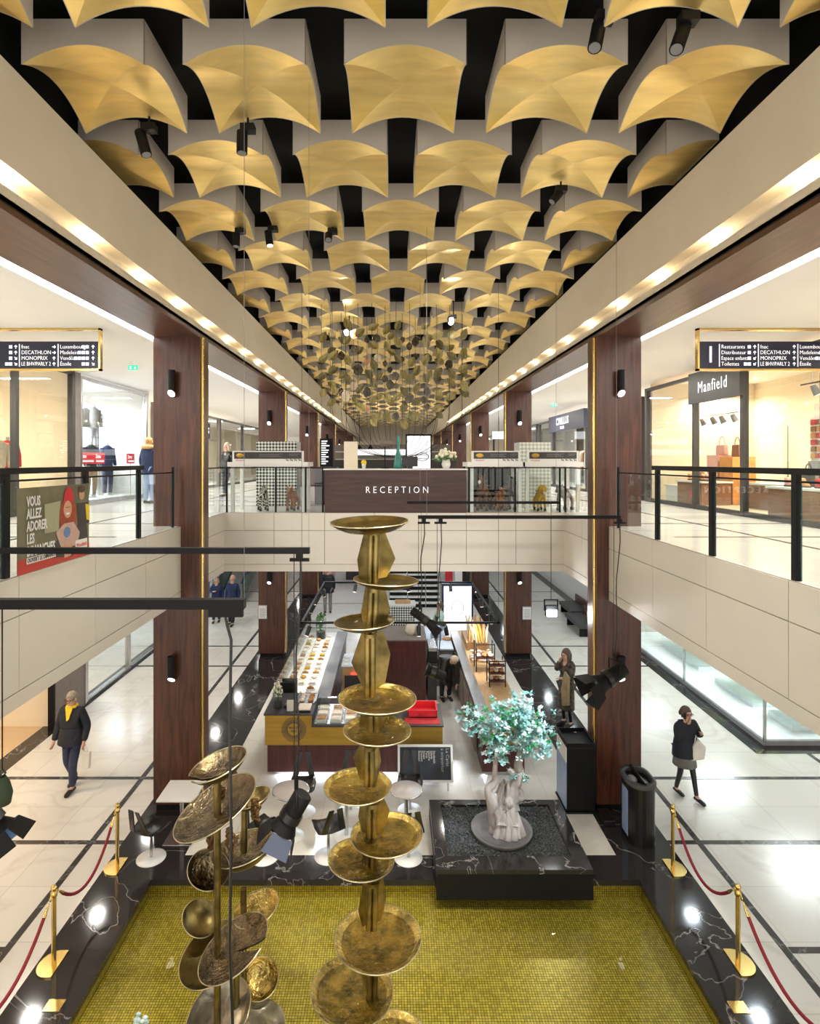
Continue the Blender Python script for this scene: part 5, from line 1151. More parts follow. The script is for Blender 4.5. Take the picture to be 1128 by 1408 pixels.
# chalk board
cbk = thing('chalkboard', 'chalkboard menu in a white frame standing at the counter, writing sideways', 'menu board', (.6, 10.4, 0))
a = at(546, 1073, 10.42); b = at(622, 1028, 10.55)
Rb = Matrix.Translation((.60, 10.40, .14)) @ Matrix.Rotation(-.28, 4, 'X')
MB().box(-.50, 0, 0, .50, .03, .62, Rb).build('frame', M['whitem'], cbk); MB().box(-.46, -.006, .04, .46, 0, .58, Rb).build('board', M['chalk'], cbk)
tb = MB(); Rt = Rb @ Matrix.Translation((0, -.010, 0)) @ Matrix.Rotation(PI / 2, 4, 'X') @ Matrix.Rotation(-PI / 2, 4, 'Z')
for i, wd in enumerate(('Sandwich', 'Salade', 'Quiche', 'Tarte', 'Soupe', 'Dessert', 'Boisson')):
    vs, fs = text_verts(wd, .055, .001, 'LEFT'); tb.add(vs, fs, False, Rt @ Matrix.Translation((-.52, .16 - i * .045, 0)))
for i, wd in enumerate(('La Carte', 'a emporter')):
    vs, fs = text_verts(wd, .085, .001, 'LEFT', off=-.002); tb.add(vs, fs, False, Rt @ Matrix.Translation((-.56, .40 - i * .09, 0)))
tb.build('chalk_writing', M['canvas'], cbk)
MB().tube([(.2, 10.40, .14), (.2, 10.38, 0)], .02, 6).build('leg', M['whitem'], cbk); MB().tube([(1.0, 10.40, .14), (1.0, 10.38, 0)], .02, 6).build('leg', M['whitem'], cbk)
# floor-level glow under the counters: concealed strip in the plinths
for x, y, sx in ((-.7, 10.86, 2.9), (2.08, 10.86, .7)): area('plinth_strip', (x, y + .05, .085), sx, .05, 16 if sx > 1 else 9, (.72, .84, 1), (math.radians(-55), 0, 0))

# ------------------------------------------------------------------ cafe tables and chairs
def cafe_table(x, y, r, label, square=False, top='taupetop'):
    t = thing('cafe_table', label, 'table', (x, y, 0))
    if square: MB().box(x - r, y - r, .715, x + r, y + r, .74).build('tabletop', M['whitem'], t, .004)
    else: MB().lathe([(0, 0), (r, 0), (r, .025), (0, .025)], (x, y, .715), 40).build('tabletop', M[top], t)
    if not square: MB().tube([(x + (r + .002) * math.cos(2 * PI * k / 40), y + (r + .002) * math.sin(2 * PI * k / 40), .728) for k in range(41)], .013, 6, caps=False).build('rim', M['steel'], t)
    MB().tube([(x, y, .02), (x, y, .715)], .03, 12).build('pole', M['steel'], t)
    if square: MB().box(x - .22, y - .22, .004, x + .22, y + .22, .02).build('foot', M['steel'], t, .004)
    else: MB().lathe([(0, 0), (.2, 0), (.2, .012), (.04, .02), (0, .02)], (x, y, .004), 28).build('foot', M['whitem'], t)
solid('taupetop', (.50, .45, .43), .35, var=.05)
cafe_table(-1.59, 9.12, .28, 'round taupe bistro table on the left, above the hanging floodlight'); cafe_table(.22, 9.13, .25, 'round taupe bistro table just left of the planter'); cafe_table(-.72, 9.13, .25, 'round bistro table mostly hidden behind the tall fountain')
cafe_table(-3.30, 9.10, .29, 'square white table in front of the left column', True)
def cafe_chair(x, y, rot, label):
    t = thing('cafe_chair', label, 'chair', (0, 0, 0), 'black cafe chairs')
    # bent black shell: seat with a split V-shaped back
    n = 8; vs = []
    prof = [(-.22, .44), (-.20, .455), (0, .44), (.15, .44), (.21, .50), (.25, .62), (.29, .80)]
    wd = [.16, .20, .22, .21, .19, .15, .07]
    def strip(f0, f1, i0, i1):
        v = []; f = []
        for q in range(i0, i1 + 1):
            yy, zz = prof[q]; a, b_ = f0 * wd[q], f1 * wd[q]
            lift = .05
            for u in range(5):
                s_ = a + (b_ - a) * u / 4; cz = zz + lift * (abs(s_) / .22) ** 2 * (1 if q < 4 else .4)
                v.append((s_, yy, cz)); 
            for u in range(5): 
                s_ = a + (b_ - a) * u / 4; cz = zz + lift * (abs(s_) / .22) ** 2 * (1 if q < 4 else .4); v.append((s_, yy + (.012 if q > 3 else 0), cz - .018))
        for q in range(i1 - i0):
            o = q * 10; p = (q + 1) * 10
            for u in range(4): f.append((o + u, o + u + 1, p + u + 1, p + u)); f.append((o + 5 + u, p + 5 + u, p + 6 + u, o + 6 + u))
            f.append((o, p, p + 5, o + 5)); f.append((o + 4, o + 9, p + 9, p + 4))
        f.append((0, 5, 6, 1)); f.append((1, 6, 7, 2)); f.append((2, 7, 8, 3)); f.append((3, 8, 9, 4)); e = (i1 - i0) * 10
        for u in range(4): f.append((e + u, e + u + 1, e + 6 + u, e + 5 + u))
        return v, f
    MB().add(*strip(-1, 1, 0, 4), smooth=True).build('seat', M['blackp'], t)
    for s in (-1, 1):
        MB().prism([(s * .19, .20, .49), (s * .09, .21, .48), (s * .02, .30, .86), (s * .10, .31, .87)], (0, .018, .006)).build('backrest', M['blackp'], t)
    MB().tube([(0, 0, .02), (0, 0, .44)], .022, 10).build('pole', M['steel'], t); MB().lathe([(0, 0), (.21, 0), (.21, .01), (.03, .02), (0, .02)], (0, 0, .004), 28).build('foot', M['whitem'], t)
    t.location = (x, y, 0); t.rotation_euler = (0, 0, rot)
cafe_chair(-1.50, 9.75, .1, 'black chair behind the left round table, V-shaped back to the counter'); cafe_chair(-.70, 9.80, 0, 'black chair behind the table hidden by the tall fountain'); cafe_chair(.30, 9.80, -.05, 'black chair behind the round table beside the planter')
cafe_chair(-1.62, 8.98 - .05, PI + .4, 'black stool-like chair in front of the left round table') if False else None
def chair_front(x, y, rot, label): cafe_chair(x, y, rot, label)
chair_front(-1.90, 8.60 + .04, 2.6, 'black chair seat in front of the left round table, beside the floodlight'); chair_front(-.95, 8.66, -2.7, 'black chair in front of the middle table, left of the tall fountain'); chair_front(.24, 8.62, PI + .2, 'black chair half hidden right of the tall fountain')
chair_front(-3.58, 8.62, 2.7, 'black chair beside the square white table and left column'); chair_front(-2.80, 9.78, .3, 'black chair behind the square white table and fountain')

# ------------------------------------------------------------------ planter with olive tree
pl = thing('planter_box', 'large black marble planter box filled with dark gravel, overhanging the pool', 'planter', (1.7, 8.8, -.117))
x0, x1, ya, yb = .61, 2.76, 7.95, 9.60
MB().box(x0, ya, -.117, x1, yb, .24).build('box', M['blackm'], pl)
mb = MB().box(x0, ya, .24, x1, ya + .28, .30).box(x0, yb - .14, .24, x1, yb, .30).box(x0, ya + .28, .24, x0 + .18, yb - .14, .30).box(x1 - .22, ya + .28, .24, x1, yb - .14, .30); mb.build('marble_rim', M['dark'], pl)
gv = MB().box(x0 + .18, ya + .28, .24, x1 - .22, yb - .14, .262); random.seed(11)
for i in range(2600):
    x = random.uniform(x0 + .20, x1 - .24); y = random.uniform(ya + .30, yb - .16)
    if (x - 1.68) ** 2 / .2 + (y - 8.78) ** 2 / .2 < 1: continue
    s_ = random.uniform(.008, .018); M_ = Matrix.Translation((x, y, .268 + random.uniform(0, .012))) @ Matrix.Rotation(random.uniform(0, 3), 4, 'Z') @ Matrix.Rotation(random.uniform(0, 3), 4, 'X')
    gv.add([(-s_, -s_, -s_ * .6), (s_, -s_ * .8, -s_ * .5), (s_ * .7, s_, -s_ * .6), (-s_ * .8, s_ * .7, -s_ * .4), (0, 0, s_)], [(0, 1, 4), (1, 2, 4), (2, 3, 4), (3, 0, 4), (0, 3, 2, 1)], False, M_)
g_ = gv.build('gravel', M['gravel'], pl); g_['kind'] = 'stuff'
ot = thing('bonsai_tree', 'olive-like tree with knotted pale trunks and aqua-lit leaves in the planter', 'tree', (1.68, 8.78, .262))
mb = MB(); tl = Matrix.Translation((1.66, 8.80, .262))
mb.lathe([(0, .01), (.30, .015), (.40, .05), (.455, .085), (.465, .07), (.42, .0)], (0, 0, 0), 40, tl); mb.build('shallow_bowl', M['stoneg'], ot)
tx, ty = 1.72, 8.80
V = [(tx, ty, .27), (tx + .0, ty, .55), (tx + .04, ty + .02, .82), (tx + .10, ty, .98), (tx + .24, ty - .02, 1.12), (tx + .18, ty, 1.30), (tx + .26, ty + .03, 1.52), (tx + .3, ty, 1.75),
     (tx - .16, ty + .02, .34), (tx - .20, ty, .72), (tx - .28, ty, .92), (tx - .16, ty + .02, 1.02), (tx - .16, ty, 1.25), (tx - .12, ty, 1.6), (tx - .05, ty, 1.85),
     (tx + .20, ty, .85), (tx + .27, ty - .02, .76), (tx - .02, ty - .12, .33), (tx + .13, ty - .08, .30), (tx + .08, ty - .1, .6), (tx + .02, ty - .05, 1.24), (tx - .45, ty, 1.95), (tx + .05, ty, 1.98), (tx + .55, ty, 1.95), (tx + .5, ty - .1, 1.6)]
E = [(0, 1), (1, 2), (2, 3), (3, 4), (4, 5), (5, 6), (6, 7), (0, 8), (8, 9), (9, 10), (10, 11), (11, 12), (12, 13), (13, 14), (2, 15), (15, 16), (1, 17), (0, 18), (18, 19), (19, 2), (4, 20), (14, 21), (7, 22), (7, 23), (6, 24), (9, 1)]
R = [.20, .16, .12, .10, .09, .07, .055, .035, .10, .085, .07, .055, .04, .035, .025, .08, .07, .10, .08, .07, .035, .012, .014, .014, .012]
put(ot, 'trunk', skin(V, E, R, 2), M['bark'])
random.seed(9)
for i in range(15):
    a = 2 * PI * i / 15; r0 = random.uniform(.15, .22); r1 = random.uniform(.07, .13); h = random.uniform(.55, .85)
    pts = [(tx + .02 + r0 * 1.15 * math.cos(a), ty - .02 + r0 * .8 * math.sin(a), .265), (tx + .02 + (r0 + .01) * .85 * math.cos(a + .1), ty + r0 * .6 * math.sin(a + .1), .42), (tx + r1 * 1.2 * math.cos(a + .25), ty + r1 * math.sin(a + .25), .35 + h * .55), (tx + .02 + r1 * .7 * math.cos(a + .4), ty + r1 * .6 * math.sin(a + .4), .27 + h)]
    MB().tube(pts, [.058, .05, .042, .022], 9).build('root', M['bark'], ot)
for px_, py_, zz, r in ((-.17, 0, .80, .06), (.2, -.03, .88, .07), (.03, -.1, .78, .08), (-.05, -.08, .62, .07), (.24, 0, 1.12, .06)):
    MB().ball((tx + px_, ty + py_, zz), r, 8, (1, .8, 1.2)).build('knot', M['bark'], ot)
random.seed(5)
def leaf_cluster(mb, c, n, s):
    for i in range(n):
        a = random.uniform(0, 2 * PI); el = random.uniform(-.5, 1.0); d = Vector((math.cos(a) * math.cos(el), math.sin(a) * math.cos(el), math.sin(el)))
        L_ = s * random.uniform(.7, 1.2); sd = d.cross(Vector((0, 0, 1))).normalized() * L_ * .30; c0 = Vector(c)
        mb.add([c0, c0 + d * L_ * .5 + sd, c0 + d * L_, c0 + d * L_ * .5 - sd, c0 + d * L_ * .5 + Vector((0, 0, .006))], [(0, 1, 4), (1, 2, 4), (2, 3, 4), (3, 0, 4)])
blobs = [((1.20, 8.8, 1.98), .20, 26), ((1.50, 8.8, 1.86), .24, 55), ((1.78, 8.8, 2.0), .24, 55), ((2.02, 8.8, 1.92), .28, 75), ((2.22, 8.8, 1.78), .22, 45), ((1.55, 8.75, 1.60), .18, 30), ((1.85, 8.75, 1.72), .22, 40), ((2.05, 8.7, 1.55), .12, 14), ((1.66, 8.75, 1.42), .12, 12), ((2.30, 8.8, 1.56), .12, 14), ((1.98, 8.8, 2.18), .20, 30), ((1.62, 8.8, 2.08), .18, 24), ((1.86, 8.75, 1.18), .09, 6), ((2.0, 8.75, 1.14), .05, 4)]
la = MB(); lb = MB(); lc = MB()
for c, r, n in blobs:
    for i in range(int(n * 1.35)):
        p = Vector(c) + Vector((random.gauss(0, .5) * r, random.gauss(0, .6) * r, random.gauss(0, .42) * r)); leaf_cluster(random.choice((la, la, la, lb, lb, lb, lc)), p, 12, .062)
la.build('foliage', M['leafg'], ot); lb.build('foliage_pale', M['leafw'], ot); lc.build('foliage_green', solid('freshgreen', (.05, .33, .12), .5, var=.4), ot)
spot('tree_spot', (3.2, 7.0, 4.9), (1.75, 8.8, 1.7), 560, (.80, .93, 1), 26, .6, .05)
# ------------------------------------------------------------------ bins
bn = thing('litter_bin', 'tall black square litter bin with a bluish side panel beside the right column', 'bin', (3.17, 9.95, 0))
MB().box(2.93, 9.72, .03, 3.41, 10.3, 1.10).build('body', M['blackm'], bn, .02)
mb = MB().box(2.93, 9.72, 1.10, 2.945, 10.3, 1.17).box(3.395, 9.72, 1.10, 3.41, 10.3, 1.17).box(2.945, 9.72, 1.10, 3.395, 9.735, 1.17).box(2.945, 10.285, 1.10, 3.395, 10.3, 1.17); mb.build('tray_rim', M['blackm'], bn)
MB().box(2.915, 9.74, .06, 2.93, 10.28, .84).build('side_panel', solid('bluegrey', (.30, .40, .62), .3), bn); MB().box(2.915, 9.74, .84, 2.93, 10.28, 1.08).build('opening_flap', M['whitem'], bn)
MB().box(2.9, 9.69, 0, 3.43, 10.32, .03).build('base', M['blackp'], bn)
rb = thing('litter_bin', 'rounded black litter bin with bag and dividing panel near the rope barrier', 'bin', (3.86, 9.05, 0))
def stadium(cx, cy, r, h, z, n=12): return [(cx + r * math.cos(PI * k / n), cy + h + r * math.sin(PI * k / n), z) for k in range(n + 1)] + [(cx + r * math.cos(PI + PI * k / n), cy - h + r * math.sin(PI + PI * k / n), z) for k in range(n + 1)]
MB().prism(stadium(3.86, 9.12, .21, .10, .0), (0, 0, .90)).build('body', M['blackp'], rb)
mb = MB(); o_ = stadium(3.86, 9.12, .225, .11, .90); i_ = stadium(3.86, 9.12, .17, .07, .90); n_ = len(o_)
mb.add([Vector(p) + Vector((0, 0, h_)) for h_ in (0, .06) for p in o_] + [Vector(p) + Vector((0, 0, h_)) for h_ in (0, .06) for p in i_],
       [(k, (k + 1) % n_, n_ + (k + 1) % n_, n_ + k) for k in range(n_)] + [(n_ + k, n_ + (k + 1) % n_, 3 * n_ + (k + 1) % n_, 3 * n_ + k) for k in range(n_)] + [(3 * n_ + k, 3 * n_ + (k + 1) % n_, 2 * n_ + (k + 1) % n_, 2 * n_ + k) for k in range(n_)], True)
mb.build('lid_ring', M['darkgrey'], rb); MB().box(3.85, 8.83, .88, 3.875, 9.41, 1.0).build('divider', M['blackp'], rb); MB().ball((3.77, 9.1, .92), .07, 7, (1, 1.6, .5)).build('bin_bag', M['grey'], rb)
MB().box(3.645, 8.98, .10, 3.65, 9.2, .80).build('pale_panel', M['bluegrey'], rb)
tag(MB().box(3.42, 9.35, .006, 3.60, 9.7, .10).build('floor_box', M['blackp'], None, .01), 'small dark box on the floor at the foot of the right column', 'box')
# ------------------------------------------------------------------ rope barriers
def stanchion(x, y, s, label):
    t = thing('rope_stanchion', label, 'stanchion', (x, y, .006), 'polished brass rope posts')
    n = 20; out = [(x + s * -.16, y - .17, .006)] if False else None
    # D-shaped plate: straight edge towards the pool
    r = .185; pts = []
    for k in range(n + 1):
        a = PI / 2 + PI * k / n if s < 0 else -PI / 2 + PI * k / n
        pts.append((x + r * math.cos(a) * .95, y + r * 1.0 * math.sin(a), .006))
    e = .07 * (-s)
    pts2 = [(pts[-1][0] + e, pts[-1][1], .006), (pts[0][0] + e, pts[0][1], .006)]
    MB().prism(pts + pts2, (0, 0, .018)).build('base', M['brass'], t)
    MB().tube([(x, y, .024), (x, y, .86)], .026, 16).build('pole', M['brass'], t)
    MB().lathe([(.026, .80), (.036, .81), (.036, .85), (.028, .86), (.02, .875), (.032, .895), (.034, .91), (.024, .93), (0, .938)], (x, y, 0), 20).build('finial', M['brass'], t)
    for d in (-1, 1):
        MB().tube([(x, y + d * .03, .83), (x, y + d * .06, .845), (x, y + d * .085, .83), (x, y + d * .075, .80), (x, y + d * .05, .80)], .008, 6).build('ring_hook', M['brass'], t)
def rope(x0, y0, x1, y1, sag, label):
    t = thing('velvet_rope', label, 'rope', ((x0 + x1) / 2, (y0 + y1) / 2, .8 - sag), 'dark red barrier ropes')
    pts = []
    for k in range(17):
        u = k / 16; pts.append((x0 + (x1 - x0) * u, y0 + (y1 - y0) * u, .80 - sag * (1 - (2 * u - 1) ** 2)))
    MB().tube(pts[1:-1], .019, 10).build('rope_body', M['red'], t)
    for a, b_ in ((pts[0], pts[1]), (pts[-1], pts[-2])): MB().tube([a, b_], [.010, .023], 10).build('brass_ferrule', M['brass'], t)
SL = [(-3.99, 8.42), (-3.96, 6.79), (-3.95, 5.05)]; SR = [(4.06, 8.39), (4.06, 6.81), (4.06, 5.0)]
for nm, S, s in (('left', SL, -1), ('right', SR, 1)):
    for i, (x, y) in enumerate(S): stanchion(x, y, s, 'brass rope post %s of the pool, %s' % (nm, ('far one', 'near one', 'nearest one at the picture edge')[i]))
    for i in range(2): rope(S[i][0], S[i][1] - .10, S[i + 1][0], S[i + 1][1] + .10, .40, 'dark red rope between the brass posts on the %s, %s span' % (nm, ('farther', 'nearer')[i]))
for x, y, nm in ((-3.66, 6.28, 'left'), (3.74, 6.26, 'right')):
    tag(MB().box(x - .09, y - .07, .006, x + .09, y + .07, .012).build('brass_plate', M['brass']), 'small square brass plate set in the marble at the %s of the pool' % nm, 'plate')

# ------------------------------------------------------------------ fountains
def dish(parent, px, py, wpx, Y, tilt=(0, 0), depth=.16, m='hammer', bite=None, waterfill=True, rim='aged', dy=0):
    c = at(px, py, Y); r = wpx / 2 * Y / F; T = Matrix.Translation(c + Vector((0, dy, 0))) @ Matrix.Rotation(tilt[0], 4, 'X') @ Matrix.Rotation(tilt[1], 4, 'Y')
    prof = [(.001, -depth * r * 2), (.35 * r, -depth * r * 1.9), (.66 * r, -depth * r * 1.45), (.86 * r, -depth * r * .75), (.96 * r, -depth * r * .15), (r, 0)]
    lip = [(r, 0), (1.0 * r + .007, .004), (1.0 * r + .006, -.008)]
    under = [(.96 * r, -depth * r * .15 - .014), (.86 * r, -depth * r * .75 - .014), (.66 * r, -depth * r * 1.45 - .014), (.35 * r, -depth * r * 1.9 - .014), (.001, -depth * r * 2 - .014)]
    a0, a1 = (0, 2 * PI) if bite is None else bite
    d = MB().lathe(prof, (0, 0, 0), 40, T, True, a0, a1).build('basin', M[m], parent)
    mb = MB().lathe(under, (0, 0, 0), 40, T, True, a0, a1)
    mb.build('underside', M[rim], d); MB().lathe(lip, (0, 0, 0), 40, T, True, a0, a1).build('rim', M['rimb'], d)
    if waterfill and abs(tilt[0]) + abs(tilt[1]) < .3:
        zr = -depth * r * .75; MB().add([T @ Vector((.855 * r * math.cos(2 * PI * k / 32), .855 * r * math.sin(2 * PI * k / 32), zr)) for k in range(32)], [tuple(range(32))]).build('water', M['bwater'], d)
    return c, r
FY = 5.5; tf = thing('fountain_column', 'tall brass fountain column with ten stacked round basins and kite-shaped fins', 'fountain', (-.17, FY, -.28))
def FX(px): return (px - VX) * FY / F
def FZ(py): return ZC - (py - VY) * FY / F
# tilts: small; basins in order from the top
DS = [(508, 717, 106, (.05, -.03)), (531, 797, 88, (-.02, .04)), (501, 854, 82, (0, -.05)), (519, 959, 106, (0, .02)), (519, 1003, 92, (0, .02)), (492, 1080, 92, (0, .0)), (532, 1146, 98, (0, -.04)), (497, 1180, 90, (0, .03)), (520, 1288, 118, (0, -.02)), (484, 1361, 112, (0, .04)), (540, 1440, 110, (0, 0))]
for i, (px, py, w_, tl) in enumerate(DS): dish(tf, px, py, w_, FY, tl, .11 if i else .13, 'hammer' if i > 2 else 'aged')
def pole_seg(py0, py1, x0, x1):
    a = Vector((FX(x0), FY, FZ(py0))); b = Vector((FX(x1), FY, FZ(py1)))
    for s in (-1, 1): MB().tube([a + Vector((s * .026, 0, 0)), b + Vector((s * .026, 0, 0))], .029, 12).build('half_pipe', M['aged'], tf)
    MB().tube([a + Vector((0, -.005, -.015)), a + Vector((0, -.005, -.05))], .064, 16).build('collar', M['aged'], tf)
def fin(pts, side_y, m='aged'):
    # pts: px,py outline from the pole outwards; folded slightly about the pole
    q = [Vector((FX(px), FY + side_y * abs(FX(px) - FX(514)) * 1.0, FZ(py))) for px, py in pts]
    MB().prism(q, (0, .012, 0)).build('kite_fin', M[m], tf)
segs = [(728, 800, 514, 512, [(511, 734), (500, 734), (490.5, 772), (494, 799), (511, 801)], [(517, 733), (530, 734), (544, 771), (532, 795), (517, 797)]),
        (806, 862, 514, 512, [(511, 808), (502, 808), (496, 845), (500, 866), (511, 862)], [(517, 808), (529, 808), (537, 843), (529, 860), (517, 862)]),
        (868, 955, 509, 509, [(508, 872), (497, 872), (482, 917), (496, 944), (508, 950)], [(513, 872), (527, 870), (537, 904), (530, 942), (513, 950)]),
        (966, 1003, 514, 514, [(511, 966), (497, 966), (494, 1004), (511, 1006)], [(518, 966), (530, 966), (528, 1004), (518, 1006)]),
        (1022, 1078, 508, 508, [(505, 1024), (497, 1024), (485, 1051), (494, 1077), (505, 1078)], [(511, 1026), (521, 1026), (524, 1050), (518, 1078), (511, 1078)]),
        (1100, 1148, 512, 511, [(508, 1104), (496, 1104), (492, 1130), (497, 1150), (508, 1150)], [(516, 1104), (526, 1098), (536, 1122), (528, 1150), (516, 1148)]),
        (1152, 1196, 510, 508, [(507, 1156), (497, 1156), (499, 1194), (507, 1196)], [(513, 1160), (522, 1160), (518, 1192), (513, 1194)]),
        (1208, 1276, 513, 511, [(508, 1210), (500, 1212), (492, 1262), (498, 1282), (508, 1270)], [(517, 1208), (526, 1208), (531, 1240), (525, 1270), (517, 1270)]),
        (1304, 1370, 513, 512, [(508, 1318), (490, 1320), (502, 1366), (508, 1372)], [(516, 1318), (523, 1320), (519, 1352), (513, 1368)])]
for py0, py1, x0, x1, fl_, fr_ in segs:
    pole_seg(py0, py1 + 3, x0, x1); fin(fl_, .55); fin(fr_, .55)
    fin([(a, b) for a, b in fl_], -.35, 'agedd') if False else None
pole_seg(1370, 1518, 512, 512)
M['agedpale'] = mat('verdigris_grey_bronze', (.36, .33, .26), .28, .85, var=.4, scale=6, bump=.25, bscale=18)
# left group: leaning lily-like basins on three poles
LY = 5.2; lg = thing('fountain_cluster', 'lower left fountain group of tilted dark and gold lily-pad basins on brass poles', 'fountain', (-1.5, LY, -.28))
def LX(px, Y=LY): return (px - VX) * Y / F
def LZ(py, Y=LY): return ZC - (py - VY) * Y / F
for px, py0, py1, Y in ((299, 1068, 1390, 5.15), (336, 1105, 1172, 5.45), (335, 1222, 1262, 5.45), (325, 1320, 1440, 5.3), (335, 1262, 1440, 5.45)):
    MB().tube([(LX(px, Y), Y, LZ(py0, Y)), (LX(px, Y), Y, -.28 if py1 > 1380 else LZ(py1, Y))], .03, 14).build('pole', M['aged'], lg)
def pad(px, py, w_, Y, rx, ry, m='agedd', bite=None, depth=.14, rim='aged'):
    return dish(lg, px, py, w_, Y, (rx, ry), depth, m, bite, False, rim)
pad(300, 1050, 78, 5.15, .05, -.30, 'agedd', (math.radians(-138), math.radians(196)), .2)
pad(296, 1108, 118, 5.15, .12, -.42, 'agedd', None, .10)
pad(346, 1096, 50, 5.5, 0, -.25, 'aged', None, .2)
pad(334, 1165, 84, 5.45, -.05, -.20, 'agedd', None, .22)
pad(287, 1195, 56, 5.3, .35, .35, 'agedd', None, .3)
pad(352, 1248, 62, 5.5, .1, -.25, 'hammer', None, .2)
pad(276, 1262, 50, 5.5, .25, .45, 'aged', None, .2)
pad(293, 1310, 92, 5.25, .20, -.25, 'aged', None, .14)
pad(321, 1302, 100, 5.10, .10, -.42, 'agedd', (math.radians(-6), math.radians(336)), .07, 'agedpale')
pad(357, 1345, 50, 5.6, .45, .1, 'hammer', None, .3)
pad(300, 1395, 92, 5.2, .35, -.3, 'agedpale', None, .16)
pad(356, 1402, 72, 5.3, -.1, .2, 'agedpale', None, .16)
# coral-like brackets
def coral(px, py, s, label, fl=1, n=5):
    random.seed(px); c = Vector((LX(px), LY + .05, LZ(py))); mb = MB()
    for i in range(n * 5):
        a = random.uniform(-1.3, 1.3) + (0 if fl > 0 else PI); L_ = s * random.uniform(.35, 1); z = random.uniform(-1.0, .3) * s * 1.2
        p0 = c + Vector((0, 0, z)); p1 = p0 + Vector((math.cos(a) * L_ * .6, random.uniform(-.03, .03), math.sin(a) * L_ * .3)); mb.tube([p0, (p0 + p1) / 2 + Vector((0, 0, .012)), p1], [.018, .014, .016], 6)
        mb.ball(p1, .018, 5)
    mb.build('coral_bracket', M['rusty'], lg)
solid('rusty', (.16, .085, .03), .5, var=.4)
M['rusty'].node_tree.nodes['Principled BSDF'].inputs['Metallic'].default_value = .7
coral(292, 1150, .13, '', -1); coral(345, 1112, .12, '', 1, 3); coral(310, 1150, .10, '', 1, 3)
coral(300, 1090, .06, '', 1, 3)
# drain frame in the pool
dg_ = thing('pool_drain', 'square dark drain with a grey metal frame on the pool bottom', 'drain', at(545, 1395, 6.2)); 
x0, y0_ = -.14, 6.05
MB().box(x0, y0_, -.28, x0 + .40, y0_ + .30, -.262).build('grate', M['blackm'], dg_); MB().box(x0 - .03, y0_ + .30, -.28, x0 + .43, y0_ + .33, -.25).box(x0 + .40, y0_, -.28, x0 + .43, y0_ + .30, -.25).box(x0 - .03, y0_, -.28, x0, y0_ + .3, -.25).build('frame', M['steel'], dg_)
tq = thing('pool_lily_ornament', 'small pale turquoise ornament at the bottom edge of the pool', 'ornament', at(195, 1403, 5.9)); c = at(194, 1404, 5.9)
mb = MB(); random.seed(2)
for i in range(14): a = random.uniform(0, 2 * PI); mb.ball(c + Vector((.05 * math.cos(a), .04 * math.sin(a), random.uniform(-.02, .05))), .022, 5, (1.4, .7, 1))
mb.build('petals', M['leafw'], tq); MB().tube([c, (c.x, c.y, -.28)], .008, 6).build('stem', M['leafyg'], tq)

# ------------------------------------------------------------------ suspended lighting bars and floodlights
def susp_bar(px0, px1, py, Y, th, label, wires):
    a = at(px0, py, Y); b = at(px1, py, Y); t = thing('lighting_bar', label, 'lighting bar', ((a.x + b.x) / 2, Y, a.z))
    MB().box(a.x, Y - th / 2, a.z - th / 2, b.x, Y + th / 2, a.z + th / 2).build('bar', M['blackm'], t)
    for wx in wires:
        x = at(wx, py, Y).x; MB().tube([(x, Y, a.z), (x, Y, 9.9)], .0016 if Y < 6 else .003, 5).build('suspension_wire', M['grey'], t)
    return a.z, t
zb, _ = susp_bar(-140, 337, 830, 3.38, .056, 'thick black lighting bar across the lower left, nearest of the bars', [-100, 336])
za, _ = susp_bar(-60, 426, 757, 5.38, .056, 'black lighting bar above the nearest bar on the left', [-30, 425])
zc, _ = susp_bar(575, 853, 711, 8.6, .05, 'black lighting bar crossing in front of the right column', [587, 848])
zd, _ = susp_bar(560, 770, 691, 11.4, .05, 'thin black lighting bar in front of the reception desk and animals', [578, 765])
def clamp(x, Y, z, t): MB().box(x - .03, Y - .03, z - .07, x + .03, Y + .03, z - .025).box(x - .09, Y - .012, z - .10, x + .09, Y + .012, z - .07).build('clamp', M['blackm'], t)
solid('slategel', (.07, .085, .14), .4)
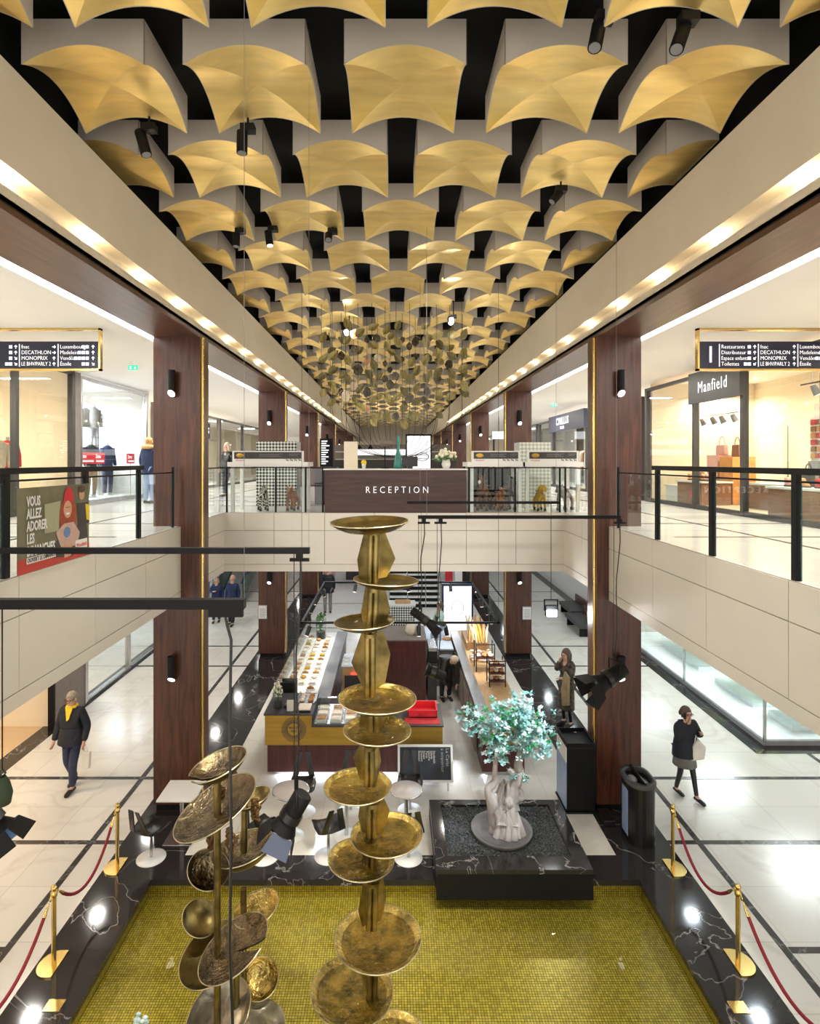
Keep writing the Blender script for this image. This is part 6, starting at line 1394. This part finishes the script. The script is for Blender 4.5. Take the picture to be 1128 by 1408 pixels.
def flood(px, py, Y, aim, L, zbar, cabpx, label, gel='blueglow', lit=None, s=1.0, flaps=True):
    p = at(px, py, Y); d = Vector(aim).normalized(); t = thing('stage_floodlight', label, 'floodlight', p, 'stage lights hung from the bars')
    side = d.cross(Vector((0, 0, 1))).normalized(); up = side.cross(d).normalized()
    a = p - d * L * .55; m_ = p + d * L * .02; e = p + d * L * .45
    MB().tube([a, a + d * .01, m_], [.10 * s, .115 * s, .115 * s], 18).build('lamp_housing', M['blackm'], t)
    MB().tube([m_ - d * .02, m_ + d * .05], .135 * s, 18).build('ring', M['blackp'], t)
    MB().tube([m_ + d * .05, e], [.10 * s, .17 * s], 18).build('cone', M['blackm'], t)
    MB().tube([e - d * .004, e], .13 * s, 18).build('lens', M['lampb'] if lit else M['grey'], t)
    if flaps:
        for k, (u, v) in enumerate(((side, up), (-side, up), (up, side), (-up, side))):
            q0 = e + u * .15 * s; q1 = e + d * .20 * s + u * .22 * s
            MB().prism([q0 + v * .13 * s, q0 - v * .13 * s, q1 - v * .165 * s, q1 + v * .165 * s], u * .006).build('barn_door', M[gel] if k == 1 else M['blackm'], t)
    yk = p - d * L * .2 + Vector((0, 0, .20 * s))
    MB().tube([p - d * L * .2 + side * .14 * s, yk + side * .14 * s, yk - side * .14 * s, p - d * L * .2 - side * .14 * s], .012, 6).build('yoke', M['blackm'], t)
    MB().tube([yk, yk + Vector((0, 0, .10))], .02, 8).build('hook_clamp', M['blackm'], t)
    x2 = at(cabpx, py, Y).x; pts = [yk + Vector((0, 0, .1))]; H = zbar - .09 - pts[0].z
    for k in range(1, 8): u = k / 7; pts.append(Vector((pts[0].x + (x2 - pts[0].x) * u + .02 * math.sin(u * 9), Y, pts[0].z + H * u)))
    MB().tube(pts, .008, 6).build('power_cable', M['blackp'], t)
    MB().tube([yk + Vector((-.02, 0, .1)), (yk.x - .02, Y, zbar)], .004, 5).build('hanging_wire', M['blackm'], t)
    clamp(x2, Y, zbar, t)
    return p, e, d
flood(402, 1118, 5.38, (-.6, -.1, -1), .36, za, 412, 'black stage floodlight with bluish barn doors hanging left of the tall fountain', 'slategel', None, .78)
flood(838, 932, 8.6, (-1, -.25, -.5), .52, zc, 852, 'large black stage floodlight in front of the right column', 'blackm')
flood(584, 852, 8.6, (1, -.35, -.65), .42, zc, 583, 'black stage floodlight above the kiosk block, lit blue-white', 'slategel', True, .55)
flood(598, 925, 8.6, (-.9, .1, .35), .30, zc, 606, 'dark round-bodied floodlight hanging over the kiosk aisle', 'blackm', None, .62, False)
flood(610, 952, 9.5, (.75, .2, -.8), .44, zc - .0, 606, 'black stage floodlight hanging over the kiosk aisle', 'blackm', None, .85, False) if False else None
flood(-16, 1122, 3.38, (.6, .1, -.8), .26, zb, -30, 'black floodlight with blue gel at the left picture edge', 'blueglow', None, .5)
# cable of the nearest bar running down out of the picture
t = thing('hanging_cable', 'dark cable hanging from the right end of the nearest lighting bar', 'cable', (at(313, 850, 3.38))); a = at(313, 838, 3.38)
MB().tube([a + Vector((-.02, 0, 0)), a + Vector((0, 0, -.1)), at(318, 880, 3.38), at(316, 1000, 3.38), at(318, 1150, 3.38), at(316, 1300, 3.38), at(322, 1460, 3.38)], .009, 6).build('cable_body', M['blackp'], t)
MB().cbox(at(311, 842, 3.38), (.20, .03, .05)).build('clamp', M['blackm'], t)
# bright square floodlight on the right
p = at(758, 838, 11.4); t = thing('square_floodlight', 'small square floodlight shining white-blue over the right aisle', 'floodlight', p, 'stage lights hung from the bars')
MB().box(p.x - .14, p.y - .02, p.z - .02, p.x - .12, p.y + .02, p.z + .20).box(p.x + .12, p.y - .02, p.z - .02, p.x + .14, p.y + .02, p.z + .20).box(p.x - .14, p.y - .02, p.z + .18, p.x + .14, p.y + .02, p.z + .20).build('bracket', M['blackm'], t)
MB().box(p.x - .11, p.y - .05, p.z - .13, p.x + .11, p.y + .05, p.z + .08).build('housing', M['blackm'], t); MB().box(p.x - .09, p.y - .058, p.z - .12, p.x + .09, p.y - .05, p.z + .0).build('led_panel', M['lampb'], t)
MB().tube([(p.x, p.y, p.z + .2), (p.x, p.y, zd)], .007, 5).build('power_cable', M['blackp'], t)
point('square_flood_light', (p.x, p.y - .15, p.z - .1), 25, (.85, .92, 1), .05)
# lights of the atrium ceiling and stage lights
for x, y, tx, ty, tz, p_, col, an in ((-1.6, 4.2, -1.5, 5.3, 1.5, 850, (1, .93, .8), 40), (1.6, 4.2, -.2, 5.5, 2.0, 1100, (1, .93, .8), 40), (2.6, 5.5, 2.0, 6.0, 0, 420, (1, .95, .82), 50), (-2.6, 5.8, -1.6, 6.6, 0, 320, (1, .95, .82), 50), (0, 7.6, .1, 12.4, 5.0, 260, (1, .95, .85), 60), (.6, 5.0, .3, 6.6, -.2, 320, (1, .95, .8), 60)):
    spot('ceiling_spot_light', (x, y, 9.0), (tx, ty, tz), p_, col, an, .5, .06)
# ------------------------------------------------------------------ people
def person(label, loc, rot, h, J={}, top='jacket', coat_len=.55, pants='denim', skirt=None, hair='greyhair', hairlong=0, scarf=None, glasses=False, bulk=1.0, parts=None, lean=0, sleeves=True, hem=None):
    t = thing('person', label, 'person', (0, 0, 0)); k = h / 1.75
    P = dict(pel=(0, 0, .95), wai=(0, 0, 1.10), che=(0, 0, 1.30), nec=(0, 0, 1.47), hb=(0, -.01, 1.56), hd=(0, -.015, 1.645), chin=(0, -.07, 1.565), nose=(0, -.115, 1.625), crown=(0, .01, 1.70),
             sl=(.17, 0, 1.41), el=(.235, .02, 1.14), wl=(.235, -.06, .90), sr=(-.17, 0, 1.41), er=(-.235, .02, 1.14), wr=(-.235, -.06, .90),
             hl=(.095, 0, .90), kl=(.10, -.03, .50), al=(.10, .02, .09), tl=(.11, -.13, .03), hr=(-.095, 0, .90), kr=(-.10, -.03, .50), ar=(-.10, .02, .09), tr=(-.11, -.13, .03))
    P.update(J); P = {a: Vector(b) for a, b in P.items()}
    if lean:
        R_ = Matrix.Translation((0, 0, .95)) @ Matrix.Rotation(lean, 4, 'X') @ Matrix.Translation((0, 0, -.95))
        for a in ('wai', 'che', 'nec', 'hb', 'hd', 'chin', 'nose', 'crown', 'sl', 'el', 'wl', 'sr', 'er', 'wr'):
            if a not in J: P[a] = R_ @ P[a]
    names = list(P); V = [P[a] for a in names]; ix = {a: i for i, a in enumerate(names)}
    rad = dict(pel=(.15, .11), wai=(.135, .10), che=(.15, .105), nec=.052, hb=.072, hd=(.078, .092), chin=.038, nose=.012, crown=.068, sl=.055, el=.04, wl=.026, sr=.055, er=.04, wr=.026, hl=.085, kl=.055, al=.036, tl=.03, hr=.085, kr=.055, ar=.036, tr=.03)
    R = [rad[a] for a in names]
    E = [(ix[a], ix[b]) for a, b in (('pel', 'wai'), ('wai', 'che'), ('che', 'nec'), ('nec', 'hb'), ('hb', 'hd'), ('hb', 'chin'), ('hd', 'nose'), ('hd', 'crown'), ('che', 'sl'), ('sl', 'el'), ('el', 'wl'), ('che', 'sr'), ('sr', 'er'), ('er', 'wr'), ('pel', 'hl'), ('hl', 'kl'), ('kl', 'al'), ('al', 'tl'), ('pel', 'hr'), ('hr', 'kr'), ('kr', 'ar'), ('ar', 'tr'))]
    for s, w_, e_ in ((1, 'wl', 'el'), (-1, 'wr', 'er')):
        d = (P[w_] - P[e_]).normalized(); sd = Vector((0, 1, 0)); sd = (sd - d * sd.dot(d)); sd = sd.normalized() if sd.length > .1 else Vector((1, 0, 0)); nn = d.cross(sd) * s
        pc = P[w_] + d * .045; i0 = len(V); V.append(pc); R.append((.034, .018)); E.append((ix[w_], i0))
        for f in range(4):
            b = pc + d * .04 + sd * (.027 - .018 * f); L_ = (.045, .055, .05, .038)[f]
            i = len(V); V += [b, b + d * L_ * .6 + nn * .006, b + d * L_ + nn * .022]; R += [.011, .0095, .008]; E += [(i0, i), (i, i + 1), (i + 1, i + 2)]
        i = len(V); V += [pc + sd * .035 - d * .005, pc + sd * .05 + d * .03 + nn * .012]; R += [.012, .009]; E += [(i0, i), (i, i + 1)]
    put(t, 'body', skin(V, E, R, 2), M['skin'])
    def cl(seq, rr, name, m, branches=(), flat=.68, lv=2):
        vs = []; es = []; rs = []; nm = {}
        for q, (a, r) in enumerate(zip(seq, rr)):
            nm[a if isinstance(a, str) else q] = len(vs); vs.append(P[a] if isinstance(a, str) else Vector(a)); rs.append(r)
            if q: es.append((q - 1, q))
        for root, sq, r2 in branches:
            prev = nm[root]
            for a, r in zip(sq, r2): es.append((prev, len(vs))); prev = len(vs); vs.append(P[a] if isinstance(a, str) else Vector(a)); rs.append(r)
        return put(t, name, skin(vs, es, rs, lv), m)
    b = bulk
    # trousers or tights
    hp = P['pel'] + Vector((0, 0, .04)); lw = .0
    leg = [((.105, .09) if pants != 'tights' else (.09, .08)), .075 if pants != 'tights' else .056, .062 if pants != 'tights' else .040]
    cl(['pel'], [(.16, .12)], 'trousers', M['shoe' if pants == 'tights' else pants], [('pel', ['hl', 'kl', 'al'], leg), ('pel', ['hr', 'kr', 'ar'], leg)])
    # coat
    dn = (P['pel'] - P['che']).normalized(); hemz = P['pel'] + Vector((0, 0, .95 - coat_len)) * -0 + Vector((0, 0, -(coat_len - .55)))
    arm = [.073 * b, .060 * b, .045 * b]
    cl([tuple(hemz + Vector((0, -.01, -.06))), tuple((hemz + P['wai']) / 2), 'wai', 'che', 'nec'], [(.205 * b, .17 * b), (.185 * b, .15 * b), (.17 * b, .13 * b), (.18 * b, .135 * b), (.075 * b, .07 * b)], 'coat', M[top],
       [('che', ['sl', 'el', 'wl'], arm), ('che', ['sr', 'er', 'wr'], arm)] if sleeves else [])
    hc = P['pel']; ln = coat_len - .55
    MB().tube([tuple(hc + Vector((0, -.01, .18))), tuple(hc + Vector((0, -.015, .02))), tuple(hc + Vector((0, -.02, -.08 - ln)))], [.165 * b, .19 * b, .20 * b], 20, flat=.80).build('coat_hem', M[top], t)
    if skirt:
        z0 = P['pel'].z - .02; MB().lathe([(.15, .10), (.19, -.08), (.215, -.30), (.205, -.30), (.18, -.08)], (P['pel'].x, P['pel'].y, z0), 20, Matrix.Translation((0, 0, 0))).build('skirt', M[skirt], t)
    for s, a, e in ((1, 'al', 'tl'), (-1, 'ar', 'tr')):
        A = P[a] + Vector((0, .03, -.045)); T_ = P[e] + Vector((0, -.03, .005)); mid = (A + T_) / 2
        MB().tube([A + Vector((0, .02, .0)), A + Vector((0, 0, .02)), mid + Vector((0, 0, .012)), T_, T_ + (T_ - mid).normalized() * .03], [.03, .046, .046, .040, .02], 10, flat=.85).build('shoe', M['shoe'], t)
    # hair cap
    H = P['hd']; hm = MB(); yaw = Matrix.Identity(4)
    back = (H - P['nose']); back.z = 0; back = back.normalized() if back.length > .01 else Vector((0, 1, 0))
    hv = skinball = MB().ball(H + back * .022 + Vector((0, 0, .028)), .098, 14, (.93, .98, .98))
    if hairlong:
        hv.tube([H + back * .05 + Vector((0, 0, .05)), H + back * .075 + Vector((0, 0, -.04)), H + back * .075 + Vector((0, 0, -.04 - hairlong * .5)), H + back * .06 + Vector((0, 0, -.04 - hairlong))], [.07, .09, .085, .03], 12)
        sdv = back.cross(Vector((0, 0, 1)))
        for s in (-1, 1): hv.tube([H + sdv * s * .06 + Vector((0, 0, .05)), H + sdv * s * .088 + Vector((0, 0, -.04)), H + sdv * s * .09 + Vector((0, 0, -.06 - hairlong * .7))], [.03, .035, .02], 8)
    hv.build('hair', M[hair], t)
    sdv = back.cross(Vector((0, 0, 1))); fr_ = -back
    fe = MB()
    for s in (-1, 1): fe.ball(H + sdv * s * .033 + fr_ * .085 + Vector((0, 0, -.005)), .010, 6)
    fe.tube([H + sdv * -.022 + fr_ * .082 + Vector((0, 0, -.062)), H + sdv * .022 + fr_ * .082 + Vector((0, 0, -.062))], .006, 6); fe.build('eyes_and_mouth', M['brownleather'], t)
    for s in (-1, 1): MB().ball(H + sdv * s * .088 + Vector((0, 0, -.015)), .022, 7, (.6, 1, 1.3)).build('ear', M['skin'], t)
    if glasses:
        g = MB()
        for s in (-1, 1):
            c = H + sdv * s * .036 + fr_ * .105 + Vector((0, 0, -.004)); g.tube([c + (sdv * math.cos(q * PI / 6) * .027 + Vector((0, 0, .020 * math.sin(q * PI / 6)))) for q in range(13)], .004, 5, caps=False)
            g.tube([c + sdv * s * .027, H + sdv * s * .09 + Vector((0, 0, 0))], .004, 5)
        g.build('glasses', M['blackp'], t)
    if scarf:
        N_ = P['nec']; g = MB().tube([N_ + Vector((.075 * math.cos(q * PI / 8), .065 * math.sin(q * PI / 8) - .01, .022 - .012 * math.cos(q * PI / 4))) for q in range(17)], .034, 8, caps=False)
        g.prism([N_ + Vector((-.07, -.095, .03)), N_ + Vector((.07, -.095, .03)), N_ + Vector((.03, -.15, -.17)), N_ + Vector((-.01, -.15, -.20))], (0, .02, 0)); g.build('scarf', M[scarf], t)
    if parts: parts(t, P)
    t.location = loc; t.rotation_euler = (0, 0, rot); t.scale = (k, k, k)
    return t
# man with the yellow scarf
person('man in a dark jacket, jeans and yellow scarf walking in the left aisle', (-5.76, 10.45, 0), -.12, 1.76,
       dict(kl=(.09, -.12, .50), al=(.075, -.10, .09), tl=(.08, -.25, .03), kr=(-.09, -.02, .50), ar=(-.06, .16, .12), tr=(-.06, .03, .04), el=(.27, .03, 1.15), wl=(.275, -.08, .90), er=(-.27, .03, 1.14), wr=(-.285, -.10, .88), hd=(.01, -.045, 1.64), chin=(.01, -.10, 1.555), nose=(.01, -.145, 1.60), crown=(.01, -.02, 1.70)),
       'jacket', .58, 'denim', None, 'greyhair', 0, 'scarfy', True, 1.22)
t = thing('carrier_bag', 'white carrier bag in the hand of the man with the yellow scarf', 'bag', (-5.44, 10.45, .55))
MB().prism([(-5.53, 10.33, .42), (-5.40, 10.33, .42), (-5.385, 10.33, .72), (-5.545, 10.33, .72)], (0, .07, 0)).build('bag_body', M['canvas'], t, .02); MB().tube([(-5.50, 10.36, .71), (-5.475, 10.36, .86), (-5.43, 10.36, .71)], .007, 6).build('handle', M['whitem'], t)
# woman on the phone
def phone(t, P): MB().prism([P['wr'] + Vector((.00, -.03, .02)), P['wr'] + Vector((.015, .03, .02)), P['wr'] + Vector((.03, .05, .15)), P['wr'] + Vector((.015, -.01, .15))], (-.012, 0, 0)).build('phone', M['blackp'], t)
person('woman in a dark padded coat and grey skirt, phone at her ear, right aisle', (5.14, 10.2, 0), .25, 1.60,
       dict(kl=(.09, -.12, .50), al=(.10, -.20, .09), tl=(.12, -.33, .03), kr=(-.07, .02, .50), ar=(-.06, .16, .10), tr=(-.04, .03, .03), er=(-.26, -.14, 1.20), wr=(-.12, -.15, 1.52), el=(.27, -.06, 1.18), wl=(.16, -.24, 1.30), hd=(-.01, -.06, 1.645), chin=(-.01, -.12, 1.56), nose=(-.01, -.165, 1.60), crown=(-.01, -.03, 1.71)),
       'jacket', .60, 'tights', 'greycloth', 'brownhair', .03, None, True, 1.28, phone, .10)
c = at(962, 1030, 10.0); t = thing('tote_bag', 'off-white tote bag held by the woman on the phone', 'bag', c)
MB().prism([(c.x - .13, c.y, c.z - .22), (c.x + .10, c.y, c.z - .19), (c.x + .13, c.y, c.z + .02), (c.x + .0, c.y, c.z + .16), (c.x - .10, c.y, c.z + .04)], (0, .08, 0)).build('bag_body', M['canvas'], t, .03); MB().tube([(c.x - .06, c.y + .04, c.z + .08), (c.x - .04, c.y + .04, c.z + .22), (c.x + .02, c.y + .04, c.z + .12)], .009, 6).build('handle', M['canvas'], t)
# standing woman in the tweed coat
def blanket(t, P): MB().prism([(.10, -.20, 1.30), (.24, -.22, 1.20), (.30, -.30, .62), (.18, -.34, .58), (.06, -.26, .9)], (.02, .05, 0)).build('scarf', M['khaki'], t, .01)
person('woman in a long dark patterned coat standing on the black strip, hand at her face', (3.90, 12.95, 0), -1.05, 1.72,
       dict(er=(-.20, -.14, 1.22), wr=(-.06, -.17, 1.48), el=(.22, -.10, 1.14), wl=(.05, -.20, 1.12), hd=(0, -.04, 1.64), chin=(0, -.09, 1.56), nose=(0, -.14, 1.62)),
       'tweed', 1.02, 'tights', None, 'brownhair', .20, None, False, 1.0, blanket)
# couple far left
person('bald man in a navy jumper walking in the far left aisle', (-5.75, 20.9, 0), -.15, 1.78, dict(kl=(.09, -.14, .5), al=(.08, -.18, .1), tl=(.08, -.3, .03)), 'navycloth', .56, 'jacket', None, 'skin', 0, None, False, 1.1)
person('woman in a dark blue coat walking beside the bald man, far left aisle', (-6.45, 21.3, 0), .1, 1.62, dict(kr=(-.09, -.14, .5), ar=(-.08, -.16, .1), tr=(-.08, -.3, .03), wr=(-.08, -.22, 1.25), er=(-.22, -.08, 1.2)), 'navycloth', .66, 'denim', None, 'greyhair', .08, None, False, 1.1)
t = thing('shopping_bag', 'white shopping bag beside the bald man in the far aisle', 'bag', (-5.40, 20.8, .45)); MB().prism([(-5.50, 20.75, .42), (-5.28, 20.75, .42), (-5.28, 20.75, .78), (-5.50, 20.75, .78)], (0, .1, 0)).build('bag_body', M['canvas'], t, .02); MB().tube([(-5.46, 20.8, .78), (-5.44, 20.8, .9), (-5.34, 20.8, .78)], .006, 5).build('handle', M['canvas'], t)
# man from behind under the bridge
def pack(t, P): MB().box(-.13, .13, 1.05, .10, .24, 1.42).build('backpack', M['shoe'], t, .03)
person('man with backpack seen from behind under the bridge, left of the kiosk', (-2.5, 22.5, 0), PI + .2, 1.78, {}, 'jacket', .62, 'greycloth', None, 'brownhair', 0, None, False, 1.2, pack)
# baristas
person('barista in a pale green shirt and dark apron behind the bread counter', (1.45, 17.65, 0), -1.2, 1.62, dict(wl=(.12, -.40, 1.08), el=(.24, -.16, 1.12), wr=(-.10, -.42, 1.02), er=(-.24, -.14, 1.1)), 'palegreen', .56, 'jacket', None, 'brownhair', .05, None, False, .92,
       lambda t, P: MB().lathe([(.145, -.45), (.155, 0), (.15, .35)], (0, -.015, .95), 16, None, True, PI, 2 * PI).build('apron', M['darkgrey'], t))
def cap(t, P): MB().ball(P['hd'] + Vector((0, -.02, .05)), .105, 12, (1, 1, .8)).build('cap', M['beige'], t)
person('barista in black bending down in the kiosk aisle, cream cap upwards', (1.32, 14.35, 0), .25, 1.68, dict(wl=(.15, -.45, .55), wr=(-.15, -.45, .55), el=(.24, -.5, .85), er=(-.24, -.5, .85)), 'shoe', .55, 'jacket', None, 'brownhair', 0, None, False, 1.1, cap, 1.15)
# upper gallery
def hood(t, P):
    N_ = P['nec']; MB().tube([N_ + Vector((.12 * math.cos(q * PI / 8), .11 * math.sin(q * PI / 8) + .04, .03)) for q in range(17)], .055, 8, caps=False).build('fur_collar', M['fur'], t)
person('person in a navy parka with fur hood seen from behind on the left upper gallery', (-6.2, 14.8, Z1), PI - .3, 1.70, {}, 'navycloth', .62, 'bluegrey', None, 'fur', 0, None, False, 1.25, hood)
person('person in black walking beyond the left animal stand on the upper floor', (-5.1, 17.9, Z1), -.5, 1.66, dict(kl=(.09, -.14, .5), al=(.08, -.18, .1), tl=(.08, -.3, .03)), 'shoe', .58, 'jacket', None, 'beige', .12, None, False, 1.0)
# dark bag at the left picture edge, hung on the floodlight bracket
p = at(3, 1084, 3.38); t = thing('cable_bag', 'dark green drawstring bag hanging at the left picture edge above the blue floodlight', 'bag', p)
MB().lathe([(.02, -.10), (.045, -.09), (.055, -.03), (.04, .03), (.02, .07)], p, 16).build('bag_body', solid('darkgreen', (.03, .045, .02), .8), t); MB().tube([p + Vector((0, 0, .065)), p + Vector((.02, 0, .09)), p + Vector((0, 0, .11)), p + Vector((-.02, 0, .09)), p + Vector((0, 0, .065))], .006, 5).build('loop', M['blackp'], t); MB().tube([p + Vector((0, 0, .105)), (p.x, p.y, zb)], .004, 5).build('hanging_wire', M['blackm'], t)
